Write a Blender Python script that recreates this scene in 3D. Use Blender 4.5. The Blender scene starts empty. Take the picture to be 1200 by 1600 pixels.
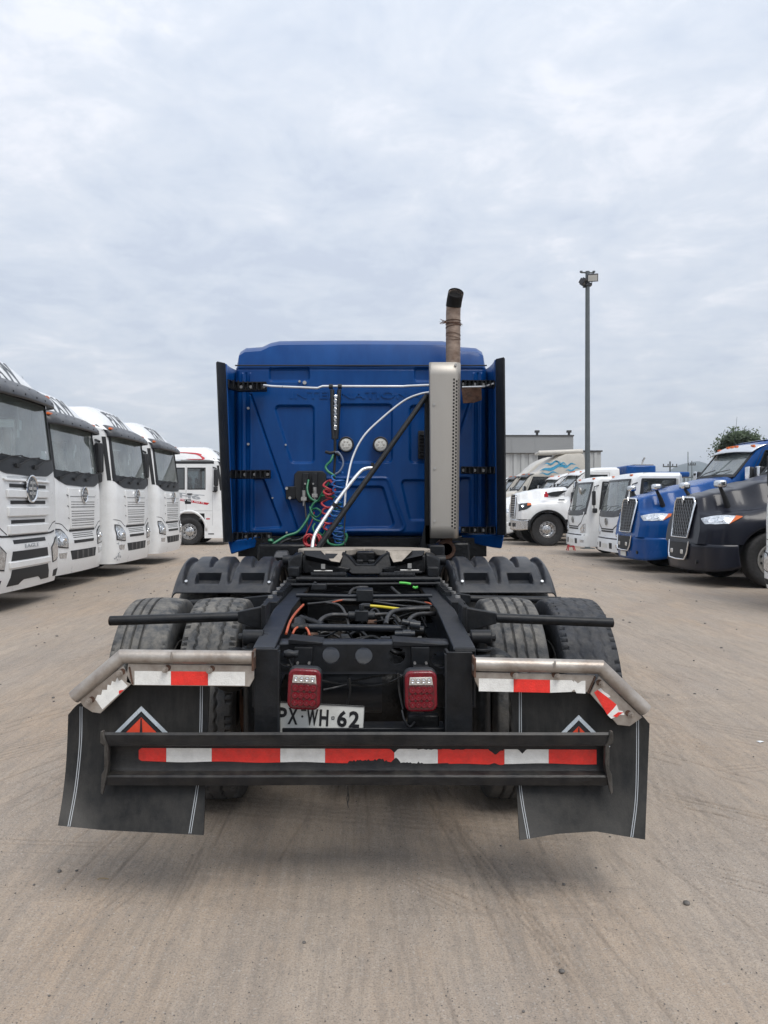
import bpy, bmesh, math, random
import numpy as np
from math import sin, cos, pi, sqrt, radians, atan2
from mathutils import Vector, Matrix, Quaternion

random.seed(7)
rng = np.random.default_rng(11)
SC = bpy.context.scene
COL = SC.collection

# ------------------------------------------------------------------ camera, sky, sun, exposure
CAMZ = 1.56
cam_d = bpy.data.cameras.new('camera'); cam = bpy.data.objects.new('camera', cam_d); COL.objects.link(cam)
cam.location = (0, 0, CAMZ); cam.rotation_euler = (radians(90), 0, 0)
cam_d.sensor_fit = 'AUTO'; cam_d.sensor_width = 36.0; cam_d.lens = 27.0
cam_d.shift_x = 31/1600; cam_d.shift_y = -13/1600
cam_d.clip_start = 0.05; cam_d.clip_end = 12000
SC.camera = cam
SC.view_settings.view_transform = 'Standard'; SC.view_settings.look = 'None'
SC.view_settings.gamma = 1; SC.view_settings.use_curve_mapping = False
SC.view_settings.exposure = 0.5

SUN_EL, SUN_ROT = 58, 152
world = bpy.data.worlds.new('World'); SC.world = world; world.use_nodes = True
def build_world():
    nt = world.node_tree; N = nt.nodes; L = nt.links; N.clear()
    out = N.new('ShaderNodeOutputWorld'); bg = N.new('ShaderNodeBackground'); bg.inputs[1].default_value = 0.1
    L.new(bg.outputs[0], out.inputs[0])
    sky = N.new('ShaderNodeTexSky'); sky.sky_type = 'NISHITA'; sky.sun_disc = False
    sky.sun_elevation = radians(SUN_EL); sky.sun_rotation = radians(SUN_ROT)
    tc = N.new('ShaderNodeTexCoord'); sep = N.new('ShaderNodeSeparateXYZ'); L.new(tc.outputs['Generated'], sep.inputs[0])
    def m(op, a, b=None, clamp=False):
        n = N.new('ShaderNodeMath'); n.operation = op; n.use_clamp = clamp
        for i, v in enumerate((a, b)):
            if v is None: continue
            if isinstance(v, (int, float)): n.inputs[i].default_value = v
            else: L.new(v, n.inputs[i])
        return n.outputs[0]
    zc = m('ADD', m('MAXIMUM', sep.outputs[2], 0.0), 0.16)
    comb = N.new('ShaderNodeCombineXYZ')
    L.new(m('DIVIDE', sep.outputs[0], zc), comb.inputs[0]); L.new(m('DIVIDE', sep.outputs[1], zc), comb.inputs[1])
    comb.inputs[2].default_value = 3.7
    def noise(sc, det, rough, dist):
        n = N.new('ShaderNodeTexNoise'); n.inputs['Scale'].default_value = sc; n.inputs['Detail'].default_value = det
        n.inputs['Roughness'].default_value = rough; n.inputs['Distortion'].default_value = dist
        L.new(comb.outputs[0], n.inputs['Vector']); return n.outputs['Fac']
    a = noise(1.0, 3, 0.5, 0.3); b = noise(3.6, 8, 0.60, 0.45); c = noise(11.0, 5, 0.6, 0.3)
    f = m('ADD', m('ADD', m('MULTIPLY', a, 0.32), m('MULTIPLY', b, 0.50)), m('MULTIPLY', c, 0.18))
    r = N.new('ShaderNodeValToRGB'); e = r.color_ramp.elements
    e[0].position = 0.41; e[0].color = (0.490, 0.540, 0.635, 1)
    e[1].position = 0.60; e[1].color = (0.69, 0.71, 0.765, 1)
    x = e.new(0.45); x.color = (0.53, 0.58, 0.665, 1)
    x = e.new(0.53); x.color = (0.59, 0.63, 0.70, 1)
    L.new(f, r.inputs[0])
    hz = N.new('ShaderNodeMix'); hz.data_type = 'RGBA'
    hf = m('POWER', m('SUBTRACT', 1.0, m('MAXIMUM', sep.outputs[2], 0.0), True), 11.0)
    L.new(m('MULTIPLY', hf, 0.75), hz.inputs[0]); L.new(r.outputs[0], hz.inputs[6]); hz.inputs[7].default_value = (0.57, 0.58, 0.59, 1)
    sc10 = N.new('ShaderNodeVectorMath'); sc10.operation = 'SCALE'; L.new(m('MULTIPLY', m('ADD', 1.0, m('MULTIPLY', m('POWER', m('MAXIMUM', sep.outputs[2], 0.0), 1.6), .50)), 9.0), sc10.inputs[3])
    L.new(hz.outputs[2], sc10.inputs[0])
    mx = N.new('ShaderNodeMix'); mx.data_type = 'RGBA'; mx.inputs[0].default_value = 0.94
    L.new(sky.outputs[0], mx.inputs[6]); L.new(sc10.outputs[0], mx.inputs[7])
    L.new(mx.outputs[2], bg.inputs[0])
build_world()
sun_d = bpy.data.lights.new('sun', 'SUN'); sun = bpy.data.objects.new('sun', sun_d); COL.objects.link(sun)
sun_d.energy = 1.5; sun_d.angle = radians(30); sun_d.color = (1.0, 0.96, 0.9)
_el, _az = radians(SUN_EL), radians(SUN_ROT)
_dir = Vector((sin(_az)*cos(_el), cos(_az)*cos(_el), sin(_el)))      # towards the sun: behind the camera
sun.rotation_euler = (-_dir).to_track_quat('-Z', 'Y').to_euler()

# ------------------------------------------------------------------ materials
MATS = {}
def srgb(r, g, b):
    f = lambda c: (c/255/12.92 if c/255 <= .04045 else ((c/255+.055)/1.055)**2.4)
    return (f(r), f(g), f(b), 1)
def mat(name, col, rough=.5, metal=0.0, var=0.0, vscale=6.0, bump=0.0, bscale=60.0, dust=0.0, dustcol=(.28, .24, .20), coat=0.0, stretch=None, emit=0.0, col2=None, spec=.5, edge=0.0):
    """Principled surface with noise wear, optional dust lying on what faces up, optional fine bump"""
    m = bpy.data.materials.new(name); m.use_nodes = True; nt = m.node_tree; N = nt.nodes; L = nt.links
    p = N['Principled BSDF']; c = tuple(col[:3])+(1,)
    p.inputs['Base Color'].default_value = c; p.inputs['Roughness'].default_value = rough; p.inputs['Metallic'].default_value = metal
    p.inputs['Coat Weight'].default_value = coat; p.inputs['Coat Roughness'].default_value = .06
    p.inputs['Specular IOR Level'].default_value = spec
    tc = N.new('ShaderNodeTexCoord'); mp = N.new('ShaderNodeMapping'); L.new(tc.outputs['Object'], mp.inputs[0])
    if stretch: mp.inputs['Scale'].default_value = stretch
    cur = None
    if var > 0 or dust > 0 or col2:
        n = N.new('ShaderNodeTexNoise'); n.inputs['Scale'].default_value = vscale; n.inputs['Detail'].default_value = 7; n.inputs['Roughness'].default_value = .65
        L.new(mp.outputs[0], n.inputs['Vector'])
        mx = N.new('ShaderNodeMix'); mx.data_type = 'RGBA'
        rp = N.new('ShaderNodeMapRange'); rp.inputs[1].default_value = .35; rp.inputs[2].default_value = .68
        L.new(n.outputs['Fac'], rp.inputs[0]); L.new(rp.outputs[0], mx.inputs[0])
        mx.inputs[6].default_value = tuple(max(0, v*(1-var)) for v in c[:3])+(1,)
        mx.inputs[7].default_value = (tuple(col2[:3])+(1,)) if col2 else tuple(min(1, v*(1+var)) for v in c[:3])+(1,)
        cur = mx.outputs[2]
        rr = N.new('ShaderNodeMapRange'); rr.inputs[3].default_value = max(0.02, rough-.08); rr.inputs[4].default_value = min(1, rough+.12)
        L.new(n.outputs['Fac'], rr.inputs[0]); L.new(rr.outputs[0], p.inputs['Roughness'])
        if dust > 0:
            g = N.new('ShaderNodeNewGeometry'); s = N.new('ShaderNodeSeparateXYZ'); L.new(g.outputs['Normal'], s.inputs[0])
            a = N.new('ShaderNodeMapRange'); a.inputs[1].default_value = -.25; a.inputs[2].default_value = 1.0; a.inputs[3].default_value = .25; L.new(s.outputs[2], a.inputs[0])
            n2 = N.new('ShaderNodeTexNoise'); n2.inputs['Scale'].default_value = vscale*2.3; n2.inputs['Detail'].default_value = 9; n2.inputs['Roughness'].default_value = .7
            L.new(tc.outputs['Object'], n2.inputs['Vector'])
            b = N.new('ShaderNodeMapRange'); b.inputs[1].default_value = .38; b.inputs[2].default_value = .66; L.new(n2.outputs['Fac'], b.inputs[0])
            k = N.new('ShaderNodeMath'); k.operation = 'MULTIPLY'; L.new(a.outputs[0], k.inputs[0]); L.new(b.outputs[0], k.inputs[1])
            k2 = N.new('ShaderNodeMath'); k2.operation = 'MULTIPLY'; k2.use_clamp = True; L.new(k.outputs[0], k2.inputs[0]); k2.inputs[1].default_value = dust
            m2 = N.new('ShaderNodeMix'); m2.data_type = 'RGBA'; L.new(k2.outputs[0], m2.inputs[0]); L.new(cur, m2.inputs[6]); m2.inputs[7].default_value = tuple(dustcol)+(1,)
            cur = m2.outputs[2]
    if cur is not None: L.new(cur, p.inputs['Base Color'])
    if bump > 0:
        n3 = N.new('ShaderNodeTexNoise'); n3.inputs['Scale'].default_value = bscale; n3.inputs['Detail'].default_value = 5
        L.new(mp.outputs[0], n3.inputs['Vector'])
        bp = N.new('ShaderNodeBump'); bp.inputs['Strength'].default_value = bump; bp.inputs['Distance'].default_value = .01
        L.new(n3.outputs['Fac'], bp.inputs['Height']); L.new(bp.outputs[0], p.inputs['Normal'])
    if emit > 0:
        p.inputs['Emission Color'].default_value = c; p.inputs['Emission Strength'].default_value = emit
    MATS[name] = m; return m
def glassmat(name, tint=(.75, .85, .82), haze=.10, hazecol=(.5, .53, .5), f0=.10):
    m = bpy.data.materials.new(name); m.use_nodes = True; nt = m.node_tree; N = nt.nodes; L = nt.links; N.clear()
    o = N.new('ShaderNodeOutputMaterial'); t = N.new('ShaderNodeBsdfTransparent'); t.inputs[0].default_value = tint+(1,)
    g = N.new('ShaderNodeBsdfGlossy'); g.inputs[1].default_value = .03; d = N.new('ShaderNodeBsdfDiffuse'); d.inputs[0].default_value = hazecol+(1,)
    fr = N.new('ShaderNodeFresnel'); fr.inputs[0].default_value = 1.5
    ad = N.new('ShaderNodeMath'); ad.operation = 'ADD'; ad.use_clamp = True; L.new(fr.outputs[0], ad.inputs[0]); ad.inputs[1].default_value = f0
    tc = N.new('ShaderNodeTexCoord'); n = N.new('ShaderNodeTexNoise'); n.inputs['Scale'].default_value = 3; n.inputs['Detail'].default_value = 6; L.new(tc.outputs['Object'], n.inputs['Vector'])
    mu = N.new('ShaderNodeMath'); mu.operation = 'MULTIPLY'; L.new(n.outputs['Fac'], mu.inputs[0]); mu.inputs[1].default_value = haze*2
    m1 = N.new('ShaderNodeMixShader'); L.new(mu.outputs[0], m1.inputs[0]); L.new(t.outputs[0], m1.inputs[1]); L.new(d.outputs[0], m1.inputs[2])
    m2 = N.new('ShaderNodeMixShader'); L.new(ad.outputs[0], m2.inputs[0]); L.new(m1.outputs[0], m2.inputs[1]); L.new(g.outputs[0], m2.inputs[2])
    L.new(m2.outputs[0], o.inputs[0]); MATS[name] = m; return m

mat('blue_paint', (.0002, .047, .205), .30, 0, .16, 1.9, .03, 3.0, .02, (.04, .07, .11), coat=.14, spec=.18, stretch=(2.2, 2.2, .55), col2=(.003, .062, .235))
mat('blue_paint_b', (.0006, .062, .25), .24, 0, .12, 1.5, 0, 0, .03, coat=.15, spec=.25)
mat('dark_paint', (.008, .0095, .018), .34, 0, .15, 1.5, 0, 0, .05, (.1, .1, .11), coat=.2, spec=.3)
mat('white_paint', (.80, .81, .81), .28, 0, .04, 2.0, 0, 0, .35, (.50, .47, .42), coat=.4)
mat('beige_paint', (.55, .52, .46), .38, 0, .05, 2.0, 0, 0, .3, coat=.2)
mat('black_steel', (.006, .0075, .010), .42, .0, .45, 9, .15, 50, .16, (.10, .09, .08), spec=.3)
mat('rail_steel', (.011, .014, .020), .36, .0, .25, 7, .08, 60, .12, (.11, .10, .09), spec=.4)
mat('grease_black', (.004, .0048, .006), .36, 0, .5, 14, .4, 40, .10, (.08, .07, .06), spec=.3)
mat('black_plastic', (.010, .012, .015), .42, 0, .3, 6, .1, 120, .12, (.12, .11, .10), spec=.35)
mat('fender_plastic', (.017, .020, .026), .38, 0, .25, 5, .06, 140, .30, (.15, .135, .12), spec=.4)
mat('rubber', (.014, .015, .017), .6, 0, .4, 10, .3, 60, .8, (.13, .12, .105))
mat('tyre_tread', (.055, .058, .062), .70, 0, .35, 7, .3, 70, .9, (.21, .195, .17), spec=.3)
mat('tyre_tread_dark', (.024, .027, .033), .6, 0, .5, 9, .35, 60, .45, (.13, .12, .11), spec=.35)
mat('tyre_far', (.012, .012, .013), .75, 0, .3, 8, 0, 0, .35, (.14, .13, .12))
mat('flap_rubber', (.0035, .004, .0045), .45, 0, .6, 3.0, .08, 30, .22, (.11, .10, .085), stretch=(9, 9, 1.0), spec=.3, col2=(.017, .016, .0145))
mat('bare_steel', (.36, .31, .27), .40, .55, .25, 8, .12, 70, .3, (.34, .25, .18), col2=(.50, .47, .43))
mat('rust', (.10, .050, .032), .8, .2, .5, 16, .5, 60, .2)
mat('stack_steel', (.47, .445, .405), .45, .6, .12, 2.2, .04, 90, .1, col2=(.38, .355, .32), stretch=(1, 1, .35))
mat('pipe_steel', (.26, .175, .13), .55, .45, .35, 9, .25, 60, .0, col2=(.37, .29, .235), stretch=(1, 1, 2.5))
mat('soot', (.008, .007, .007), .8, 0, .5, 12)
mat('bright_tube', (.72, .73, .74), .28, .5, .1, 8)
mat('chrome', (.78, .79, .80), .10, 1.0, .04, 6)
mat('alloy', (.62, .62, .62), .24, .95, .12, 9)
mat('tape_red', (.85, .035, .025), .32, 0, .14, 25, .25, 160, .35, (.25, .10, .08))
mat('tape_white', (.84, .84, .81), .32, 0, .10, 22, .25, 160, .3, (.42, .38, .32))
mat('lens_red', (.15, .004, .012), .16, 0, .25, 40, .1, 200, .12, (.15, .05, .05), coat=.35, spec=.3)
mat('lens_red_dark', (.075, .002, .007), .10, 0, .2, 60, 0, 0, 0, coat=.6)
mat('lens_clear', (.62, .60, .56), .12, .3, .2, 60, .2, 200)
mat('lens_frost', (.68, .68, .64), .30, .1, .12, 120, .4, 260)
mat('plate_white', (.66, .66, .62), .45, 0, .08, 14, .05, 90, .25)
mat('ink_black', (.010, .010, .012), .45, 0, .2, 20)
mat('ink_grey', (.10, .11, .12), .5)
mat('ink_pale', (.34, .36, .38), .5)
mat('red_print', (.50, .015, .03), .4, 0, .1, 6)
mat('cyan_print', (.05, .30, .48), .4, 0, .3, 4)
mat('decal_orange', (.60, .055, .020), .35, 0, .15, 18)
mat('decal_silver', (.55, .60, .64), .25, .4, .1, 20)
mat('hose_green', (.010, .17, .075), .38, 0, .25, 20, 0, 0, .6, (.13, .19, .14))
mat('hose_blue', (.010, .10, .34), .30, 0, .25, 20, 0, 0, .3, (.1, .15, .2))
mat('hose_red', (.42, .020, .035), .38, 0, .2, 20, 0, 0, .5, (.3, .12, .1))
mat('hose_grey', (.13, .16, .22), .4)
mat('hose_yellow', (.62, .50, .03), .35, 0, .1, 20)
mat('hose_orange', (.42, .085, .035), .45, 0, .3, 20)
mat('hose_lime', (.10, .55, .08), .4)
mat('hose_black', (.011, .012, .014), .36, 0, .4, 20, 0, 0, .5, (.11, .10, .09))
mat('zinc', (.45, .44, .42), .4, .8, .2, 30)
mat('dusty_plate', (.30, .265, .22), .8, 0, .25, 9, .4, 60, .3, col2=(.42, .37, .31))
mat('window_dark', (.012, .015, .017), .06, 0, .2, 4, 0, 0, .12, (.15, .15, .14), coat=.2)
mat('interior_dark', (.045, .045, .045), .8)
mat('mesh_grey', (.16, .17, .18), .35, .3)
mat('interior_grey', (.42, .41, .38), .8, 0, .1, 3)
mat('amber', (.70, .14, .02), .3, 0, .1, 20)
mat('visor_grey', (.028, .030, .037), .35, 0, .12, 4, .05, 80, .4, (.2, .19, .17))
mat('slot_black', (.012, .013, .015), .6)
mat('seam_dark', (.05, .05, .052), .7)
mat('headlamp_chrome', (.62, .64, .66), .16, .8, .35, 18)
mat('paper', (.75, .78, .80), .7)
mat('clad_grey', (.27, .28, .285), .55, .1, .05, .3)
mat('clad_pale', (.44, .45, .445), .5, .2, .06, .3)
mat('pole_grey', (.11, .125, .13), .5, .3, .12, 3)
mat('bark', (.07, .05, .035), .9, 0, .3, 8)
mat('leaf', (.045, .070, .028), .7, 0, .45, .8)
mat('hill', (.05, .07, .06), .95, 0, .2, .004)
mat('stone', (.13, .12, .11), .85, 0, .45, 20, .4, 60)
mat('dry_stick', (.30, .22, .12), .8)
glassmat('windscreen', (.74, .86, .83), .27, (.56, .63, .60), .13)
glassmat('side_glass', (.35, .40, .40), .10, (.25, .27, .27), .12)

# ------------------------------------------------------------------ mesh helpers
def Px(px, py, Y):
    """a point of the photograph (1200x1600) at distance Y up the yard"""
    return Vector(((px-569)*Y/1200, Y, CAMZ-(py-787)*Y/1200))
def resample(pts, n):
    pts = [Vector(p) for p in pts]
    d = [0]
    for a, b in zip(pts, pts[1:]): d.append(d[-1]+(b-a).length)
    out = []; k = 0
    for i in range(n):
        t = d[-1]*i/(n-1)
        while k < len(pts)-2 and d[k+1] < t: k += 1
        s = (t-d[k])/max(1e-9, d[k+1]-d[k]); out.append(pts[k].lerp(pts[k+1], min(1, max(0, s))))
    return out
def smooth(pts, sub=8):
    """Catmull-Rom through the points"""
    p = [Vector(q) for q in pts]; p = [2*p[0]-p[1]]+p+[2*p[-1]-p[-2]]; out = []
    for i in range(1, len(p)-2):
        for k in range(sub):
            t = k/sub
            out.append(.5*((2*p[i])+(p[i+1]-p[i-1])*t+(2*p[i-1]-5*p[i]+4*p[i+1]-p[i+2])*t*t+(3*p[i]-p[i-1]-3*p[i+1]+p[i+2])*t**3))
    out.append(p[-2]); return out
class MB:
    def __init__(s, T=None): s.v = []; s.f = []; s.T = T
    def add(s, vs, fs):
        o = len(s.v); s.v += [tuple(v) for v in vs]; s.f += [tuple(i+o for i in f) for f in fs]; return s
    def box(s, c, d, R=None):
        c = Vector(c); h = Vector(d)/2; vs = []
        for x in (-1, 1):
            for y in (-1, 1):
                for z in (-1, 1):
                    p = Vector((x*h.x, y*h.y, z*h.z)); vs.append(c+(R @ p if R else p))
        return s.add(vs, [(0, 1, 3, 2), (4, 6, 7, 5), (0, 4, 5, 1), (2, 3, 7, 6), (0, 2, 6, 4), (1, 5, 7, 3)])
    def bb(s, x0, x1, y0, y1, z0, z1): return s.box(((x0+x1)/2, (y0+y1)/2, (z0+z1)/2), (abs(x1-x0), abs(y1-y0), abs(z1-z0)))
    def tube(s, pts, r, n=10, caps=True, r1=None):
        pts = [Vector(p) for p in pts]; vs = []; fs = []; up = None
        for i, p in enumerate(pts):
            t = (pts[min(i+1, len(pts)-1)]-pts[max(i-1, 0)]).normalized()
            if up is None: up = t.orthogonal().normalized()
            up = (up-t*up.dot(t)).normalized(); b = t.cross(up)
            rr = r if r1 is None else r+(r1-r)*i/(len(pts)-1)
            if callable(r): rr = r(i/(len(pts)-1))
            for k in range(n):
                a = 2*pi*k/n; vs.append(p+(up*cos(a)+b*sin(a))*rr)
        for i in range(len(pts)-1):
            for k in range(n):
                fs.append((i*n+k, i*n+(k+1) % n, (i+1)*n+(k+1) % n, (i+1)*n+k))
        if caps: fs += [tuple(range(n))[::-1], tuple((len(pts)-1)*n+k for k in range(n))]
        return s.add(vs, fs)
    def cyl(s, a, b, r, n=16, r1=None): return s.tube([a, b], r, n, True, r1)
    def disc(s, c, axis, r, th, n=20):
        c = Vector(c); ax = Vector(axis).normalized(); return s.cyl(c-ax*th/2, c+ax*th/2, r, n)
    def lathe(s, c, axis, prof, n=32):
        """prof = (offset along axis, radius)"""
        c = Vector(c); ax = Vector(axis).normalized(); u = ax.orthogonal().normalized(); w = ax.cross(u); vs = []; fs = []
        for h, r in prof:
            for k in range(n):
                a = 2*pi*k/n; vs.append(c+ax*h+(u*cos(a)+w*sin(a))*r)
        for i in range(len(prof)-1):
            for k in range(n): fs.append((i*n+k, i*n+(k+1) % n, (i+1)*n+(k+1) % n, (i+1)*n+k))
        return s.add(vs, fs)
    def prism(s, poly, vec):
        """a closed polygon of 3-D points pushed along vec"""
        p = [Vector(q) for q in poly]; n = len(p); v = Vector(vec)
        return s.add(p+[q+v for q in p], [tuple(range(n))[::-1], tuple(range(n, 2*n))]+[(i, (i+1) % n, n+(i+1) % n, n+i) for i in range(n)])
    def grid(s, fn, nu, nv, mask=None):
        vs = [fn(i/nu, j/nv) for j in range(nv+1) for i in range(nu+1)]; fs = []
        for j in range(nv):
            for i in range(nu):
                if mask and not mask((i+.5)/nu, (j+.5)/nv): continue
                a = j*(nu+1)+i; fs.append((a, a+1, a+nu+2, a+nu+1))
        return s.add(vs, fs)
    def loft(s, rows, closed=False, capends=False):
        n = len(rows[0]); vs = [p for r in rows for p in r]; fs = []
        for j in range(len(rows)-1):
            for i in range(n if closed else n-1):
                a, b = j*n+i, j*n+(i+1) % n; fs.append((a, b, b+n, a+n))
        if capends: fs += [tuple(range(n))[::-1], tuple((len(rows)-1)*n+k for k in range(n))]
        return s.add(vs, fs)
    def patch(s, S, top, bot, n=8, m=2, off=.004, th=None):
        """sheet between two outlines laid on a surface S(u,v) -> (point, outward normal), standing off it"""
        th = off+.01 if th is None else th
        T = resample([Vector((a, b, 0)) for a, b in top], n+1); B = resample([Vector((a, b, 0)) for a, b in bot], n+1)
        outer = []; inner = []
        for j in range(m+1):
            for i in range(n+1):
                q = T[i].lerp(B[i], j/m); p, nn = S(q.x, q.y); outer.append(p+nn*off); inner.append(p+nn*(off-th))
        N = len(outer); w = n+1; fs = []
        for j in range(m):
            for i in range(n): a = j*w+i; fs.append((a, a+w, a+w+1, a+1))
        edge = [i for i in range(w)]+[j*w+n for j in range(1, m+1)]+[m*w+i for i in range(n-1, -1, -1)]+[j*w for j in range(m-1, 0, -1)]
        for a, b in zip(edge, edge[1:]+edge[:1]): fs.append((a, b, N+b, N+a))
        return s.add(outer+inner, fs)
    def build(s, name, m, parent=None, ang=35, bevel=0, solid=0, flip=False, segs=2):
        vs = s.v
        if s.T is not None: vs = [tuple(s.T @ Vector(v)) for v in vs]
        me = bpy.data.meshes.new(name); me.from_pydata(vs, [], s.f); me.validate()
        bm = bmesh.new(); bm.from_mesh(me); bmesh.ops.recalc_face_normals(bm, faces=bm.faces)
        if flip: bmesh.ops.reverse_faces(bm, faces=bm.faces)
        bm.to_mesh(me); bm.free()
        me.materials.append(MATS[m] if isinstance(m, str) else m)
        if ang: me.shade_smooth(); me.set_sharp_from_angle(angle=radians(ang))
        o = bpy.data.objects.new(name, me); COL.objects.link(o)
        if parent is not None: o.parent = parent
        if bevel:
            b = o.modifiers.new('bevel', 'BEVEL'); b.width = bevel; b.segments = segs; b.limit_method = 'ANGLE'; b.angle_limit = radians(40); b.harden_normals = False
        if solid:
            b = o.modifiers.new('thickness', 'SOLIDIFY'); b.thickness = solid; b.offset = 0
        return o
def empty(name, loc=(0, 0, 0), rz=0, parent=None):
    o = bpy.data.objects.new(name, None); o.empty_display_size = .2; COL.objects.link(o); o.location = loc; o.rotation_euler = (0, 0, rz)
    if parent is not None: o.parent = parent
    return o
def tag(o, label=None, cat=None, group=None, kind=None):
    if label: o['label'] = label
    if cat: o['category'] = cat
    if group: o['group'] = group
    if kind: o['kind'] = kind
    return o
def copy_tree(o, parent=None, skip=()):
    c = o.copy(); COL.objects.link(c); c.parent = parent
    for ch in list(o.children):
        if ch.name.split('.')[0] in skip: continue
        copy_tree(ch, c, skip)
    return c
def fix_parent_xf(o): o.matrix_parent_inverse = Matrix.Identity(4)
_txt = {}
def text_verts(string, bold=0.0):
    """flat lettering as (verts, faces) with cap height 1, starting at x=0"""
    k = (string, bold)
    if k in _txt: return _txt[k]
    cu = bpy.data.curves.new('lettering_source', 'FONT'); cu.body = string; cu.size = 1.0; cu.offset = bold; cu.resolution_u = 3
    ob = bpy.data.objects.new('lettering_source', cu); COL.objects.link(ob)
    dg = bpy.context.evaluated_depsgraph_get(); me = bpy.data.meshes.new_from_object(ob.evaluated_get(dg))
    vs = [tuple(v.co) for v in me.vertices]; fs = [tuple(p.vertices) for p in me.polygons]
    bpy.data.objects.remove(ob); bpy.data.curves.remove(cu); bpy.data.meshes.remove(me)
    x0 = min(v[0] for v in vs); x1 = max(v[0] for v in vs); y0 = min(v[1] for v in vs); y1 = max(v[1] for v in vs)
    vs = [((v[0]-x0)/(y1-y0), (v[1]-y0)/(y1-y0)) for v in vs]; _txt[k] = (vs, fs, (x1-x0)/(y1-y0)); return _txt[k]
def lettering(mb, string, fn, width, height, bold=0.0, th=.003):
    """fn(u, v) -> (point, normal), u in 0..width, v in 0..height; letters get real thickness"""
    vs, fs, w = text_verts(string, bold); out = []; n = len(vs)
    for off in (th, 0):
        for x, y in vs:
            p, nn = fn(x/w*width, y*height); out.append(p+nn*off)
    ff = list(fs)
    cnt = {}
    for f in fs:
        for a, b in zip(f, f[1:]+f[:1]): cnt[(a, b)] = 1
    for (a, b) in cnt:
        if (b, a) not in cnt: ff.append((a, b, b+n, a+n))
    return mb.add(out, ff)
def plane_fn(o, ux, uy):
    o = Vector(o); ux = Vector(ux).normalized(); uy = Vector(uy).normalized(); n = ux.cross(uy)
    return lambda u, v: (o+ux*u+uy*v, n)
# ------------------------------------------------------------------ the ground: one sheet out to the horizon
def vnoise(x, y, sc, seed):
    r = np.random.default_rng(seed); G = r.random((512, 512)); X = x*sc; Y = y*sc
    xi = np.floor(X).astype(int); yi = np.floor(Y).astype(int); fx = X-xi; fy = Y-yi
    fx = fx*fx*(3-2*fx); fy = fy*fy*(3-2*fy)
    g = lambda a, b: G[(a) % 512, (b) % 512]
    return (g(xi, yi)*(1-fx)+g(xi+1, yi)*fx)*(1-fy)+(g(xi, yi+1)*(1-fx)+g(xi+1, yi+1)*fx)*fy-.5
def ground_z(x, y):
    z = .05*vnoise(x, y, .09, 1)+.022*vnoise(x, y, .45, 2)+.008*vnoise(x, y, 1.9, 3)
    near = np.clip(1-(y-5)/25, 0, 1)*np.clip(1-np.abs(x)/14, 0, 1)
    z = z*(1-.75*near)+.0035*vnoise(x, y, 7, 4)+.0022*vnoise(x, y, 24, 5)
    return z
TRACKS = [  # x0, y0, heading in degrees from +Y, width, tread pitch, depth, kind, start, end
    (-.38, 2.2, -2, .24, .05, .0035, 'rib', -3, 60), (.62, 2.0, 3, .26, .06, .004, 'rib', -3, 70), (-1.35, 2.2, -6, .26, .05, .0045, 'rib', -3, 70),
    (1.75, 2.0, 5, .26, .055, .0045, 'rib', -3, 80), (2.45, 2.2, -24, .28, .05, .005, 'rib', -2, 14), (-2.3, 2.1, -17, .28, .06, .004, 'rib', -3, 40),
    (.75, 3.05, -52, .26, .045, .005, 'rib', -.75, .62), (1.6, 3.6, -80, .24, .05, .004, 'rib', -.5, 4.5), (-1.8, 3.25, -85, .26, .05, .003, 'lug', -3.0, .6),
    (2.2, 4.8, -63, .25, .05, .009, 'rib', -3, 9), (1.6, 5.8, 74, .25, .06, .010, 'rib', 0, 9), (-3.4, 6.0, -30, .27, .05, .008, 'rib', -6, 10),
    (-2.6, 9.0, 8, .3, .06, .010, 'rib', -6, 40), (3.3, 9.0, -10, .3, .06, .010, 'rib', -7, 40), (4.6, 12, 40, .3, .06, .012, 'rib', -7, 14), (-4.2, 12, -50, .3, .06, .012, 'rib', -8, 9),
    (1.25, 2.6, 14, .24, .05, .004, 'rib', -2, 8), (-.05, 2.4, 8, .22, .05, .003, 'rib', -2, 5)]
_r = random.Random(21)
LINES = []
for _k in range(38):
    _y = 2.3+5.5*_r.random()**1.2; _x = _r.uniform(-1, 1)*(.45*_y+.3); _c = -14*_x+_r.gauss(0, 5)
    LINES.append((_x, _y, _c, _r.uniform(.06, .20), _r.choice((1, 2, 3, 4)), _r.uniform(.0025, .005), _r.uniform(.4, 1.8)))
for _k in range(16):
    _y = 4.0+4*_r.random(); _s = _r.choice((-1, 1)); LINES.append((_s*_r.uniform(1.5, .5*_y), _y, _s*-_r.uniform(20, 50), _r.uniform(.1, .2), _r.choice((2, 3, 4)), _r.uniform(.003, .005), _r.uniform(.5, 1.6)))
LINES += [(.40, 2.93, -47, .13, 5, .012, .42), (1.75, 3.9, -50, .15, 4, .014, .55), (1.62, 3.12, -52, .13, 4, .010, .35), (-1.55, 3.5, -84, .18, 5, .011, .5), (2.0, 4.6, -38, .12, 2, .008, .8), (2.3, 5.2, 72, .14, 3, .010, .4), (2.25, 4.55, 76, .12, 3, .007, .3), (-2.4, 5.6, 28, .2, 3, .008, .9), (-2.0, 4.6, 52, .16, 3, .006, .5)]
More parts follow.
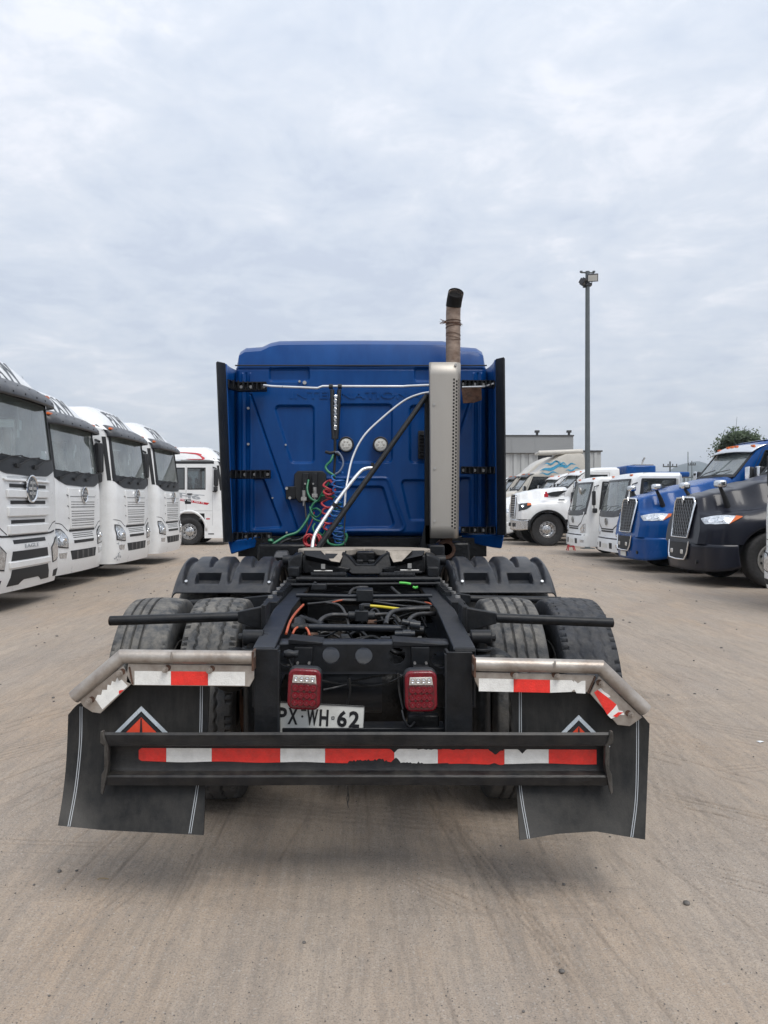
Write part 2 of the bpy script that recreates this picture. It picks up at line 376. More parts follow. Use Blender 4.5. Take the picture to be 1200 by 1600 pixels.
def tracks(x, y):
    z = np.zeros_like(x); w = np.zeros_like(x)
    for i, (x0, y0, deg, wd, pit, dep, kind, s0, s1) in enumerate(TRACKS):
        a = radians(deg); dx, dy = sin(a), cos(a)
        s = (x-x0)*dx+(y-y0)*dy; t = (x-x0)*dy-(y-y0)*dx
        t = t+.04*np.sin(s*.6+i)+.02*np.sin(s*1.7+2*i)
        m = np.clip((wd/2-np.abs(t))/.018, 0, 1)*np.clip((s-s0)/.15, 0, 1)*np.clip((s1-s)/.15, 0, 1)
        m = m*(.35+.65*np.clip((vnoise(x, y, 1.6, 30+i)+.3)*2.2, 0, 1))
        rib = np.cos(2*pi*t/(wd/4.6)+.5*np.sign(np.sin(2*pi*s/(pit*1.6))))
        if kind == 'rib': pat = .5+.5*rib
        else: pat = .35*(.5+.5*rib)+.65*(.5+.5*np.tanh(3*np.sin(2*pi*(s/pit+.8*np.abs(t)/wd))))
        z -= .6*m*dep*(.35+.65*pat); w = np.maximum(w, m*(.15+.5*pat)*(.55 if kind == 'lug' else .45))
        berm = np.exp(-((np.abs(t)-wd/2-.02)/.018)**2)*np.clip((s-s0)/.15, 0, 1)*np.clip((s1-s)/.15, 0, 1)
        z += berm*dep*.35
    for i, (x0, y0, deg, wd, nl, dep, hl) in enumerate(LINES):
        a = radians(deg); dx, dy = sin(a), cos(a); s = (x-x0)*dx+(y-y0)*dy; near = (np.abs(s) < hl+.3)
        t = (x-x0)*dy-(y-y0)*dx; near &= np.abs(t) < wd
        if not near.any(): continue
        S = s[near]; T = t[near]+.05*np.sin(S*.8+i); env = np.clip((hl-np.abs(S))/.25, 0, 1)*np.clip((vnoise(x[near], y[near], 2.2, 60+i)+.22)*4, 0, 1)
        g = np.zeros_like(S)
        for k in range(nl):
            o = (k-(nl-1)/2)*wd/max(1, nl-1)*.9 if nl > 1 else 0; g = np.maximum(g, np.exp(-((T-o)/(.0052+.0012*np.clip(y0-3, 0, 4)))**2)*(.5+.5*np.sign(vnoise(x[near]+k*9, y[near], 3.1, 90+i)+.15)))
        z[near] -= g*env*dep; w[near] = np.maximum(w[near], g*env*1.0)
    return z, w
def build_ground():
    def axis(parts):
        out = []
        for a, b, n in parts: out += list(np.linspace(a, b, n, endpoint=False))
        out.append(parts[-1][1]); return np.array(out)
    g = lambda a, b, n: list(np.geomspace(a, b, n))
    xr = np.concatenate([np.arange(0, 2.3, .008), np.arange(2.3, 3.6, .014), np.arange(3.6, 12, .05), np.geomspace(12, 5000, 40)])
    xs = np.concatenate([-xr[1:][::-1], xr])
    ys = np.concatenate([-np.geomspace(3000, 6, 20), np.linspace(-5, 2.0, 30), np.arange(2.1, 4.3, .008), np.arange(4.3, 6.2, .013), np.arange(6.2, 12, .035), np.arange(12, 34, .14), np.geomspace(34, 9000, 50)])
    X, Y = np.meshgrid(xs, ys); Z = ground_z(X, Y); tz, tw = tracks(X, Y); fade = np.clip(1-(Y-12)/30, .0, 1); Z = Z+tz*fade
    Z *= np.clip(1-(np.hypot(X, Y)-60)/60, 0, 1)
    nx, ny = len(xs), len(ys); me = bpy.data.meshes.new('ground')
    me.vertices.add(nx*ny); me.vertices.foreach_set('co', np.stack([X, Y, Z], -1).astype(np.float32).ravel())
    I, J = np.meshgrid(np.arange(nx-1), np.arange(ny-1)); a = (J*nx+I).ravel()
    q = np.stack([a, a+1, a+nx+1, a+nx], -1).ravel().astype(np.int32); nq = len(a)
    me.loops.add(nq*4); me.loops.foreach_set('vertex_index', q); me.polygons.add(nq)
    me.polygons.foreach_set('loop_start', np.arange(0, nq*4, 4, dtype=np.int32)); me.polygons.foreach_set('use_smooth', np.ones(nq, bool))
    at = me.attributes.new('packed', 'FLOAT', 'POINT'); at.data.foreach_set('value', (tw*fade).astype(np.float32).ravel())
    me.update(calc_edges=True)
    m = bpy.data.materials.new('ground_dirt'); m.use_nodes = True; nt = m.node_tree; N = nt.nodes; L = nt.links; p = N['Principled BSDF']
    p.inputs['Roughness'].default_value = .93; p.inputs['Specular IOR Level'].default_value = .2
    tc = N.new('ShaderNodeTexCoord')
    def noise(s, d=8, r=.6, st=None, rot=0):
        n = N.new('ShaderNodeTexNoise'); n.inputs['Scale'].default_value = s; n.inputs['Detail'].default_value = d; n.inputs['Roughness'].default_value = r
        mp = N.new('ShaderNodeMapping'); L.new(tc.outputs['Object'], mp.inputs[0]); mp.inputs['Rotation'].default_value = (0, 0, rot)
        if st: mp.inputs['Scale'].default_value = st
        L.new(mp.outputs[0], n.inputs['Vector']); return n.outputs['Fac']
    def rng_(v, a, b, c=0, d=1):
        n = N.new('ShaderNodeMapRange'); n.inputs[1].default_value = a; n.inputs[2].default_value = b; n.inputs[3].default_value = c; n.inputs[4].default_value = d; L.new(v, n.inputs[0]); return n.outputs[0]
    def mix(f, a, b, bt='MIX'):
        n = N.new('ShaderNodeMix'); n.data_type = 'RGBA'; n.blend_type = bt; L.new(f, n.inputs[0])
        for i, v in ((6, a), (7, b)):
            if isinstance(v, tuple): n.inputs[i].default_value = v+(1,)
            else: L.new(v, n.inputs[i])
        return n.outputs[2]
    c = mix(rng_(noise(.35, 5), .35, .65), (.395, .316, .243), (.440, .366, .296))
    c = mix(rng_(noise(1.1, 8, .7, (1, .35, 1), .2), .42, .70), c, (.345, .288, .232))
    c = mix(rng_(noise(.9, 7, .7, (1, .4, 1), .15), .46, .64, 0, .8), c, (.43, .325, .235))
    c = mix(rng_(noise(30, 5, .7, (1, .05, 1), .02), .48, .62, 0, .30), c, (.20, .17, .14))
    c = mix(rng_(noise(40, 5, .7, (1, .045, 1), -.06), .52, .64, 0, .30), c, (.44, .38, .32))
    c = mix(rng_(noise(9, 9, .75, (1, .10, 1), .03), .45, .7, 0, .45), c, (.21, .185, .16))
    c = mix(rng_(noise(14, 6, .75, (.25, 1, 1), .5), .5, .72, 0, .22), c, (.38, .33, .285))
    c = mix(rng_(noise(150, 3, .7), .50, .62, 0, .55), c, (.15, .135, .12))
    c = mix(rng_(noise(70, 4, .7), .60, .68, 0, .45), c, (.13, .12, .11))
    c = mix(rng_(noise(95, 3, .6), .58, .68, 0, .5), c, (.46, .43, .39))
    c = mix(rng_(noise(22, 6, .7, (1, .3, 1), .1), .52, .66, 0, .35), c, (.20, .18, .16))
    grit = rng_(noise(1.3, 6, .65, (1, .35, 1), .05), .47, .60, .06, 1)
    for sc_, th_, amt, cc in ((85, .20, .85, (.10, .088, .075)), (150, .24, .7, (.14, .12, .10)), (60, .15, .8, (.50, .45, .40))):
        vo = N.new('ShaderNodeTexVoronoi'); vo.inputs['Scale'].default_value = sc_; L.new(tc.outputs['Object'], vo.inputs['Vector'])
        sp = N.new('ShaderNodeSeparateColor'); L.new(vo.outputs['Color'], sp.inputs[0])
        a_ = rng_(vo.outputs['Distance'], th_, th_+.12, 1, 0); b_ = rng_(sp.outputs[0], .55, .62, 0, amt)
        m_ = N.new('ShaderNodeMath'); m_.operation = 'MULTIPLY'; L.new(a_, m_.inputs[0]); L.new(b_, m_.inputs[1])
        m2_ = N.new('ShaderNodeMath'); m2_.operation = 'MULTIPLY'; L.new(m_.outputs[0], m2_.inputs[0]); L.new(grit, m2_.inputs[1]); c = mix(m2_.outputs[0], c, cc)
    gm = N.new('ShaderNodeMath'); gm.operation = 'MULTIPLY'; L.new(grit, gm.inputs[0]); gm.inputs[1].default_value = .26; c = mix(gm.outputs[0], c, (.29, .26, .235))
    at_ = N.new('ShaderNodeAttribute'); at_.attribute_name = 'packed'
    c = mix(rng_(at_.outputs['Fac'], 0, 1, 0, .42), c, (.16, .13, .105))
    L.new(c, p.inputs['Base Color'])
    h = N.new('ShaderNodeMath'); h.operation = 'ADD'; L.new(noise(45, 8, .7), h.inputs[0]); L.new(noise(8, 6, .7, (1, .12, 1), .03), h.inputs[1])
    b = N.new('ShaderNodeBump'); b.inputs['Strength'].default_value = .5; b.inputs['Distance'].default_value = .012; L.new(h.outputs[0], b.inputs['Height']); L.new(b.outputs[0], p.inputs['Normal'])
    me.materials.append(m); o = bpy.data.objects.new('ground', me); COL.objects.link(o); o['kind'] = 'structure'
    o['label'] = 'beige packed dirt yard with fine tyre tracks'
build_ground()
def gz(x, y):
    x = np.array([float(x)]); y = np.array([float(y)]); return float(ground_z(x, y)[0])
def build_stones():
    ico = bmesh.new(); bmesh.ops.create_icosphere(ico, subdivisions=1, radius=1); iv = [v.co.copy() for v in ico.verts]; jf = [tuple(v.index for v in f.verts) for f in ico.faces]; ico.free()
    mb = MB()
    def stone(x, y, r, flat=.6):
        k = random.random()*6.28; sx, sy, sz = r*random.uniform(.7, 1.2), r*random.uniform(.7, 1.2), r*flat; z = gz(x, y)
        mb.add([(x+(v.x*cos(k)-v.y*sin(k))*sx*random.uniform(.85, 1.1), y+(v.x*sin(k)+v.y*cos(k))*sy*random.uniform(.85, 1.1), z+sz*.35+v.z*sz) for v in iv], jf)
    for i in range(4200):
        y = 2.1+13*random.random()**2.2; x = random.uniform(-1, 1)*(.55*y+.6); stone(x, y, random.uniform(.0014, .0034) if random.random() < .975 else random.uniform(.004, .0065))
    for i in range(500):
        y = random.uniform(6, 30); x = random.uniform(-6, 6); stone(x, y, random.uniform(.008, .02))
    o = mb.build('loose_stones', 'stone', None, ang=0); tag(o, 'small dark stones and grit scattered over the dirt yard', 'gravel', kind='stuff')
build_stones()
def pebble(px, py, r, label, m='stone'):
    Y = CAMZ*1200/(py-787); p = Px(px, py, Y); mb = MB(); ico = bmesh.new(); bmesh.ops.create_icosphere(ico, subdivisions=2, radius=r)
    for v in ico.verts:
        v.co *= random.uniform(.82, 1.12); v.co.z *= .7
    mb.add([v.co.copy() for v in ico.verts], [tuple(v.index for v in f.verts) for f in ico.faces]); ico.free()
    o = mb.build('stone', m, None, ang=60); o.location = (p.x, Y, gz(p.x, Y)+r*.35); tag(o, label, 'stone', 'single dark stones lying on the yard')
pebble(1073, 1412, .013, 'biggest dark stone, on the dirt below the mudflap on the right')
pebble(878, 1518, .010, 'dark stone at the near end of the diagonal tyre print')
pebble(93, 1364, .009, 'dark stone below the mudflap on the left')
pebble(881, 1383, .007, 'dark stone just under the right mudflap, smaller than the one by the tyre print')
pebble(475, 1474, .007, 'small dark stone on bare dirt below the middle of the bumper')
mb = MB(); mb.tube([(0, 0, .004), (.02, .006, .007), (.045, .004, .004)], .0022, 5)
o = mb.build('twig', 'dry_stick'); p = Px(152, 1378, CAMZ*1200/(1378-787)); o.location = (p.x, p.y, gz(p.x, p.y)+.002); tag(o, 'tiny dry straw twig on the dirt below the left mudflap', 'twig')

mb = MB(); mb.add([(0, 0, .003), (.03, .006, .007), (.034, .028, .003), (.012, .02, .009), (-.006, .03, .003)], [(0, 1, 3), (1, 2, 3), (0, 3, 4)])
o = mb.build('paper_scrap', 'paper', None, ang=0, solid=.001); p = Px(1187, 1162, CAMZ*1200/(1162-787)); o.location = (p.x, p.y, gz(p.x, p.y)+.002); tag(o, 'crumpled white paper scrap on bare dirt at the right edge of the yard', 'litter')

# ------------------------------------------------------------------ far buildings
def building():
    Y = 62.0; r = empty('warehouse', (8, Y+12, 0)); tag(r, 'long grey metal warehouse behind the parked trucks with plain upper band', 'warehouse')
    x0, x1 = Px(430, 0, Y).x, Px(893, 700, Y).x; zt = Px(0, 682, Y).z; zm = Px(0, 708, Y).z
    T = Matrix.Translation((-8, -Y-12, 0))
    MB(T).bb(x0, x1, Y, Y+26, 0, zm-.02).build('wall', 'clad_pale', r)
    mb = MB(T); x = x0
    while x < x1-.3:
        mb.bb(x, x+.30, Y-.10, Y+.01, .1, zm-.05); x += .62
    tag(mb.build('cladding_ribs', 'clad_pale', r), kind='stuff')
    MB(T).bb(x0-.2, x1+.05, Y-.35, Y+26.2, zm, zt).build('parapet_band', 'clad_grey', r)
    mb = MB(T)
    for k in range(12): mb.bb(x0+k*1.9, x0+k*1.9+.05, Y-.37, Y-.35, zm+.05, zt-.05)
    tag(mb.build('band_seam', 'clad_grey', r), kind='stuff')
    MB(T).bb(x0-.25, x1+.1, Y-.42, Y+26.3, zt, zt+.09).build('parapet_cap', 'seam_dark', r)
    for px in (840, 890):
        p = Px(px, 682, Y); m = MB(T); m.cyl((p.x, Y+.2, zt), (p.x, Y+.2, zt+.35), .1, 8); m.box((p.x, Y+.2, zt+.42), (.35, .3, .18)); m.build('roof_vent', 'seam_dark', r)
    MB(T).bb(Px(840, 0, Y).x, Px(862, 0, Y).x, Y-.12, Y-.02, Px(0, 720, Y).z, zm-.06).build('opening', 'slot_black', r)
    Y2 = 66.0; r2 = empty('warehouse', (19, Y2+9, 0)); tag(r2, 'lower grey ribbed metal shed standing right behind the floodlight pole', 'shed')
    T = Matrix.Translation((-19, -Y2-9, 0)); xa, xb = Px(888, 0, Y2).x, Px(939, 0, Y2).x; z2 = Px(0, 706, Y2).z
    MB(T).bb(xa, xb, Y2, Y2+18, 0, z2).build('wall', 'clad_pale', r2)
    mb = MB(T); x = xa
    while x < xb-.2: mb.bb(x, x+.25, Y2-.09, Y2+.01, .1, z2-.03); x += .55
    tag(mb.build('cladding_ribs', 'clad_pale', r2), kind='stuff')
    MB(T).bb(xa-.1, xb+.1, Y2-.16, Y2+18.1, z2, z2+.12).build('roof_edge', 'seam_dark', r2)
building()

# ------------------------------------------------------------------ floodlight pole
def floodpole():
    Y = 26.6; b = Px(918, 0, Y); r = empty('floodlight_pole', (b.x, Y, 0)); tag(r, 'tall grey steel floodlight pole standing behind the small white truck', 'light pole')
    zt = Px(0, 424, Y).z
    m = MB(); m.tube([(0, 0, 0), (0, 0, zt*.5), (0, 0, zt)], .095, 12, True, .072); m.build('pole', 'pole_grey', r)
    MB().bb(-.2, .2, -.2, .2, 0, .03).build('base_plate', 'pole_grey', r)
    m = MB(); zc = Px(0, 426, Y).z
    m.cyl((-.23, -.02, zc), (.23, .02, zc), .028, 8); m.disc((-.22, 0, zc+.03), (0, 0, 1), .05, .05, 10); m.disc((.22, 0, zc+.03), (0, 0, 1), .05, .05, 10); m.build('crossbar', 'pole_grey', r)
    def head(cx, cz, yaw, pitch, w, lens):
        R = (Matrix.Rotation(yaw, 3, 'Z') @ Matrix.Rotation(pitch, 3, 'X'))
        m = MB(); m.box((cx, -.16, cz), (w, .11, .26), R); m.box(Vector((cx, -.16, cz))+R @ Vector((0, .09, 0)), (w*.7, .09, .18), R)
        m.tube([(0, 0, cz-.12), (cx, -.06, cz-.16), (cx, -.14, cz-.02)], .018, 6); h = m.build('lamp_head', 'visor_grey', r, bevel=.01)
        MB().box(Vector((cx, -.16, cz))+R @ Vector((0, -.062, 0)), (w*.86, .012, .2), R).build('lens', lens, h)
    head(.13, Px(0, 436, Y).z, radians(-14), radians(24), .36, 'lens_frost'); head(-.17, Px(0, 443, Y).z, radians(55), radians(32), .30, 'window_dark')
    m = MB(); m.bb(-.13, .13, -.1, .1, Px(0, 447, Y).z, Px(0, 443, Y).z); m.build('junction_box', 'visor_grey', r)
floodpole()

# ------------------------------------------------------------------ far power poles, masts and tree, hill
def far_pole(px, ptop, pbot_z, Y, arm, label, rad=.11, cat='utility pole', name='utility_pole'):
    t = Px(px, ptop, Y); r = empty(name, (t.x, Y, 0)); tag(r, label, cat)
    MB().tube([(0, 0, 0), (0, 0, t.z)], rad, 8, True, rad*.7).build('pole', 'pole_grey', r)
    if arm:
        m = MB(); m.box((0, 0, t.z-.5), (arm, .1, .12)); m.build('crossarm', 'pole_grey', r)
        for k in (-1, -.3, .4, 1):
            m = MB(); m.cyl((k*arm*.46, 0, t.z-.44), (k*arm*.46, 0, t.z-.24), .05, 6); m.build('insulator', 'visor_grey', r)
far_pole(1047, 721, 0, 75, 1.4, 'dark power pole with short crossarm rising above the small white truck')
far_pole(1069, 739, 0, 85, 1.9, 'lower power pole with wide crossarm in front of the hill')
far_pole(1075, 706, 0, 90, 0, 'thin lattice mast standing in front of the hill', .06, 'mast', 'radio_mast')
far_pole(1081, 720, 0, 92, .9, 'thin mast with a short bar just right of the lattice mast', .06, 'mast', 'radio_mast')
def tree(px, py, Y, h, w, label, seed=3):
    rs = random.Random(seed); t = Px(px, py, Y); r = empty('tree', (t.x, Y, 0)); tag(r, label, 'tree'); H = t.z
    m = MB(); m.tube(smooth([(0, 0, 0), (.1, .05, H*.25), (-.05, 0, H*.5), (.05, 0, H*.72)], 4), .28, 9, True, .1)
    tips = []
    for k in range(13):
        a = k*2.4+rs.random(); z0 = H*rs.uniform(.58, .76); L_ = w*rs.uniform(.28, .52); e = Vector((cos(a)*L_, sin(a)*L_, min(H*.95, z0+H*rs.uniform(.12, .3))))
        m.tube(smooth([(0, 0, z0), tuple(Vector((0, 0, z0)).lerp(e, .5)+Vector((0, 0, -.2))), tuple(e)], 3), .09, 5, True, .03); tips.append(e)
    m.build('trunk', 'bark', r)
    lb = MB()
    for q in range(110):
        e = rs.choice(tips)+Vector((rs.gauss(0, w*.13), rs.gauss(0, w*.13), rs.gauss(0, H*.05)))
        e.z = min(e.z, H-.25-abs(e.x)*.35*rs.random()); R = rs.uniform(.35, .8)
        for k in range(85):
            d = Vector((rs.gauss(0, 1), rs.gauss(0, 1), rs.gauss(0, .7)))*R*.55; c = e+d; s = rs.uniform(.06, .13)
            u = Vector((rs.gauss(0, 1), rs.gauss(0, 1), rs.gauss(0, 1))).normalized(); v = u.orthogonal().normalized()
            lb.add([c-u*s-v*s*.5, c+u*s-v*s*.5, c+u*s*.7+v*s*.6, c-u*s*.7+v*s*.6], [(0, 1, 2, 3)])
    o = lb.build('crown', 'leaf', r, ang=0)
tree(1153, 677, 58, 7, 2.1, 'dark green leafy tree top showing above the blue truck cab')
def hill():
    mb = MB(); xs = [400+i*14 for i in range(110)]; Y = 2600
    prof = lambda x: 128*math.exp(-((x-1105)/75)**2)+70*math.exp(-((x-1260)/120)**2)+40*math.exp(-((x-1000)/90)**2)+6*sin(x*.05)
    def f(u, v):
        x = 500+1300*u; d = (v-.35)*2.2; z = prof(x)*max(0, 1-abs(d)**1.3)+4*sin(x*.11+v*9)*(1-abs(d)) if abs(d) < 1 else 0
        return (x, Y+d*500, max(-2, z))
    mb.grid(f, 160, 24); o = mb.build('hill', 'hill', None, ang=180); o['kind'] = 'structure'; o['label'] = 'pale blue hill far off between the parked trucks'
hill()
# ------------------------------------------------------------------ wheels
def tyre_mesh(mb, c, R, W, rimR, kind='plain', nu=26, nv=64, axis='x', phase=0.0):
    """surface of revolution; kinds: rib (straight grooves), zig (zigzag grooves), block, plain"""
    c = Vector(c); h = W/2
    if kind != 'plain': nu, nv = 104, 300
    tw = .86
    def prof(u):
        s = (u*2-1)                       # -1..1 from one bead over the tread to the other
        a = abs(s); sg = 1 if s >= 0 else -1
        if a < .62:
            x = a/.62*h*tw; r = R-.010*(a/.62)**2
        elif a < .72:
            t = (a-.62)/.10; x = h*tw+(h*.97-h*tw)*sin(t*pi/2); r = R-.010-.030*(1-cos(t*pi/2))
        else:
            t = (a-.72)/.28; x = h*(.97+.05*sin(t*pi))-t*t*h*.25; r = R-.040-(R-.040-rimR)*t
        return sg*x, r
    def f(u, v):
        x, r = prof(u); th = 2*pi*v+phase; s = th*R
        if kind != 'plain' and abs(u*2-1) < .66:
            q = x/(h*tw); g = 0
            if kind == 'rib':
                for p in (-.62, -.22, .2, .6): g = max(g, min(1, 1.6*(1-min(1, abs(q-p-.012*sin(s*90))/.055))))
                sp = abs(((s/.034) % 1)-.5)*2; 
                if sp > .86 and (abs(q) % .4) > .12: g = max(g, .25)
            elif kind == 'zig':
                z_ = (abs(((s/.060) % 1)*2-1)-.5)*.10
                for p, k in ((-.5, 1), (0, .55), (.5, 1)): g = max(g, k*min(1, 1.6*(1-min(1, abs(q-p-z_)/.055))))
                if abs(q) > .86 and ((s/.036) % 1) < .24: g = max(g, .9)
            elif kind == 'shoulder':
                for p in (-.66, -.3, .05): g = max(g, min(1, 1.6*(1-min(1, abs(q-p)/.05))))
                if abs(q) > .9 and ((s/.036) % 1) < .2: g = max(g, .5)
            elif kind == 'block':
                z_ = (abs(((s/.075) % 1)*2-1)-.5)*.14
                for p in (-.45, .05, .5): g = max(g, .4*(1-min(1, abs(q-p-z_)/.06)))
                if abs(q) > .84 and ((s/.040) % 1) < .25: g = max(g, .8)
            r -= .015*g
        return c+Vector((x, cos(th)*r, sin(th)*r)) if axis == 'x' else c+Vector((cos(th)*r, x, sin(th)*r))
    mb.grid(f, nu, nv); return mb
def wheel(root, T, c, side, R=.52, W=.28, rimR=.29, rim='alloy', kind='plain', tm='tyre_far', detail=True, deep=.06, name='wheel'):
    """thing > wheel (rim disc) > tyre, lug nuts; side = +1/-1 outer face along x"""
    c = Vector(c); ax = Vector((side, 0, 0)); h = W/2
    mb = MB(T); prof = [(-h*.8, rimR+.005), (h*.85, rimR+.012), (h*.85, rimR-.012), (h*.55, rimR-.03), (deep, rimR*.80), (deep-.02, rimR*.66), (deep+.012, rimR*.52), (deep+.02, rimR*.36), (deep+.10, rimR*.33), (deep+.11, rimR*.20), (deep+.115, 0.002)]
    mb.lathe(c, ax, prof, 40); w = mb.build(name, rim, root, ang=30)
    mb = MB(T); tyre_mesh(mb, c, R, W, rimR, kind); mb.build('tyre', tm, w, ang=50 if kind != 'plain' else 40)
    if detail:
        mb = MB(T); md = MB(T)
        for k in range(10):
            a = 2*pi*k/10; q = c+ax*(deep+.015)+Vector((0, cos(a), sin(a)))*rimR*.46; mb.cyl(q, q+ax*.035, .014, 6)
            a += pi/10; q = c+ax*(deep-.012)+Vector((0, cos(a), sin(a)))*rimR*.68; md.cyl(q, q+ax*.006, rimR*.085, 12)
        mb.build('lug_nuts', 'zinc', w); md.build('hand_holes', 'slot_black', w)
    return w

# ------------------------------------------------------------------ cab-over tractor (nose at y=0 facing -y, body towards +y)
CW = 1.24
def cab_y(x, z):
    a = abs(x); rr = .17; w = CW
    y = .07*(a/w)**2
    if a > w-rr: d = min(rr, a-(w-rr)); y += rr-sqrt(max(0, rr*rr-d*d))
    y += max(0, z-1.75)*.13 if z > 1.75 else 0
    y += -.035*max(0, min(1, (1.02-z)/.12)) + (.05*(1-min(1, (z-.28)/.2)) if z < .48 else 0)
    return y
def cab_S(x, z):
    p = Vector((x, cab_y(x, z), z)); e = .004
    dx = Vector((2*e, cab_y(x+e, z)-cab_y(x-e, z), 0)); dz = Vector((0, cab_y(x, z+e)-cab_y(x, z-e), 2*e))
    n = dx.cross(dz).normalized(); return p, (n if n.y < 0 else -n)
def side_S(sg, x0=CW):
    return lambda y, z: (Vector((sg*x0, y, z)), Vector((sg, 0, 0)))
def roof_z(x, y, z0=3.12, H=.60):
    g = max(0, 1-abs(x/1.235)**3.6)**.5; t = min(1, max(0, (y-.24)/.72)); f = sin(t*pi/2)**.8
    t2 = max(0, (y-1.9)/.35); return z0+H*g*f*(1-.08*t2)
def roof_S(x, y):
    e = .01; p = Vector((x, y, roof_z(x, y))); n = Vector((2*e, 0, roof_z(x+e, y)-roof_z(x-e, y))).cross(Vector((0, 2*e, roof_z(x, y+e)-roof_z(x, y-e)))).normalized(); return p, n
def cabover(label, kind='grid', group='white high roofed tractors parked nose out along the left side'):
    root = empty('cabover_truck'); tag(root, label, 'truck', group)
    YB = 2.25
    zs = [.28, .33, .48, .62, .80, .90, 1.02, 1.2, 1.5, 1.8, 1.97, 2.12, 2.3, 2.6, 2.86, 3.08, 3.15]
    sy = [YB, 1.98, 1.55, 1.42, 1.1, .8]; fx = [-CW+CW*(1-cos(t*pi/2)) for t in (0, .12, .22, .33, .45, .58, .72, .86, 1)]
    fx = [-CW, -1.235, -1.215, -1.18, -1.12, -1.07, -.9, -.6, -.3, 0]; fx = fx+[-v for v in fx[-2::-1]]
    cols = [('l', y) for y in sy]+[('f', x) for x in fx]+[('r', y) for y in reversed(sy)]
    def pt(c, z):
        k, v = c
        if k == 'f': return (v, cab_y(v, z), z)
        return ((-CW if k == 'l' else CW), max(v, cab_y(CW, z)), z)
    vs = [pt(c, z) for z in zs for c in cols]; n = len(cols); fs = []
    for j in range(len(zs)-1):
        for i in range(n-1):
            a, b = cols[i], cols[i+1]; zm = (zs[j]+zs[j+1])/2
            if a[0] == b[0] == 'f':
                if abs(a[1]+b[1])/2 < 1.12 and 2.12 < zm < 3.08: continue
            elif a[0] == b[0]:
                ym = (a[1]+b[1])/2
                if 2.12 < zm < 2.86 and (.8 < ym < 1.42 or 1.55 < ym < 1.98): continue
                if zm < 1.2 and .8 < ym < 1.98: continue
            fs.append((j*n+i, j*n+i+1, (j+1)*n+i+1, (j+1)*n+i))
    mb = MB(); mb.add(vs, fs); body = mb.build('cab_body', 'white_paint', root, ang=30)
    mb = MB(); mb.bb(-CW+.01, CW-.01, YB-.02, YB, .75, 3.14); mb.bb(-CW+.01, CW-.01, .32, YB-.03, 3.11, 3.14); mb.build('back_wall', 'white_paint', root)
    # roof fairing
    mb = MB(); mb.grid(lambda u, v: (-1.23+2.46*u, .24+2.03*v, roof_z(-1.23+2.46*u, .24+2.03*v)), 48, 36); mb.build('roof_fairing', 'white_paint', root, ang=50)
    mb = MB(); lettering(mb, 'FAW', lambda u, v: roof_S(-.55+u, .285+v), 1.1, .34, .03, .012)
    mb.build('roof_lettering', 'ink_grey', root)
    # sun visor
    def vis(u, v):
        x = -1.20+2.4*u; bend = .10*(abs(x)/1.2)**2+(.16*max(0, (abs(x)-1.0)/.2)**2); y = -.06-.20*sin(v*pi*.62)+bend+.30*(v < 0); z = 3.23-.26*v
        return (x, .24-.26*sin(min(1, v*1.15)*pi/2)+bend, z)
    mb = MB(); mb.grid(vis, 30, 8); v = mb.build('sun_visor', 'visor_grey', root, ang=45, solid=.025)
    for x in (-1.08, 1.08):
        m = MB(); q = vis((x+1.2)/2.4, .28); m.box((q[0], q[1]-.02, q[2]), (.17, .05, .045)); m.build('marker_lamp', 'amber', v, bevel=.01)
    m = MB()
    for x in (-.9, -.55, -.2, .2, .55, .9):
        for w_ in (.3, .75): q = vis((x+1.2)/2.4, w_); m.disc((q[0], q[1]-.014, q[2]), (0, 1, 0), .014, .012, 8)
    m.build('bolts', 'slot_black', v)
    # windscreen and its black surround
    mb = MB(); mb.patch(cab_S, [(-1.12, 3.075), (1.12, 3.075)], [(-1.12, 2.12), (1.12, 2.12)], 24, 6, -.012, .006); mb.build('windscreen', 'windscreen', root)
    mb = MB(); mb.patch(cab_S, [(-1.15, 3.1), (1.15, 3.1)], [(-1.13, 3.0), (1.13, 3.0)], 20, 1, .004)
    for s in (-1, 1):
        a, b = sorted((s*1.14, s*1.06)); mb.patch(cab_S, [(a, 3.05), (b, 3.05)], [(a-(.03 if s < 0 else 0), 2.10), (b+(.03 if s > 0 else 0), 2.10)], 4, 6, .004)
        a, b = sorted((s*1.232, s*1.19)); mb.patch(cab_S, [(a, 2.98), (b, 2.98)], [(a, 2.05), (b, 2.05)], 3, 6, .005)
    mb.build('windscreen_frame', 'slot_black', root)
    mb = MB(); mb.patch(cab_S, [(-1.16, 2.17), (-.6, 2.15), (0, 2.145), (.6, 2.15), (1.16, 2.17)], [(-1.17, 2.05), (-1.0, 1.97), (-.72, 1.90), (0, 1.885), (.72, 1.90), (1.0, 1.97), (1.17, 2.05)], 28, 3, .010)
    cowl = mb.build('wiper_panel', 'black_plastic', root)
    for x0, x1 in ((-.95, -.22), (-.35, .38), (.25, .98)):
        m = MB(); a, na = cab_S(x0, 2.02); b, nb = cab_S((x0+x1)/2, 2.13); c, nc = cab_S(x1, 2.16)
        m.tube([a+na*.03, b+nb*.06], .012, 6); m.tube([b+nb*.055-Vector((.3, 0, -.015)), b+nb*.055, c+nc*.045], .009, 6); m.box(a+na*.02, (.14, .04, .05)); m.build('wiper', 'slot_black', root)
    # interior
    mb = MB(); mb.bb(-1.15, 1.15, .75, 2.2, .9, 1.3); mb.bb(-1.15, 1.15, .42, .78, 1.6, 2.10); mb.build('dashboard', 'interior_dark', root, bevel=.03)
    mb = MB(); mb.bb(-1.2, 1.2, 2.12, 2.16, 1.3, 2.95); mb.bb(-1.2, 1.2, 1.2, 2.1, 3.03, 3.07); mb.build('cab_lining', 'interior_grey', root)
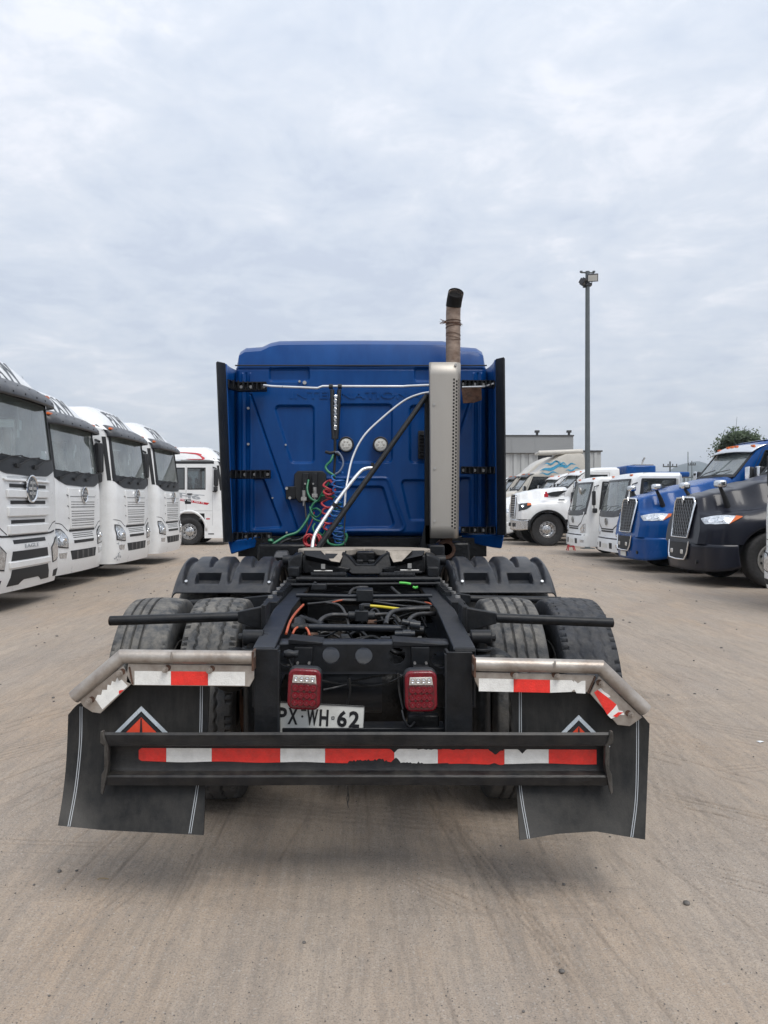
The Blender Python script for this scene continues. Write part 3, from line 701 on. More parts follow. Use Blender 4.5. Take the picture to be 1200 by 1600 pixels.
    for s in (-1, 1):
        m = MB(); m.bb(s*.62-.25, s*.62+.25, 1.05, 1.5, 1.5, 1.75); m.bb(s*.62-.23, s*.62+.23, 1.42, 1.56, 1.75, 2.35); m.bb(s*.62-.14, s*.62+.14, 1.44, 1.54, 2.36, 2.58); m.build('seat', 'interior_dark', root, bevel=.05)
    m = MB(); m.lathe((.62, .82, 2.12), (0, -.55, .8), [(0.02*sin(k*pi/4), .22+.02*cos(k*pi/4)) for k in range(9)], 24); m.cyl((.62, .82, 2.12), (.62, .65, 1.95), .03, 8); m.build('steering_wheel', 'interior_dark', root)
    m = MB(); m.box((.05, cab_y(0, 2.6)+.06, 2.62), (.09, .01, .14)); m.box((.0, cab_y(0, 2.6)+.07, 2.5), (.06, .01, .12)); m.tube([(.05, cab_y(0, 2.9)+.06, 2.9), (.03, cab_y(0, 2.5)+.07, 2.4)], .004, 4); m.build('hanging_tag', 'paper', root)
    m = MB(); m.box((.78, cab_y(.78, 2.2)+.03, 2.22), (.20, .008, .14)); m.build('paper_sheet', 'paper', root)
    # side windows
    for s in (-1, 1):
        S = side_S(s)
        m = MB(); m.patch(S, [(.8, 2.86), (1.42, 2.86)], [(.8, 2.12), (1.42, 2.12)], 2, 2, -.01, .006); m.patch(S, [(1.55, 2.86), (1.98, 2.86)], [(1.55, 2.12), (1.98, 2.12)], 2, 2, -.01, .006); m.build('side_window', 'side_glass', root)
        m = MB()
        for a, b in ((.76, 1.44), (1.53, 2.0)):
            m.patch(S, [(a, 2.90), (b, 2.90)], [(a, 2.86), (b, 2.86)], 1, 1, .004); m.patch(S, [(a, 2.12), (b, 2.12)], [(a, 2.08), (b, 2.08)], 1, 1, .004)
            m.patch(S, [(a, 2.86), (a+.035, 2.86)], [(a, 2.12), (a+.035, 2.12)], 1, 1, .004); m.patch(S, [(b-.025, 2.86), (b, 2.86)], [(b-.025, 2.12), (b, 2.12)], 1, 1, .004)
        m.patch(S, [(.45, 3.14), (2.24, 3.14)], [(.45, 3.04), (2.24, 3.04)], 4, 1, .006); m.build('window_trim', 'slot_black', root)
        m = MB(); m.patch(S, [(.50, 2.96), (.505, 2.96)], [(.50, .75), (.505, .75)], 1, 2, .002); m.patch(S, [(1.48, 2.95), (1.487, 2.95)], [(1.48, 1.28), (1.487, 1.28)], 1, 2, .002)
        m.patch(S, [(.5, 1.30), (2.2, 1.30)], [(.5, 1.293), (2.2, 1.293)], 3, 1, .002); m.build('panel_seam', 'seam_dark', root)
        m = MB(); m.box((s*(CW+.012), 1.35, 1.92), (.03, .2, .045)); m.build('door_handle', 'slot_black', root, bevel=.01)
        m = MB(); m.patch(S, [(1.30, 1.72), (1.55, 1.72)], [(1.30, 1.55), (1.52, 1.55)], 2, 1, .006); m.build('air_vent', 'slot_black', root)
        # mirror
        if s < 0:
            m = MB(); m.box((s*1.40, .34, 2.52), (.24, .14, .62)); m.box((s*1.40, .36, 2.10), (.22, .13, .20)); mi = m.build('mirror', 'slot_black', root, bevel=.04)
            m = MB(); m.tube([(s*1.2, .5, 2.92), (s*1.38, .34, 2.86)], .025, 8); m.tube([(s*1.2, .5, 2.02), (s*1.38, .36, 2.0)], .025, 8); m.build('mirror_arm', 'slot_black', mi)
            m = MB(); m.bb(s*1.31, s*1.49, .412, .418, 2.25, 2.78); m.build('mirror_glass', 'chrome', mi)
        # wheel arch lip, steps, wheels
        m = MB(); pts = [(1.39+.62*cos(a), .58+.66*sin(a)) for a in [pi*k/18 for k in range(19)]]
        rows = [[(s*(CW+.015), y, z) for y, z in pts], [(s*(CW+.02), 1.39+(y-1.39)*1.13, .58+(z-.58)*1.13) for y, z in pts]]
        m.loft(rows); m.build('wheel_arch', 'white_paint', root, solid=.03)
        m = MB(); m.loft([[(s*(CW-.02), y, z) for y, z in pts], [(s*.8, y, z) for y, z in pts]]); m.build('arch_liner', 'slot_black', root)
        m = MB(); m.bb(s*.95, s*1.22, .32, .74, .32, .60); m.build('step_box', 'white_paint', root, bevel=.02)
        m = MB(); m.bb(s*1.0, s*1.245, .45, .66, .42, .46); m.build('step', 'slot_black', root)
        wheel(root, None, (s*1.07, 1.39, .52), s, R=.52, W=.29, rimR=.285, rim='alloy', deep=.04)
        for yy in (4.6, 5.95): wheel(root, None, (s*1.0, yy, .52), s, R=.52, W=.5, rimR=.285, rim='alloy', deep=-.05, detail=False, name='rear_wheel')
    m = MB()
    for s in (-1, 1): m.bb(s*.35, s*.43, 1.6, 6.8, .75, 1.0)
    m.bb(-.5, .5, .5, 2.2, .45, .95); m.bb(-1.05, 1.05, 1.3, 1.48, .46, .56); m.bb(-1.2, -.5, 2.6, 3.7, .45, 1.05); m.bb(.5, 1.2, 2.6, 3.7, .45, 1.05); m.build('chassis', 'grease_black', root)
    # front skin details
    P = lambda nm, mt, *a, **k: (lambda q: (q.patch(cab_S, *a, **k), q.build(nm, mt, root))[1])(MB())
    for s in (-1, 1):
        m = MB(); m.patch(cab_S, [(s*1.19, 1.23), (s*.95, 1.20), (s*.7, 1.07)][::s], [(s*1.19, 1.215), (s*.95, 1.185), (s*.7, 1.055)][::s], 8, 1, .002); m.build('panel_seam', 'seam_dark', root)
    if kind == 'grid':
        m = MB(); m.patch(cab_S, [(-.70, 1.845), (.70, 1.845)], [(-.62, 1.10), (.62, 1.10)], 16, 4, .022, .03); m.build('grille_panel', 'white_paint', root, bevel=.008)
        z = 1.60; rows = []
        for gidx in range(3):
            for k in range(3): rows.append(z); z -= .046
            z -= .035
        m = MB()
        for z in rows:
            w = .62-(1.7-z)*.10
            for k in range(20):
                x0 = -w+2*w*k/20; m.patch(cab_S, [(x0+.006, z), (x0+2*w/20-.012, z)], [(x0+.006, z-.014), (x0+2*w/20-.012, z-.014)], 1, 1, .024, .004)
        tag(m.build('grille_slot', 'slot_black', root), kind='stuff')
        m = MB()
        for z, ww in ((1.70, .74), (1.50, .72), (1.28, .69)):
            for s in (-1, 1): m.patch(cab_S, [(s*ww, z+.03), (s*(ww-.10), z)][::s], [(s*ww, z+.018), (s*(ww-.10), z-.012)][::s], 2, 1, .006)
            m.patch(cab_S, [(-ww+.10, z), (ww-.10, z)], [(-ww+.10, z-.009), (ww-.10, z-.009)], 8, 1, .0255)
        m.build('grille_crease', 'visor_grey', root)
        P('lower_gap', 'slot_black', [(-.66, 1.085), (.66, 1.085)], [(-.64, 1.045), (.64, 1.045)], 10, 1, .006)
        m = MB()
        for z in (1.01, .975, .94):
            for k in range(18): x0 = -.52+1.04*k/18; m.patch(cab_S, [(x0, z), (x0+.045, z)], [(x0, z-.011), (x0+.045, z-.011)], 1, 1, .004, .004)
        tag(m.build('grille_slot', 'slot_black', root), kind='stuff')
        P('intake', 'slot_black', [(-.52, .885), (.52, .885)], [(-.50, .83), (.50, .83)], 10, 1, .004)
        P('intake', 'slot_black', [(-.66, .70), (.66, .70)], [(-.60, .53), (.60, .53)], 10, 1, .004)
        m = MB()
        for x in (-.42, -.15, .12, .40): m.patch(cab_S, [(x, .69), (x+.09, .69)], [(x, .54), (x+.09, .54)], 1, 1, .008, .004)
        m.build('intake_bar', 'visor_grey', root)
        em = (1.73, .155)
        for s in (-1, 1):
            m = MB(); m.patch(cab_S, [(s*1.17, 1.12), (s*1.0, 1.11), (s*.83, 1.03), (s*.76, .95)][::s], [(s*1.16, .79), (s*1.0, .77), (s*.86, .755), (s*.76, .75)][::s], 10, 4, .008); h = m.build('headlamp', 'slot_black', root)
            m = MB(); m.patch(cab_S, [(s*1.155, 1.10), (s*1.0, 1.09), (s*.84, 1.01), (s*.78, .94)][::s], [(s*1.145, .81), (s*1.0, .79), (s*.87, .775), (s*.78, .77)][::s], 10, 4, .012, .004); m.build('lens', 'headlamp_chrome', h)
            m = MB()
            for xx, zz, rr in ((1.05, .93, .062), (.90, .89, .055)): p, nn = cab_S(s*xx, zz); m.lathe(p+nn*.008, nn, [(0, rr), (.012, rr), (.012, rr*.8), (.004, rr*.3), (.004, .002)], 16)
            m.build('reflector', 'chrome', h)
            P('fog_lamp', 'headlamp_chrome', [(s*1.10, .68), (s*.80, .68)][::s], [(s*1.08, .59), (s*.84, .57)][::s], 5, 1, .006)
    else:
        for z, h_, w in ((1.76, .048, .62), (1.53, .05, .60), (1.26, .05, .58), (.985, .055, .55)):
            P('grille_slot', 'slot_black', [(-w, z), (w, z)], [(-w-.0, z-h_), (w, z-h_)], 10, 1, .004)
            m = MB()
            for k in range(4): m.patch(cab_S, [(-w-.05, z+.03+k*.022), (w+.05, z+.03+k*.022)], [(-w-.05, z+.037+k*.022), (w+.05, z+.037+k*.022)][::1], 8, 1, .003, .003)
            m.build('grille_crease', 'ink_pale', root)
        m = MB(); m.patch(cab_S, [(-.80, 1.83), (.80, 1.83)], [(-.76, 1.795), (.76, 1.795)], 12, 1, .03, .03); m.patch(cab_S, [(-.72, 1.68), (.72, 1.68)], [(-.70, 1.57), (.70, 1.57)], 12, 1, .035, .035)
        m.patch(cab_S, [(-.70, 1.44), (.70, 1.44)], [(-.68, 1.31), (.68, 1.31)], 12, 1, .035, .035); m.patch(cab_S, [(-.68, 1.19), (.68, 1.19)], [(-.66, 1.06), (.66, 1.06)], 12, 1, .035, .035); m.build('grille_bar', 'white_paint', root, bevel=.01)
        P('lower_gap', 'slot_black', [(-1.18, 1.10), (-.8, 1.05), (.8, 1.05), (1.18, 1.10)], [(-1.18, 1.075), (-.8, 1.025), (.8, 1.025), (1.18, 1.075)], 14, 1, .006)
        P('intake', 'slot_black', [(-.60, .83), (.60, .83)], [(-.64, .70), (.64, .70)], 10, 1, .004)
        P('intake', 'slot_black', [(-.62, .58), (.62, .58)], [(-.72, .36), (-.35, .36), (-.30, .42), (.30, .42), (.35, .36), (.72, .36)], 18, 2, .004)
        m = MB(); m.patch(cab_S, [(-.72, .69), (.72, .69)], [(-.70, .60), (.70, .60)], 12, 1, .03, .03); m.build('bumper_bar', 'white_paint', root, bevel=.01)
        em = (1.70, .20)
        m = MB(); lettering(m, 'EAGLE', lambda u, v: (lambda q: (q[0]+q[1]*.004, q[1]))(cab_S(-.24+u, .865+v)), .48, .05, .0, .004); m.build('front_lettering', 'ink_pale', root)
        for s in (-1, 1):
            m = MB(); m.patch(cab_S, [(s*1.18, .98), (s*1.0, .96), (s*.78, .82)][::s], [(s*1.18, .66), (s*1.0, .60), (s*.84, .58)][::s], 9, 4, .008); h = m.build('headlamp', 'slot_black', root)
            m = MB(); m.patch(cab_S, [(s*1.17, .96), (s*1.0, .94), (s*.80, .81)][::s], [(s*1.17, .68), (s*1.0, .62), (s*.85, .60)][::s], 9, 4, .012, .004); m.build('lens', 'headlamp_chrome', h)
            P('fog_lamp', 'slot_black', [(s*1.18, .48), (s*.9, .46)][::s], [(s*1.18, .36), (s*.93, .36)][::s], 5, 1, .006)
            m = MB(); m.patch(cab_S, [(s*1.235, 1.85), (s*1.20, 1.80)][::s], [(s*1.215, 1.30), (s*1.17, 1.26)][::s], 2, 6, .006); m.build('side_duct', 'slot_black', root)
    # round badge
    p, nn = cab_S(0, em[0]); m = MB(); m.lathe(p+nn*.03, nn, [(0, em[1]), (.015, em[1]), (.02, em[1]*.93), (.012, em[1]*.86), (.004, em[1]*.84)], 32); b = m.build('badge_ring', 'chrome', root)
    m = MB(); m.disc(p+nn*.032, nn, em[1]*.86, .012, 28); m.build('badge_disc', 'ink_grey', b)
    m = MB(); q = p+nn*.042; e = em[1]
    m.box(q, (e*.13, .012, e*1.3))
    for zz, ww in ((.42, .75), (.02, 1.15), (-.34, .9)):
        for s in (-1, 1): m.box(q+Vector((s*(ww*.29*e+.06*e), 0, zz*e)), (ww*.46*e, .012, e*.20))
    m.build('badge_emblem', 'alloy', b)
    return root

def place(o, x, y, rz): o.location = (x, y, 0); o.rotation_euler = (0, 0, rz)
LROT, RROT = pi/2, -pi/2
# nose line on the left at x = -5.35; lane centres up the yard
c1 = cabover('nearest white tractor on the left, with big round ringed badge and slatted grille', 'eagle'); c1.scale = (1, 1, 1.05); place(c1, -5.06, 11.62, LROT)
c2 = cabover('second white tractor of the left row, with dotted grille and hanging white tag'); place(c2, -5.38, 14.7, LROT)
m = MB(); m.tube([(-.9, .6, 3.45), (-.95, .75, 3.85)], .005, 5, True, .002); m.build('aerial', 'slot_black', c2)
c3 = copy_tree(c2, None, ('aerial',)); tag(c3, 'third white tractor of the left row, scuffed grey marks beside its headlamp'); place(c3, -5.18, 17.45, radians(89.0))
c4 = copy_tree(c2, None, ('hanging_tag', 'paper_sheet', 'aerial')); tag(c4, 'fourth white tractor of the left row, just left of the side-on one with red stripes'); place(c4, -5.20, 20.85, LROT)
c5 = copy_tree(c2, None, ('hanging_tag', 'aerial')); tag(c5, 'white tractor seen side-on with red stripes and big grey letters on its door'); place(c5, -5.12, 29.72, LROT)
def scuffs():
    rs = random.Random(9); m = MB()
    for k in range(26):
        x = -rs.uniform(.98, 1.2); z = rs.uniform(.35, 1.15); a = rs.uniform(.006, .03); b = rs.uniform(.004, .03); m.patch(cab_S, [(x-a, z+b*.6), (x, z+b), (x+a*.7, z+b*.3)], [(x-a*.8, z-b*.4), (x, z-b), (x+a, z-b*.5)], 2, 1, .0022, .002)
    tag(m.build('scuff_marks', 'ink_pale', c3), kind='stuff')
scuffs()
def side_graphics():
    S = lambda y, z: (Vector((-CW-.001, y, z)), Vector((-1, 0, 0)))
    # red swoosh on the roof flank
    def RS(y, z):
        a = 1.235*(max(0, 1-((z-3.04)/.66/max(.05, sin(min(1, max(0, (y-.24)/.95))*pi/2)**.9))**2))**(1/5.5); return Vector((-a-.004, y, z)), Vector((-1, 0, .1)).normalized()
    m = MB(); m.patch(RS, [(2.2, 3.47), (1.6, 3.48), (1.1, 3.45), (.8, 3.37), (.62, 3.20)], [(2.2, 3.45), (1.6, 3.455), (1.15, 3.40), (.95, 3.31), (.88, 3.20)], 16, 2, .008, .006); m.build('red_swoosh', 'red_print', c5)
    m = MB(); m.patch(RS, [(1.5, 3.215), (.85, 3.22)], [(1.3, 3.195), (.85, 3.195)], 4, 1, .009, .006); m.build('red_swoosh', 'red_print', c5)
    # letters run towards the nose: seen from -x the nose (y=0) is on the right
    def slant(y, z): return S(y, z)
    m = MB(); lettering(m, 'JH6', lambda u, v: (Vector((-CW-.0015, 2.0-u, 1.79+v-.11*u-.02)), Vector((-1, 0, 0))), 1.05, .22, .03, .004); m.build('door_lettering', 'ink_pale', c5)
    m = MB(); m.patch(slant, [(2.05, 1.80), (.62, 1.585)], [(2.05, 1.725), (.70, 1.515)], 4, 1, .003, .004); m.build('red_ribbon', 'red_print', c5)
    m = MB()
    for k in range(22):
        if k % 5 == 4: continue
        y = 1.95-k*.052; z = 1.755-(2.0-y)*.148; m.patch(slant, [(y, z+.022), (y-.032, z+.018)], [(y, z-.016), (y-.032, z-.02)], 1, 1, .0055, .003)
    m.build('ribbon_marks', 'paper', c5)
    m = MB()
    for a, b, z0 in ((2.1, 1.5, 2.0), (1.4, .8, 1.93), (2.1, 1.2, 1.9)): m.patch(slant, [(a, z0), (b, z0-.05)], [(a, z0-.012), (b, z0-.075)], 3, 1, .003, .003)
    m.build('grey_streaks', 'ink_pale', c5)
    m = MB(); m.patch(slant, [(.74, 1.02), (.60, 1.02)], [(.74, .975), (.60, .975)], 1, 1, .003, .003); m.build('small_marks', 'red_print', c5)
    m = MB(); m.patch(slant, [(.98, 1.02), (.78, 1.02)], [(.98, .985), (.78, .985)], 1, 1, .003, .003); m.build('small_marks', 'ink_pale', c5)
    m = MB(); m.box((-CW-.015, 2.13, 1.27), (.03, .09, .07)); m.build('marker_lamp', 'amber', c5)
side_graphics()

# ------------------------------------------------------------------ small white cab-over trucks
def light_truck(label, group):
    root = empty('light_truck'); tag(root, label, 'truck', group); w = .98; H = 2.36
    def ly(x, z):
        a = abs(x); y = .09*(a/w)**2+(.15-sqrt(max(0, .15**2-min(.15, a-(w-.15))**2)) if a > w-.15 else 0)
        if z > 1.25: y += (z-1.25)*.28
        if z > 2.2: y += (z-2.2)*.9
        y += -.05 if z < .62 else (-.05*(1-(z-.62)/.05) if z < .67 else 0); return y
    def S(x, z):
        e = .004; p = Vector((x, ly(x, z), z)); n = Vector((2*e, ly(x+e, z)-ly(x-e, z), 0)).cross(Vector((0, ly(x, z+e)-ly(x, z-e), 2*e))).normalized(); return p, (n if n.y < 0 else -n)
    YB = 1.62; zs = [.30, .34, .45, .6, .64, .70, .95, 1.2, 1.32, 1.42, 1.7, 2.0, 2.18, 2.27, 2.33, H]
    fx = [-w, -.975, -.96, -.93, -.88, -.82, -.6, -.3, 0]; fx += [-v for v in fx[-2::-1]]; sy = [YB, 1.45, 1.1, .85, .6]
    cols = [('l', y) for y in sy]+[('f', x) for x in fx]+[('r', y) for y in reversed(sy)]
    def pt(c, z):
        k, v = c; sh = 0 if z < 1.3 else (z-1.3)*.055; 
        if z > 2.27: sh += (z-2.27)**1.0*.9
        if k == 'f': return (v*(1-sh/w), ly(v, z)+(.12 if z >= H else 0), z)
        return ((-w if k == 'l' else w)*(1-sh/w), max(v, ly(w, z)), z)
    vs = [pt(c, z) for z in zs for c in cols]; n = len(cols); fs = []
    for j in range(len(zs)-1):
        for i in range(n-1):
            a, b = cols[i], cols[i+1]; zm = (zs[j]+zs[j+1])/2
            if a[0] == b[0] == 'f' and abs(a[1]+b[1])/2 < .9 and 1.32 < zm < 2.18: continue
            if a[0] == b[0] != 'f' and 1.42 < zm < 2.18 and .6 < (a[1]+b[1])/2 < 1.45: continue
            if a[0] == b[0] != 'f' and zm < .64 and (a[1]+b[1])/2 > .6: continue
            fs.append((j*n+i, j*n+i+1, (j+1)*n+i+1, (j+1)*n+i))
    fs.append(tuple((len(zs)-1)*n+i for i in range(n)))
    m = MB(); m.add(vs, fs); m.build('cab_body', 'white_paint', root, ang=34)
    m = MB(); m.bb(-w+.02, w-.02, YB-.02, YB, .7, 2.3); m.build('back_wall', 'white_paint', root)
    P = lambda nm, mt, *a, **k: (lambda q: (q.patch(S, *a, **k), q.build(nm, mt, root))[1])(MB())
    P('windscreen', 'windscreen', [(-.86, 2.17), (.86, 2.17)], [(-.9, 1.33), (.9, 1.33)], 16, 4, -.01, .005)
    m = MB(); m.patch(S, [(-.9, 2.20), (.9, 2.20)], [(-.88, 2.15), (.88, 2.15)], 14, 1, .003)
    for s in (-1, 1): m.patch(S, [(s*.90, 2.18), (s*.84, 2.18)][::s], [(s*.94, 1.25), (s*.88, 1.25)][::s], 2, 4, .003)
    m.patch(S, [(-.93, 1.45), (-.5, 1.36), (.5, 1.36), (.93, 1.45)], [(-.94, 1.25), (-.5, 1.20), (.5, 1.20), (.94, 1.25)], 14, 2, .004); m.build('windscreen_frame', 'visor_grey', root)
    for x0, x1 in ((-.6, .0), (.1, .7)):
        m = MB(); a, na = S(x0, 1.33); b, nb = S(x1, 1.50); m.tube([a+na*.03, a.lerp(b, .5)+na*.06+Vector((0, 0, .05)), b+nb*.03], .008, 6); m.build('wiper', 'slot_black', root)
    m = MB(); m.bb(-.9, .9, .35, .6, 1.0, 1.36); m.bb(-.9, .9, .6, 1.6, .7, .95); m.build('dashboard', 'interior_dark', root, bevel=.03)
    m = MB(); m.bb(-.95, .95, 1.5, 1.54, .9, 2.2); m.build('cab_lining', 'interior_grey', root)
    for s in (-1, 1):
        m = MB(); m.bb(s*.48-.22, s*.48+.22, 1.2, 1.36, 1.05, 1.75); m.bb(s*.48-.12, s*.48+.12, 1.22, 1.32, 1.76, 1.95); m.build('seat', 'interior_dark', root, bevel=.04)
        SS = lambda y, z, s=s: (Vector((s*(w-max(0, z-1.3)*.055), y, z)), Vector((s, 0, .05)).normalized())
        m = MB(); m.patch(SS, [(.66, 2.18), (1.45, 2.18)], [(.6, 1.42), (1.45, 1.42)], 2, 2, .0, .004); m.build('side_window', 'side_glass', root)
        m = MB(); m.patch(SS, [(.62, 2.21), (1.49, 2.21)], [(.60, 2.17), (1.49, 2.17)], 2, 1, .004); m.patch(SS, [(1.45, 2.17), (1.49, 2.17)], [(1.45, 1.4), (1.49, 1.4)], 1, 1, .004); m.patch(SS, [(.5, 1.42), (1.49, 1.42)], [(.5, 1.385), (1.49, 1.385)], 1, 1, .004)
        m.patch(SS, [(.60, 2.17), (.66, 2.17)], [(.50, 1.42), (.64, 1.42)], 1, 1, .004); m.build('window_trim', 'slot_black', root)
        m = MB(); m.patch(SS, [(.50, 1.38), (.507, 1.38)], [(.50, .7), (.507, .7)], 1, 1, .002); m.patch(SS, [(1.5, 2.2), (1.507, 2.2)], [(1.5, .7), (1.507, .7)], 1, 1, .002); m.build('panel_seam', 'seam_dark', root)
        m = MB(); m.box((s*1.13, .30, 1.72), (.18, .08, .42)); m.box((s*1.1, .34, 1.36), (.2, .1, .14)); mi = m.build('mirror', 'slot_black', root, bevel=.03)
        m = MB(); m.tube([(s*.93, .5, 2.1), (s*1.1, .32, 2.05), (s*1.12, .3, 1.9)], .014, 6); m.tube([(s*.95, .45, 1.35), (s*1.1, .32, 1.4), (s*1.12, .3, 1.55)], .014, 6); m.build('mirror_arm', 'slot_black', mi)
        m = MB(); m.patch(S, [(s*.93, .98), (s*.80, .95), (s*.62, .80)][::s], [(s*.93, .72), (s*.80, .70), (s*.66, .70)][::s], 8, 3, .006); h = m.build('headlamp', 'headlamp_chrome', root)
        m = MB(); 
        for xx, zz in ((.84, .82), (.73, .77)): p, nn = S(s*xx, zz); m.lathe(p+nn*.006, nn, [(0, .05), (.008, .05), (.008, .038), (.002, .01), (.002, .001)], 12)
        m.build('reflector', 'chrome', h)
        P('trim_line', 'slot_black', [(s*.93, 1.30), (s*.72, 1.02), (s*.5, .92)][::s], [(s*.93, 1.27), (s*.72, .99), (s*.5, .885)][::s], 8, 1, .004)
        P('fog_lamp', 'headlamp_chrome', [(s*.93, .50), (s*.72, .50)][::s], [(s*.92, .42), (s*.76, .42)][::s], 4, 1, .005)
        P('intake', 'slot_black', [(s*.52, .53), (s*.34, .53)][::s], [(s*.52, .38), (s*.36, .38)][::s], 2, 1, .004)
        m = MB(); m.box((s*(w-.01), 1.28, .78), (.03, .14, .05)); m.build('side_marker', 'amber', root)
        m = MB(); m.bb(s*(w-.10), s*(w-.01), .66, 1.0, .42, .46); m.build('step', 'slot_black', root)
        wheel(root, None, (s*.84, 1.28, .38), s, R=.38, W=.22, rimR=.21, rim='zinc', deep=.03, detail=False)
        wheel(root, None, (s*.78, 4.6, .38), s, R=.38, W=.42, rimR=.21, rim='zinc', deep=-.02, detail=False, name='rear_wheel')
        m = MB(); m.box((s*.72, .42, 2.30), (.12, .05, .035)); m.build('marker_lamp', 'amber', root)
    m = MB(); m.patch(S, [(-.52, .90), (.52, .90)], [(-.50, .865), (.50, .865)], 8, 1, .004); m.patch(S, [(-.50, .845), (.50, .845)], [(-.47, .80), (.47, .80)], 8, 1, .004); tag(m.build('grille_slot', 'slot_black', root), kind='stuff')
    P('lower_gap', 'slot_black', [(-.93, .66), (.93, .66)], [(-.93, .63), (.93, .63)], 12, 1, .006)
    P('number_plate', 'plate_white', [(-.18, .50), (.18, .50)], [(-.18, .39), (.18, .39)], 4, 1, .006)
    p, nn = S(0, 1.08); m = MB(); m.lathe(p+nn*.01, nn, [(0, .10), (.012, .10), (.015, .09), (.006, .08)], 24); b = m.build('badge_ring', 'zinc', root)
    m = MB(); m.disc(p+nn*.012, nn, .082, .01, 20); m.build('badge_disc', 'ink_grey', b)
    m = MB()
    for a in range(3):
        t = radians(40+a*25); m.box(p+nn*.02, (.012, .008, .13), Matrix.Rotation(t-.9, 3, 'Y'))
    m.build('badge_emblem', 'zinc', b)
    m = MB()
    for s in (-1, 1): m.bb(s*.32, s*.38, 1.2, 5.6, .5, .66)
    m.bb(-.8, .8, 1.24, 1.32, .34, .42); m.bb(-.35, .35, .6, 1.5, .35, .7); m.build('chassis', 'grease_black', root)
    return root
GR = 'small white cab over trucks on the right side'
l1 = light_truck('nearer small white truck, right beside the blue bonneted tractor', GR); place(l1, 6.48, 20.55, RROT)
l2 = copy_tree(l1); tag(l2, 'farther small white truck with round mirror, beside the big wheeled white truck'); place(l2, 6.36, 23.4, RROT)
m = MB(); m.lathe((.25, .16, 1.95), (0, -1, -.2), [(0, .11), (.02, .11), (.03, .08), (.035, .002)], 16); m.tube([(.25, .17, 1.95), (.05, .45, 2.28)], .01, 5); m.build('round_mirror', 'zinc', l2)
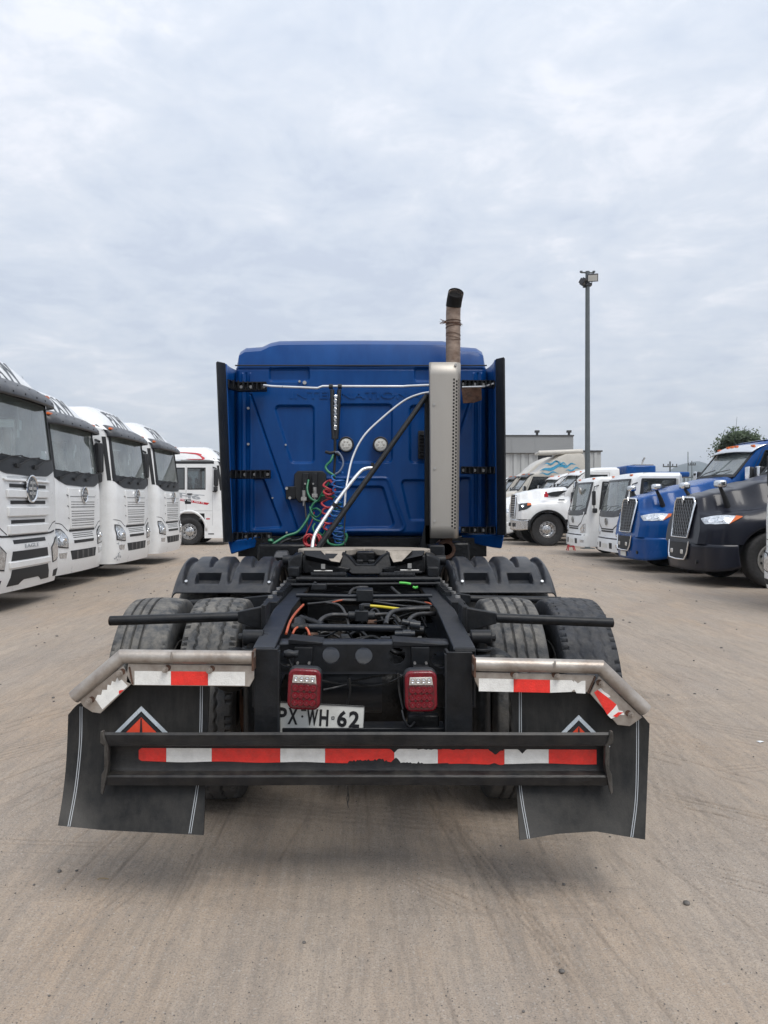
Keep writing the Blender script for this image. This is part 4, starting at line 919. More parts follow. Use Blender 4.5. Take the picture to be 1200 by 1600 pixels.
# ------------------------------------------------------------------ bonneted tractor (nose at y=0 facing -y)
def lerp_tab(tab, y):
    if y <= tab[0][0]: return tab[0][1:]
    for a, b in zip(tab, tab[1:]):
        if y <= b[0]:
            t = (y-a[0])/(b[0]-a[0]); t = t*t*(3-2*t) if len(a) > 3 else t; return tuple(p+(q-p)*t for p, q in zip(a[1:], b[1:]))
    return tab[-1][1:]
def conventional(root, T, paint, S=4.6, ztop=2.95, zhigh=None, lower=None, visor='chrome', hx=False, bodyw=1.07, front=True, roofstep=True, bumper='match', rear_panel=True, far=False, rearaxles=True, hood_mirrors=True, wheel_kw=None, R=.52, zbot=1.02):
    mk = lambda: MB(T)
    lower = lower or paint; wy = 1.22 if not hx else 1.05
    if not hx:
        tab = [(0, .47, 1.70, .58, 1.42, .76, 1.18, .95, .80), (.10, .50, 1.74, .66, 1.40, .92, 1.22, 1.0, .80), (.35, .54, 1.80, .76, 1.42, 1.08, 1.26, 1.0, .80), (.75, .60, 1.88, .86, 1.46, 1.17, 1.31, 1.0, .80),
               (1.3, .70, 2.02, .95, 1.54, 1.21, 1.35, 1.0, .80), (1.9, .82, 2.16, 1.02, 1.62, 1.21, 1.38, 1.0, .80), (2.1, .88, 2.19, 1.04, 1.70, 1.19, 1.42, 1.0, .80)]
    else:
        tab = [(0, .50, 1.92, .62, 1.62, .95, 1.45, 1.1, .98), (.10, .55, 1.98, .74, 1.62, 1.12, 1.50, 1.15, .98), (.45, .60, 2.06, .84, 1.66, 1.22, 1.56, 1.15, .98), (1.0, .66, 2.14, .9, 1.72, 1.25, 1.60, 1.15, .98),
               (1.7, .76, 2.20, .98, 1.80, 1.25, 1.60, 1.15, .98), (1.9, .80, 2.22, 1.0, 1.85, 1.22, 1.60, 1.15, .98)]
    HL = tab[-1][0]; Ra = R+.10
    def hood(y, t):
        """half section, t 0 at the centre line to 1 at the lower edge"""
        a, zt, b, zm, c, zf, zs, zb = lerp_tab(tab, y)
        if abs(y-wy) < Ra: zb = max(zb, R+sqrt(max(0, Ra**2-(y-wy)**2)))
        zs = max(zs, zb+.03)
        P = [(0, zt), (a*.55, zt-.012), (a*.92, zt-.045), (a*1.04, zt-.13), (b, zm), ((b+c)/2, (zm+zf)/2+.035), (c*.97, zf), (c+.015, (zf+zs)/2), (c+.015, zs), (c, zb)]
        q = t*(len(P)-1); i = min(len(P)-2, int(q)); f = q-i
        pts = [P[max(0, i-1)], P[i], P[i+1], P[min(len(P)-1, i+2)]]
        r = []
        for k in (0, 1):
            p0, p1, p2, p3 = (v[k] for v in pts); r.append(.5*(2*p1+(p2-p0)*f+(2*p0-5*p1+4*p2-p3)*f*f+(3*p1-p0-3*p2+p3)*f**3))
        return r
    def hy(y, z):  # nose leans back with height
        return y+(z-.9)*.16*max(0, 1-y/1.2) if not hx else y+(z-.9)*.07*max(0, 1-y/1.2)
    def hf(u, v):
        y = v*HL; s = u*2-1; x, z = hood(y, abs(s)); x = x*(1 if s >= 0 else -1); return (x, hy(y, z), z)
    if front:
        m = mk(); m.grid(hf, 54, 60)
        x0 = [hf(i/54, 0) for i in range(55)]; m.add(x0, [tuple(range(55))]); m.build('bonnet', paint, root, ang=48)
        # bumper and lower skirt
        zb0, zb1 = (.28, .80) if not hx else (.56, .97)
        def bum(u, v):
            s = u*2-1; a = abs(s); sg = 1 if s >= 0 else -1; z = zb0+(zb1-zb0)*v
            if a < .62: x = a/.62*.86; y = -.03+.13*(a/.62)**3
            elif a < .80: t = (a-.62)/.18; x = .86+.30*sin(t*pi/2); y = .10+.30*(1-cos(t*pi/2))
            else: x = 1.16+.03*(a-.8)/.2; y = .40+(wy-Ra-.44)*(a-.80)/.20
            y += .05*(1-v)**2*(1 if not hx else 0); z2 = z+(.10*(a-.62)/.38*(1-v) if a > .62 else 0); return (sg*x, y+(z-.9)*.10*(0 if hx else max(0, 1-a)), z2)
        m = mk(); m.grid(bum, 60, 8); bb = m.build('bumper', 'alloy' if hx else (paint if bumper == 'match' else bumper), root, ang=45, solid=.03)
        # grille
        if not hx:
            G = lambda x, z: (Vector((x, hy(0, z)-.015-.03*(1-(x/.55)**2), z)), Vector((0, -1, .15)).normalized())
            gt, gb, w1, w0 = 1.655, .90, .46, .37
        else:
            G = lambda x, z: (Vector((x, hy(0, z)-.02, z)), Vector((0, -1, .07)).normalized()); gt, gb, w1, w0 = 1.88, 1.02, .46, .42
        wz = lambda z: w0+(w1-w0)*(z-gb)/(gt-gb)
        m = mk(); m.patch(G, [(-w1, gt), (w1, gt)], [(-w0, gb), (w0, gb)], 8, 6, .004, .02); g = m.build('grille', 'slot_black', root)
        m = mk(); out = []
        for x, z in [(-w0, gb), (-w1-.015, gt-.08), (-w1+.06, gt+.015), (0, gt+.03), (w1-.06, gt+.015), (w1+.015, gt-.08), (w0, gb)]: out.append(G(x, z)[0]+Vector((0, -.012, 0)))
        m.tube(out, .022, 8); m.tube([G(-w0, gb)[0]+Vector((0, -.012, 0)), G(w0, gb)[0]+Vector((0, -.012, 0))], .014, 8); m.build('grille_surround', 'chrome', g, ang=60)
        m = mk(); NN = 9 if not hx else 0
        if NN:
            for sg in (-1, 1):
                for k in range(-2*NN, 2*NN):
                    c0 = k*.11; seg = []
                    for q in range(41):
                        z = gb+.02+(gt-gb-.04)*q/40; x = c0+sg*(z-gb)*.8
                        if abs(x) < wz(z)-.012: seg.append(G(x, z)[0]+Vector((0, -.012, 0)))
                    if len(seg) > 1: m.tube([seg[0], seg[-1]], .010, 5, False)
        else:
            for k in range(9): z = gb+.06+k*.09; m.tube([G(-wz(z), z)[0], G(wz(z), z)[0]], .012, 6)
        o_ = m.build('grille_mesh', 'mesh_grey' if not hx else 'alloy', g); 
        if not hx:
            m = mk(); p = G(0, gt-.02)[0]+Vector((0, -.03, 0)); m.prism([p+Vector((0, 0, .075)), p+Vector((-.045, 0, .0)), p+Vector((0, 0, -.10)), p+Vector((.045, 0, .0))], (0, -.02, 0)); m.build('bonnet_emblem', 'alloy', g)
            LG = lambda x, z: (Vector((x, -.045+.03*(x/.5)**2+(z-.9)*.10, z)), Vector((0, -1, 0)))
            m = mk(); m.patch(LG, [(-.44, .80), (.44, .80)], [(-.38, .50), (.38, .50)], 6, 2, .02, .03); lg = m.build('lower_grille', 'slot_black', root)
            m = mk(); m.tube([LG(x, z)[0]+Vector((0, -.025, 0)) for x, z in ((-.46, .83), (-.43, .60), (-.36, .48), (0, .47), (.36, .48), (.43, .60), (.46, .83))], .018, 8); m.build('lower_surround', 'chrome', lg, ang=60)
            m = mk()
            for x in (-.24, .24): p = LG(x, .62)[0]+Vector((0, -.03, 0)); m.box(p, (.10, .03, .09))
            m.build('fog_lamp', 'lens_clear', lg, bevel=.015)
            for x in (-.66, .66): m = mk(); m.disc((x, .0+.01, .45), (0, 1, 0), .04, .03, 14); m.build('tow_hole', 'slot_black', root)
        else:
            for x in (-.45, -.3, .3, .45): m = mk(); m.box((x, -.06, .76), (.09, .02, .14)); m.build('tow_hole', 'slot_black', root)
        # headlamps on the fender corners
        for s in (-1, 1):
            def HS(v, t, s=s):
                e = .006
                f = lambda vv, tt: Vector((lambda x, z: (s*x, hy(vv, z), z))(*hood(vv, tt)))
                p = f(v, t); n = (f(v+e, t)-f(v-e if v > e else v, t)).cross(f(v, t+e)-f(v, t-e)).normalized()
                return p, (n if n.dot(Vector((s, -.6, .2))) > 0 else -n)
            if not hx: top = [(.02, .60), (.20, .585), (.42, .60), (.62, .645)]; bot = [(.06, .70), (.20, .725), (.40, .735), (.62, .655)]
            else: top = [(.0, .60), (.12, .60), (.30, .62), (.42, .66)]; bot = [(.0, .78), (.12, .78), (.25, .77), (.42, .72)]
            m = mk(); m.patch(HS, top, bot, 12, 5, .012, .02); h = m.build('headlamp', 'headlamp_chrome' if not hx else 'window_dark', root)
            m = mk(); m.patch(HS, [(.545, .625), (.59, .636), (.64, .65)] if not hx else [(.30, .63), (.42, .665)], [(.40, .735), (.52, .695), (.64, .66)] if not hx else [(.28, .70), (.42, .70)], 5, 3, .018, .008); m.build('indicator', 'amber', h)
            m = mk()
            for vv, tt, rr in (((.14, .66, .045), (.28, .66, .05)) if not hx else ((.12, .69, .05),)): p, nn = HS(vv, tt); m.lathe(p+nn*.012, nn, [(0, rr), (.01, rr), (.01, rr*.8), (.002, rr*.3), (.002, .001)], 14)
            m.build('reflector', 'chrome', h)
            if hood_mirrors:
                y0 = .50; bx, bz = hood(y0, .40); B = Vector((s*bx, hy(y0, bz), bz-.04)); E = B+Vector((s*.10, -.16, .38))
                m = mk(); m.tube([B+Vector((0, .04, -.03)), B.lerp(E, .5)+Vector((0, .03, 0)), E], .062, 10, True, .030); mm = m.build('bonnet_mirror', 'slot_black', root)
                m = mk(); m.box(E+Vector((0, .0, .065)), (.26, .16, .14)); m.build('mirror_cap', 'chrome', mm, bevel=.04)
            if hx:
                m = mk(); pts = [(wy+(Ra+.03)*cos(a), R+(Ra+.03)*sin(a)) for a in [pi*k/20 for k in range(21)]]
                m.loft([[(s*1.20, y, z) for y, z in pts], [(s*1.30, y, z) for y, z in pts], [(s*1.30, wy+(y-wy)*.90, R+(z-R)*.90) for y, z in pts]]); m.build('arch_flare', 'black_plastic', root, solid=.02)
                m = mk(); V = lambda y, z: (Vector((s*(hood(y, .42)[0]+.02), y, z)), Vector((s, 0, 0)))
                m.patch(V, [(1.05, 1.93), (1.3, 2.0), (1.62, 2.04), (1.82, 2.05)], [(1.05, 1.92), (1.25, 1.83), (1.5, 1.84), (1.80, 2.03)], 10, 3, .02, .05); m.build('hood_vent', 'slot_black', root)
            m = mk(); pts = [(wy+Ra*cos(a), R+Ra*sin(a)) for a in [pi*k/16 for k in range(17)]]; m.loft([[(s*1.17, y, z) for y, z in pts], [(s*.7, y, z) for y, z in pts]]); m.build('arch_liner', 'slot_black', root)
            wheel(root, T, (s*(1.04 if not hx else 1.05), wy, R), s, R=R, W=.31 if not hx else .36, rimR=.29, rim='alloy' if hx else 'zinc', deep=.05)
        m = mk(); m.bb(-.7, .7, .1, HL, .55, 1.2); m.bb(-1.0, 1.0, wy-.07, wy+.07, R-.06, R+.05); m.build('engine_bay', 'grease_black', root)
    # cab and sleeper shell
    c0 = HL-.15; bw = bodyw; wb = tab[-1][2]-.10; zh = zhigh or ztop
    ct = [(c0, wb), (c0+.60, ztop-.22), (c0+.78, ztop-.10), (c0+1.1, ztop-.02), (c0+1.6, ztop+(zh-ztop)*.55), (c0+2.2, zh-.03 if zhigh else ztop), (S-.22, zh), (S-.14, zh-.008), (S-.05, zh-.06), (S-.02, zh-.15), (S, zh-.26)]
    def ctop(y): return lerp_tab([(a, b) for a, b in ct], y)[0]
    def cab(y, t):
        zt = ctop(y); zb = zbot; k = min(1, max(0, (y-c0)/.6)); w = bw*(.93+.07*k)
        hi = max(zt, zb+.4); sh = .04
        P = [(0, hi), (w*.45, hi-.003), (w*.66, hi-.006), (w*.73, hi-.022), (w*.80, hi-.058), (w*.93, hi-.068), (w*.975, hi-.10), (w, hi-.25), (w, zb+.55*(hi-zb)), (w+.01, zb+.35*(hi-zb)), (w+.01, zb)]
        if zt < 2.4: P = [(0, zt), (w*.45, zt-.01), (w*.70, zt-.02), (w*.8, zt-.035), (w*.9, zt-.06), (w*.965, zt-.10), (w*.99, zt-.17), (w, zt-.26), (w, zb+.5*(zt-zb)), (w+.01, zb+.3*(zt-zb)), (w+.01, zb)]
        q = t*(len(P)-1); i = min(len(P)-2, int(q)); f = q-i; return (P[i][0]*(1-f)+P[i+1][0]*f, P[i][1]*(1-f)+P[i+1][1]*f)
    ys = [c0, c0+.08, c0+.30, c0+.5, c0+.60, c0+.70, c0+.82, c0+1.0, c0+1.2, c0+1.45, c0+1.7, c0+2.0, c0+2.3]; ys = [y for y in ys if y < S-.2]+[S-.22, S-.14, S-.09, S-.05, S-.02, S]
    def sm(p): return p
    vs = []; nn_ = 20
    for y in ys:
        for i in range(2*nn_+1):
            s = i/nn_-1; x, z = cab(y, abs(s)); vs.append((x*(1 if s >= 0 else -1), y, z))
    W_ = 2*nn_+1; fs = []
    wy0, wy1 = c0+.08, c0+.60
    for j in range(len(ys)-1):
        for i in range(W_-1):
            ym = (ys[j]+ys[j+1])/2; sm_ = abs((i+.5)/nn_-1)
            if wy0 < ym < wy1 and sm_ < .5: continue
            fs.append((j*W_+i, j*W_+i+1, (j+1)*W_+i+1, (j+1)*W_+i))
    fs.append(tuple(i for i in range(W_)))
    if rear_panel: fs.append(tuple((len(ys)-1)*W_+i for i in range(W_)))
    m = mk(); m.add(vs, fs); m.build('cab_body', paint, root, ang=32)
    # windscreen (two planes) and frame
    def WS(x, q):
        y = wy0+(wy1-wy0)*q; z = ctop(y)-.035*(abs(x)/bw)**2; n = Vector((0, -(ctop(wy1)-ctop(wy0)), (wy1-wy0))).normalized(); return Vector((x, y+.05*(abs(x)/bw)**2, z)), n
    m = mk(); m.patch(WS, [(-bw*.87, .98), (bw*.87, .98)], [(-bw*.84, .04), (bw*.84, .04)], 12, 3, .0, .006); m.build('windscreen', 'windscreen', root)
    m = mk()
    for s in (-1, 1): m.patch(WS, [(s*bw*.95, 1.02), (s*bw*.86, 1.02)][::s], [(s*bw*.93, 0), (s*bw*.83, 0)][::s], 1, 3, .008)
    m.patch(WS, [(-bw*.9, .08), (bw*.9, .08)], [(-bw*.86, -.02), (bw*.86, -.02)], 8, 1, .008); m.patch(WS, [(-bw*.9, 1.03), (bw*.9, 1.03)], [(-bw*.88, .96), (bw*.88, .96)], 8, 1, .006); m.build('windscreen_frame', 'slot_black', root)
    for x0, x1 in ((-.7, -.05), (.0, .65)):
        m = mk(); a, na = WS(x0, .02); b, nb = WS(x1, .22); m.tube([a+na*.03, a.lerp(b, .45)+na*.06, b+nb*.03], .009, 6); m.build('wiper', 'slot_black', root)
    m = mk(); m.bb(-bw*.9, bw*.9, c0+.25, c0+.7, wb-.5, wb-.08); m.build('dashboard', 'interior_dark', root, bevel=.03)
    m = mk(); m.bb(-bw*.94, bw*.94, c0+1.75, c0+1.79, 1.2, ztop-.25); m.build('cab_lining', 'interior_grey' if not far else 'interior_dark', root)
    for s in (-1, 1):
        m = mk(); m.bb(s*.52-.24, s*.52+.24, c0+1.3, c0+1.46, 1.3, 2.15); m.bb(s*.52-.13, s*.52+.13, c0+1.32, c0+1.44, 2.16, 2.38); m.build('seat', 'interior_dark', root, bevel=.05)
        SS = lambda y, z, s=s: (Vector((s*(bw+.001), y, z)), Vector((s, 0, 0)))
        zt_, zb_ = ztop-.30, 1.92
        m = mk(); m.patch(SS, [(c0+.78, zt_), (c0+1.55, zt_)], [(c0+.42, zb_), (c0+1.55, zb_)], 2, 2, .006, .008); sw = m.build('side_window', 'window_dark', root)
        m = mk(); m.tube([SS(y, z)[0]+Vector((s*.008, 0, 0)) for y, z in ((c0+.78, zt_), (c0+1.55, zt_), (c0+1.55, zb_), (c0+.42, zb_), (c0+.78, zt_))], .013, 6); m.build('window_trim', 'slot_black', sw)
        m = mk(); m.tube([SS(y, z)[0]+Vector((s*.004, 0, 0)) for y, z in ((c0+.3, 1.1), (c0+.3, 1.85), (c0+.74, zt_+.08), (c0+1.62, zt_+.08), (c0+1.62, 1.1), (c0+.3, 1.1))], .005, 4); m.build('door_seam', 'seam_dark', root)
        m = mk(); m.box((s*(bw+.03), c0+1.42, 1.78), (.03, .16, .05)); m.build('door_handle', 'slot_black', root)
        m = mk(); m.box((s*(bw+.26), c0+.32, 2.12), (.20, .13, .50)); mi = m.build('mirror', 'slot_black', root, bevel=.05)
        m = mk(); m.tube([(s*bw, c0+.45, 2.32), (s*(bw+.24), c0+.34, 2.34)], .02, 6); m.tube([(s*bw, c0+.42, 1.95), (s*(bw+.24), c0+.34, 1.92)], .02, 6); m.build('mirror_arm', 'slot_black', mi)
        m = mk(); m.box((s*(bw+.26), c0+.25, 2.16), (.18, .03, .42)); m.build('mirror_shell', 'chrome', mi, bevel=.012)
        if S > 3.6:
            m = mk(); m.patch(SS, [(S-1.15, 2.45), (S-.5, 2.45)], [(S-1.15, 1.25), (S-.5, 1.25)], 1, 1, .003, .003); m.build('locker_door', paint, root)
        m = mk(); m.bb(s*.62, s*1.16, c0+1.3, c0+2.7, .42, 1.0); tk = m.build('fuel_tank', 'alloy', root, bevel=.16, segs=4)
        m = mk(); m.bb(s*.8, s*1.2, c0+.35, c0+1.2, .38, .98); m.build('cab_step', 'visor_grey', root, bevel=.03)
    if visor:
        def vf(u, v):
            x = -bw*.98+bw*1.96*u; e = (abs(x)/bw)**2; return (x, wy1+.10-.34*v+.14*e, ctop(wy1)+.10-.17*v**1.6-.05*e)
        m = mk(); m.grid(vf, 24, 6); vo = m.build('sun_visor', visor, root, ang=50, solid=.02)
        m = mk()
        for x in (-.82, -.2, 0, .2, .82): q = vf((x+bw*.98)/(bw*1.96), .45); m.box((q[0], q[1], q[2]+.02), (.11, .05, .035))
        m.build('marker_lamp', 'amber', vo)
    m = mk()
    for s in (-1, 1): m.bb(s*.35, s*.43, .6, S+(3.4 if rearaxles else .1), .75, 1.0)
    m.bb(-.9, .9, c0, S-.1, .8, 1.02); m.build('chassis', 'grease_black', root)
    if rearaxles:
        for s in (-1, 1):
            for yy in (S+1.3, S+2.65): wheel(root, T, (s*.98, yy, .52), s, R=.52, W=.52, rimR=.285, rim='zinc', deep=-.04, detail=False, name='rear_wheel')
    if roofstep is True:
        m = mk(); zz = zh
        def rf(u, v):
            x = -.72+1.44*u; k = min(1, (1-abs(2*u-1))*5); y = c0+.95+(S-c0-1.0)*v; kk = min(1, v*4, 1); return (x*(1 if v > 0 else 1), y, zz-.035+.062*k**.6*kk**.7)
        m.grid(rf, 28, 16); m.build('roof_cap', paint, root, ang=60)
    return root
GR2 = 'bonneted tractors parked nose out on the right side'
t_dark = empty('conventional_truck'); tag(t_dark, 'dark charcoal bonneted tractor, nearest whole truck on the right side', 'truck', GR2)
conventional(t_dark, None, 'dark_paint', lower='dark_paint', ztop=3.03); place(t_dark, 6.32, 15.3, RROT)
t_blue = empty('conventional_truck'); tag(t_blue, 'bright blue bonneted tractor with chrome visor, parked behind the dark one', 'truck', GR2)
conventional(t_blue, None, 'blue_paint_b', ztop=3.05); place(t_blue, 6.22, 18.2, RROT)
m = MB(); m.patch(lambda x, z: (Vector((x, -.055, z)), Vector((0, -1, 0))), [(-.18, .44), (.18, .44)], [(-.18, .33), (.18, .33)], 1, 1, .03, .01); m.build('number_plate', 'plate_white', t_blue)
m = MB(); m.tube([(-.75, 2.9, 2.9), (-.75, 2.98, 3.7)], .008, 5, True, .003); m.build('aerial', 'slot_black', t_blue)
t_hx = empty('conventional_truck'); tag(t_hx, 'white bonneted truck with big chrome wheel and black wheel arch, beside the small white trucks', 'truck', GR2)
conventional(t_hx, None, 'white_paint', S=3.75, ztop=2.93, hx=True, visor='white_paint', R=.60, roofstep=False, hood_mirrors=False); place(t_hx, 5.72, 29.55, RROT)
def hx_extras():
    m = MB(); m.bb(-1.1, 1.1, 4.0, 5.1, 2.0, 2.98); m.bb(-1.0, 1.0, 5.1, 6.4, 2.55, 2.75); m.build('tipper_body', 'blue_paint_b', t_hx, bevel=.06)
    m = MB(); m.tube([(-.2, 5.0, 2.9), (-.3, 5.1, 3.2), (-.2, 5.15, 3.35)], .04, 6); m.bb(-.3, .3, 4.6, 5.3, 2.98, 3.06); m.build('tarp_gear', 'zinc', t_hx)
    m = MB(); m.box((1.27, .98, 1.86), (.05, .14, .12)); m.box((1.27, .98, 1.95), (.04, .07, .10)); m.build('red_flag', 'red_print', t_hx)
    m = MB(); m.bb(1.09, 1.12, 1.93, 2.15, 1.1, 1.72); m.build('red_panel', 'red_print', t_hx)
    m = MB(); m.box((1.255, 1.55, 1.70), (.02, .22, .05)); m.build('side_badge', 'ink_grey', t_hx)
    m = MB(); m.tube([(1.0, 2.1, 1.8), (1.12, 2.15, 2.6)], .02, 6); m.build('grab_rail', 'slot_black', t_hx)
hx_extras()
t_low = empty('conventional_truck'); tag(t_low, 'white low roofed truck whose visor just shows behind the bonnet of the big wheeled one', 'truck', GR2)
conventional(t_low, None, 'white_paint', S=3.75, ztop=2.88, visor='white_paint', roofstep=False, hood_mirrors=False, far=True); place(t_low, 5.55, 32.9, RROT)
t_b1 = empty('conventional_truck'); tag(t_b1, 'beige high roofed sleeper tractor with blue wave graphic on its flank', 'truck', GR2)
conventional(t_b1, None, 'beige_paint', S=5.1, ztop=3.1, zhigh=3.95, visor='visor_grey', roofstep=False, far=True); place(t_b1, 5.05, 36.4, RROT)
def wave():
    m = MB(); SS = lambda y, z: (Vector((1.075, y, z)), Vector((1, 0, 0)))
    for (ya, za, yb, zb, h) in ((3.0, 3.05, 4.3, 3.38, .16), (3.2, 3.35, 4.0, 3.52, .10), (3.9, 3.20, 4.7, 3.42, .10), (4.2, 3.05, 4.9, 3.22, .09), (3.0, 2.92, 3.9, 3.0, .08), (3.7, 3.5, 4.3, 3.36, .07)):
        n = 10; top = [(ya+(yb-ya)*k/n, za+(zb-za)*k/n+.05*sin(k*1.1)+h*sin(pi*k/n)/2) for k in range(n+1)]; bot = [(ya+(yb-ya)*k/n, za+(zb-za)*k/n+.05*sin(k*1.1)-h*sin(pi*k/n)/2) for k in range(n+1)]
        m.patch(SS, top, bot, 20, 1, .006, .006)
    m.build('wave_graphic', 'cyan_print', t_b1)
    m = MB(); m.tube([(.9, 3.0, 3.9), (.9, 5.05, 3.98)], .12, 8); m.bb(-.8, .9, 3.2, 5.05, 3.9, 4.02); m.build('roof_ridge', 'beige_paint', t_b1, bevel=.04)
wave()
t_b2 = copy_tree(t_b1, None, ('wave_graphic', 'roof_ridge')); tag(t_b2, 'plain beige high roofed tractor half hidden at the edge of the blue cab'); place(t_b2, 5.05, 39.6, RROT)
t_b3 = empty('conventional_truck'); tag(t_b3, 'farthest white tractor of the right row, a sliver by the blue cab', 'truck', GR2)
conventional(t_b3, None, 'white_paint', S=4.6, ztop=3.05, visor='white_paint', roofstep=False, far=True); place(t_b3, 5.0, 43.2, RROT)
# the cut-off silver and white truck at the right edge
t_edge = cabover('white and silver cab over truck cut off at the right edge beside the dark tractor', 'eagle', GR2)
place(t_edge, 6.27, 11.05, RROT); t_edge.scale = (.93, .93, .83); t_edge['group'] = ''
del t_edge['group']
# red stand between the white trucks
r = empty('jack_stand', (Px(892, 0, 25.6).x, 25.6, 0)); tag(r, 'small red metal stand on the dirt between the big wheel and the small white truck', 'stand')
m = MB()
for s in (-1, 1):
    for q in (-1, 1): m.tube([(s*.12, q*.1, 0), (s*.05, q*.04, .30)], .016, 6)
m.build('leg', 'red_print', r); m = MB(); m.bb(-.07, .07, -.06, .06, .29, .33); m.bb(-.1, .1, -.012, .012, .12, .15); m.build('top_plate', 'red_print', r)
# ------------------------------------------------------------------ the blue tractor seen from behind (drives away from the camera, up +Y)
YC = 4.8
TR = empty('tractor_unit', (0, YC, 0)); tag(TR, 'blue tractor unit seen from behind with bare chassis, exhaust stack and red white bumper tape', 'truck')
T0 = Matrix.Translation((0, -YC, 0)); K = lambda: MB(T0)
conventional(TR, T0 @ Matrix.Translation((-.027, 11.2, 0)) @ Matrix.Rotation(pi, 4, 'Z'), 'blue_paint', S=4.6, ztop=3.0, bodyw=1.085, roofstep=False, rear_panel=False, rearaxles=False, zbot=1.285)

def cab_back():
    YP = 6.585
    x0, x1, y0, y1 = 367.5, 760.5, 573.5, 838.0
    nx, ny = 400, 270
    gx, gy = np.meshgrid(np.linspace(x0, x1, nx+1), np.linspace(y0, y1, ny+1))
    def sdf(poly, r=4):
        P = np.array(poly, float); c = P.mean(0)
        P = c+(P-c)*(1-r/max(12, np.abs(P-c).max()))
        d = np.full(gx.shape, 1e9); inside = np.zeros(gx.shape, bool)
        for (ax, ay), (bx, by) in zip(P, np.roll(P, -1, 0)):
            ex, ey = bx-ax, by-ay; t = np.clip(((gx-ax)*ex+(gy-ay)*ey)/(ex*ex+ey*ey), 0, 1)
            d = np.minimum(d, np.hypot(gx-ax-t*ex, gy-ay-t*ey))
            cnd = ((ay > gy) != (by > gy)) & (gx < ex*(gy-ay)/(ey if ey else 1e-9)+ax); inside ^= cnd
        return np.where(inside, -d, d)-r
    H = np.zeros(gx.shape)
    def recess(poly, dep=.022, r=4, w=3.0):
        nonlocal H
        H = H-dep*np.clip(.5-sdf(poly, r)/w, 0, 1)
    def ridge(poly, r=5, h=.012, w=2.2):
        nonlocal H
        H = H+h*np.exp(-(sdf(poly, r)/w)**2)
    def line(a, b, dep=-.012, w=1.1):
        nonlocal H
        ex, ey = b[0]-a[0], b[1]-a[1]; t = np.clip(((gx-a[0])*ex+(gy-a[1])*ey)/(ex*ex+ey*ey), 0, 1)
        H = H+dep*np.exp(-(np.hypot(gx-a[0]-t*ex, gy-a[1]-t*ey)/w)**2)
    mir = lambda P: [(1131-x, y) for x, y in P][::-1]
    for P in ([(421, 578), (483, 578), (483, 591), (421, 591)],): recess(P, .03, 5); recess(mir(P), .03, 5)
    P = [(432, 634), (487, 634), (487, 723), (459, 723)]; recess(P, .026, 6); recess(mir(P), .026, 6)
    recess([(530, 632), (612, 632), (612, 722), (530, 722)], .024, 6)
    P = [(398, 747), (409, 747), (438, 824), (398, 826)]; recess(P, .024, 3); recess(mir(P), .024, 3)
    ridge([(505, 751), (605, 751), (631, 826), (505, 826)], 8, .010)
    recess([(505, 764), (598, 764), (615, 820), (505, 822)], .026, 7)
    P = [(628, 751), (690, 751), (690, 812), (642, 812)]; recess(P, .022, 6)
    for xx, s in ((379, 1), (384.5, -1), (391, 1)):
        line((xx, 584), (xx, 830), .010*s, 1.3); line((1131-xx, 584), (1131-xx, 830), .010*s, 1.3)
    line((392, 617), (465, 828), -.016, 1.3); line((738, 617), (668, 828), -.016, 1.3)
    line((367, 577), (761, 577), -.006, 1.0)
    H = H+.006*np.clip(1-np.abs(gy-660)/90, 0, 1)*np.sin(gx*.02)*.5
    edge = np.minimum(np.minimum(gx-x0, x1-gx), (y1-gy)*1.0)/8.0; H = H-.05*np.clip(1-edge, 0, 1)**2
    X = (gx-569)*YP/1200; Z = CAMZ-(gy-787)*YP/1200; Yv = YP-H
    m = K(); vs = np.stack([X, Yv, Z], -1).reshape(-1, 3); w = nx+1
    m.v = [tuple(v) for v in vs.tolist()]; m.f = [(j*w+i, j*w+i+1, (j+1)*w+i+1, (j+1)*w+i) for j in range(ny) for i in range(nx)]
    pan = m.build('back_panel', 'blue_paint', TR, ang=60)
    m = K(); a = Px(453, 622.5, 6.56); b = Px(673, 611, 6.56)
    lettering(m, 'INTERNATIONAL', plane_fn((a.x, YP-.002, a.z), (1, 0, 0), (0, 0, 1)), b.x-a.x, b.z-a.z, .015, .004); m.build('embossed_lettering', 'blue_paint', pan, ang=30)
    m = K(); m.tube([(Px(367, 0, 6.56).x, 6.57, 2.742), (Px(761, 0, 6.56).x, 6.57, 2.742)], .006, 6); m.build('roof_seam', 'slot_black', pan)
    m = K()
    for px, py, r in ((388, 638, .011), (388, 694, .011), (446.5, 695, .008), (448, 832, .009), (426, 778, .007), (476, 598, .016), (468, 596, .010)):
        p = Px(px, py, YP-.012); m.disc(p, (0, 1, 0), r, .02, 10)
    m.build('rivets', 'zinc', pan)
    # underside and sill
    m = K(); m.bb(-1.05, 1.02, 6.4, 6.58, 1.12, 1.275); m.bb(-.95, .92, 6.45, 9.5, .9, 1.2); m.build('cab_underside', 'grease_black', TR)
    for px in (478, 594, 655):
        m = K(); p = Px(px, 850, 6.5); m.bb(p.x-.02, p.x+.02, 6.42, 6.5, 1.0, 1.26); m.build('cab_mount', 'black_steel', TR)
    # louvred vent
    m = K(); a = Px(653.5, 717, YP-.02); b = Px(667, 673, YP-.02); m.bb(a.x, b.x, YP-.03, YP+.02, a.z, b.z); v = m.build('side_vent', 'slot_black', TR, bevel=.006)
    for k in range(7): z = a.z+.03+k*(b.z-a.z-.05)/6.5; m = K(); m.box(((a.x+b.x)/2, YP-.038, z), (b.x-a.x-.02, .022, .010), Matrix.Rotation(.5, 3, 'X')); m.build('louvre', 'black_plastic', v)
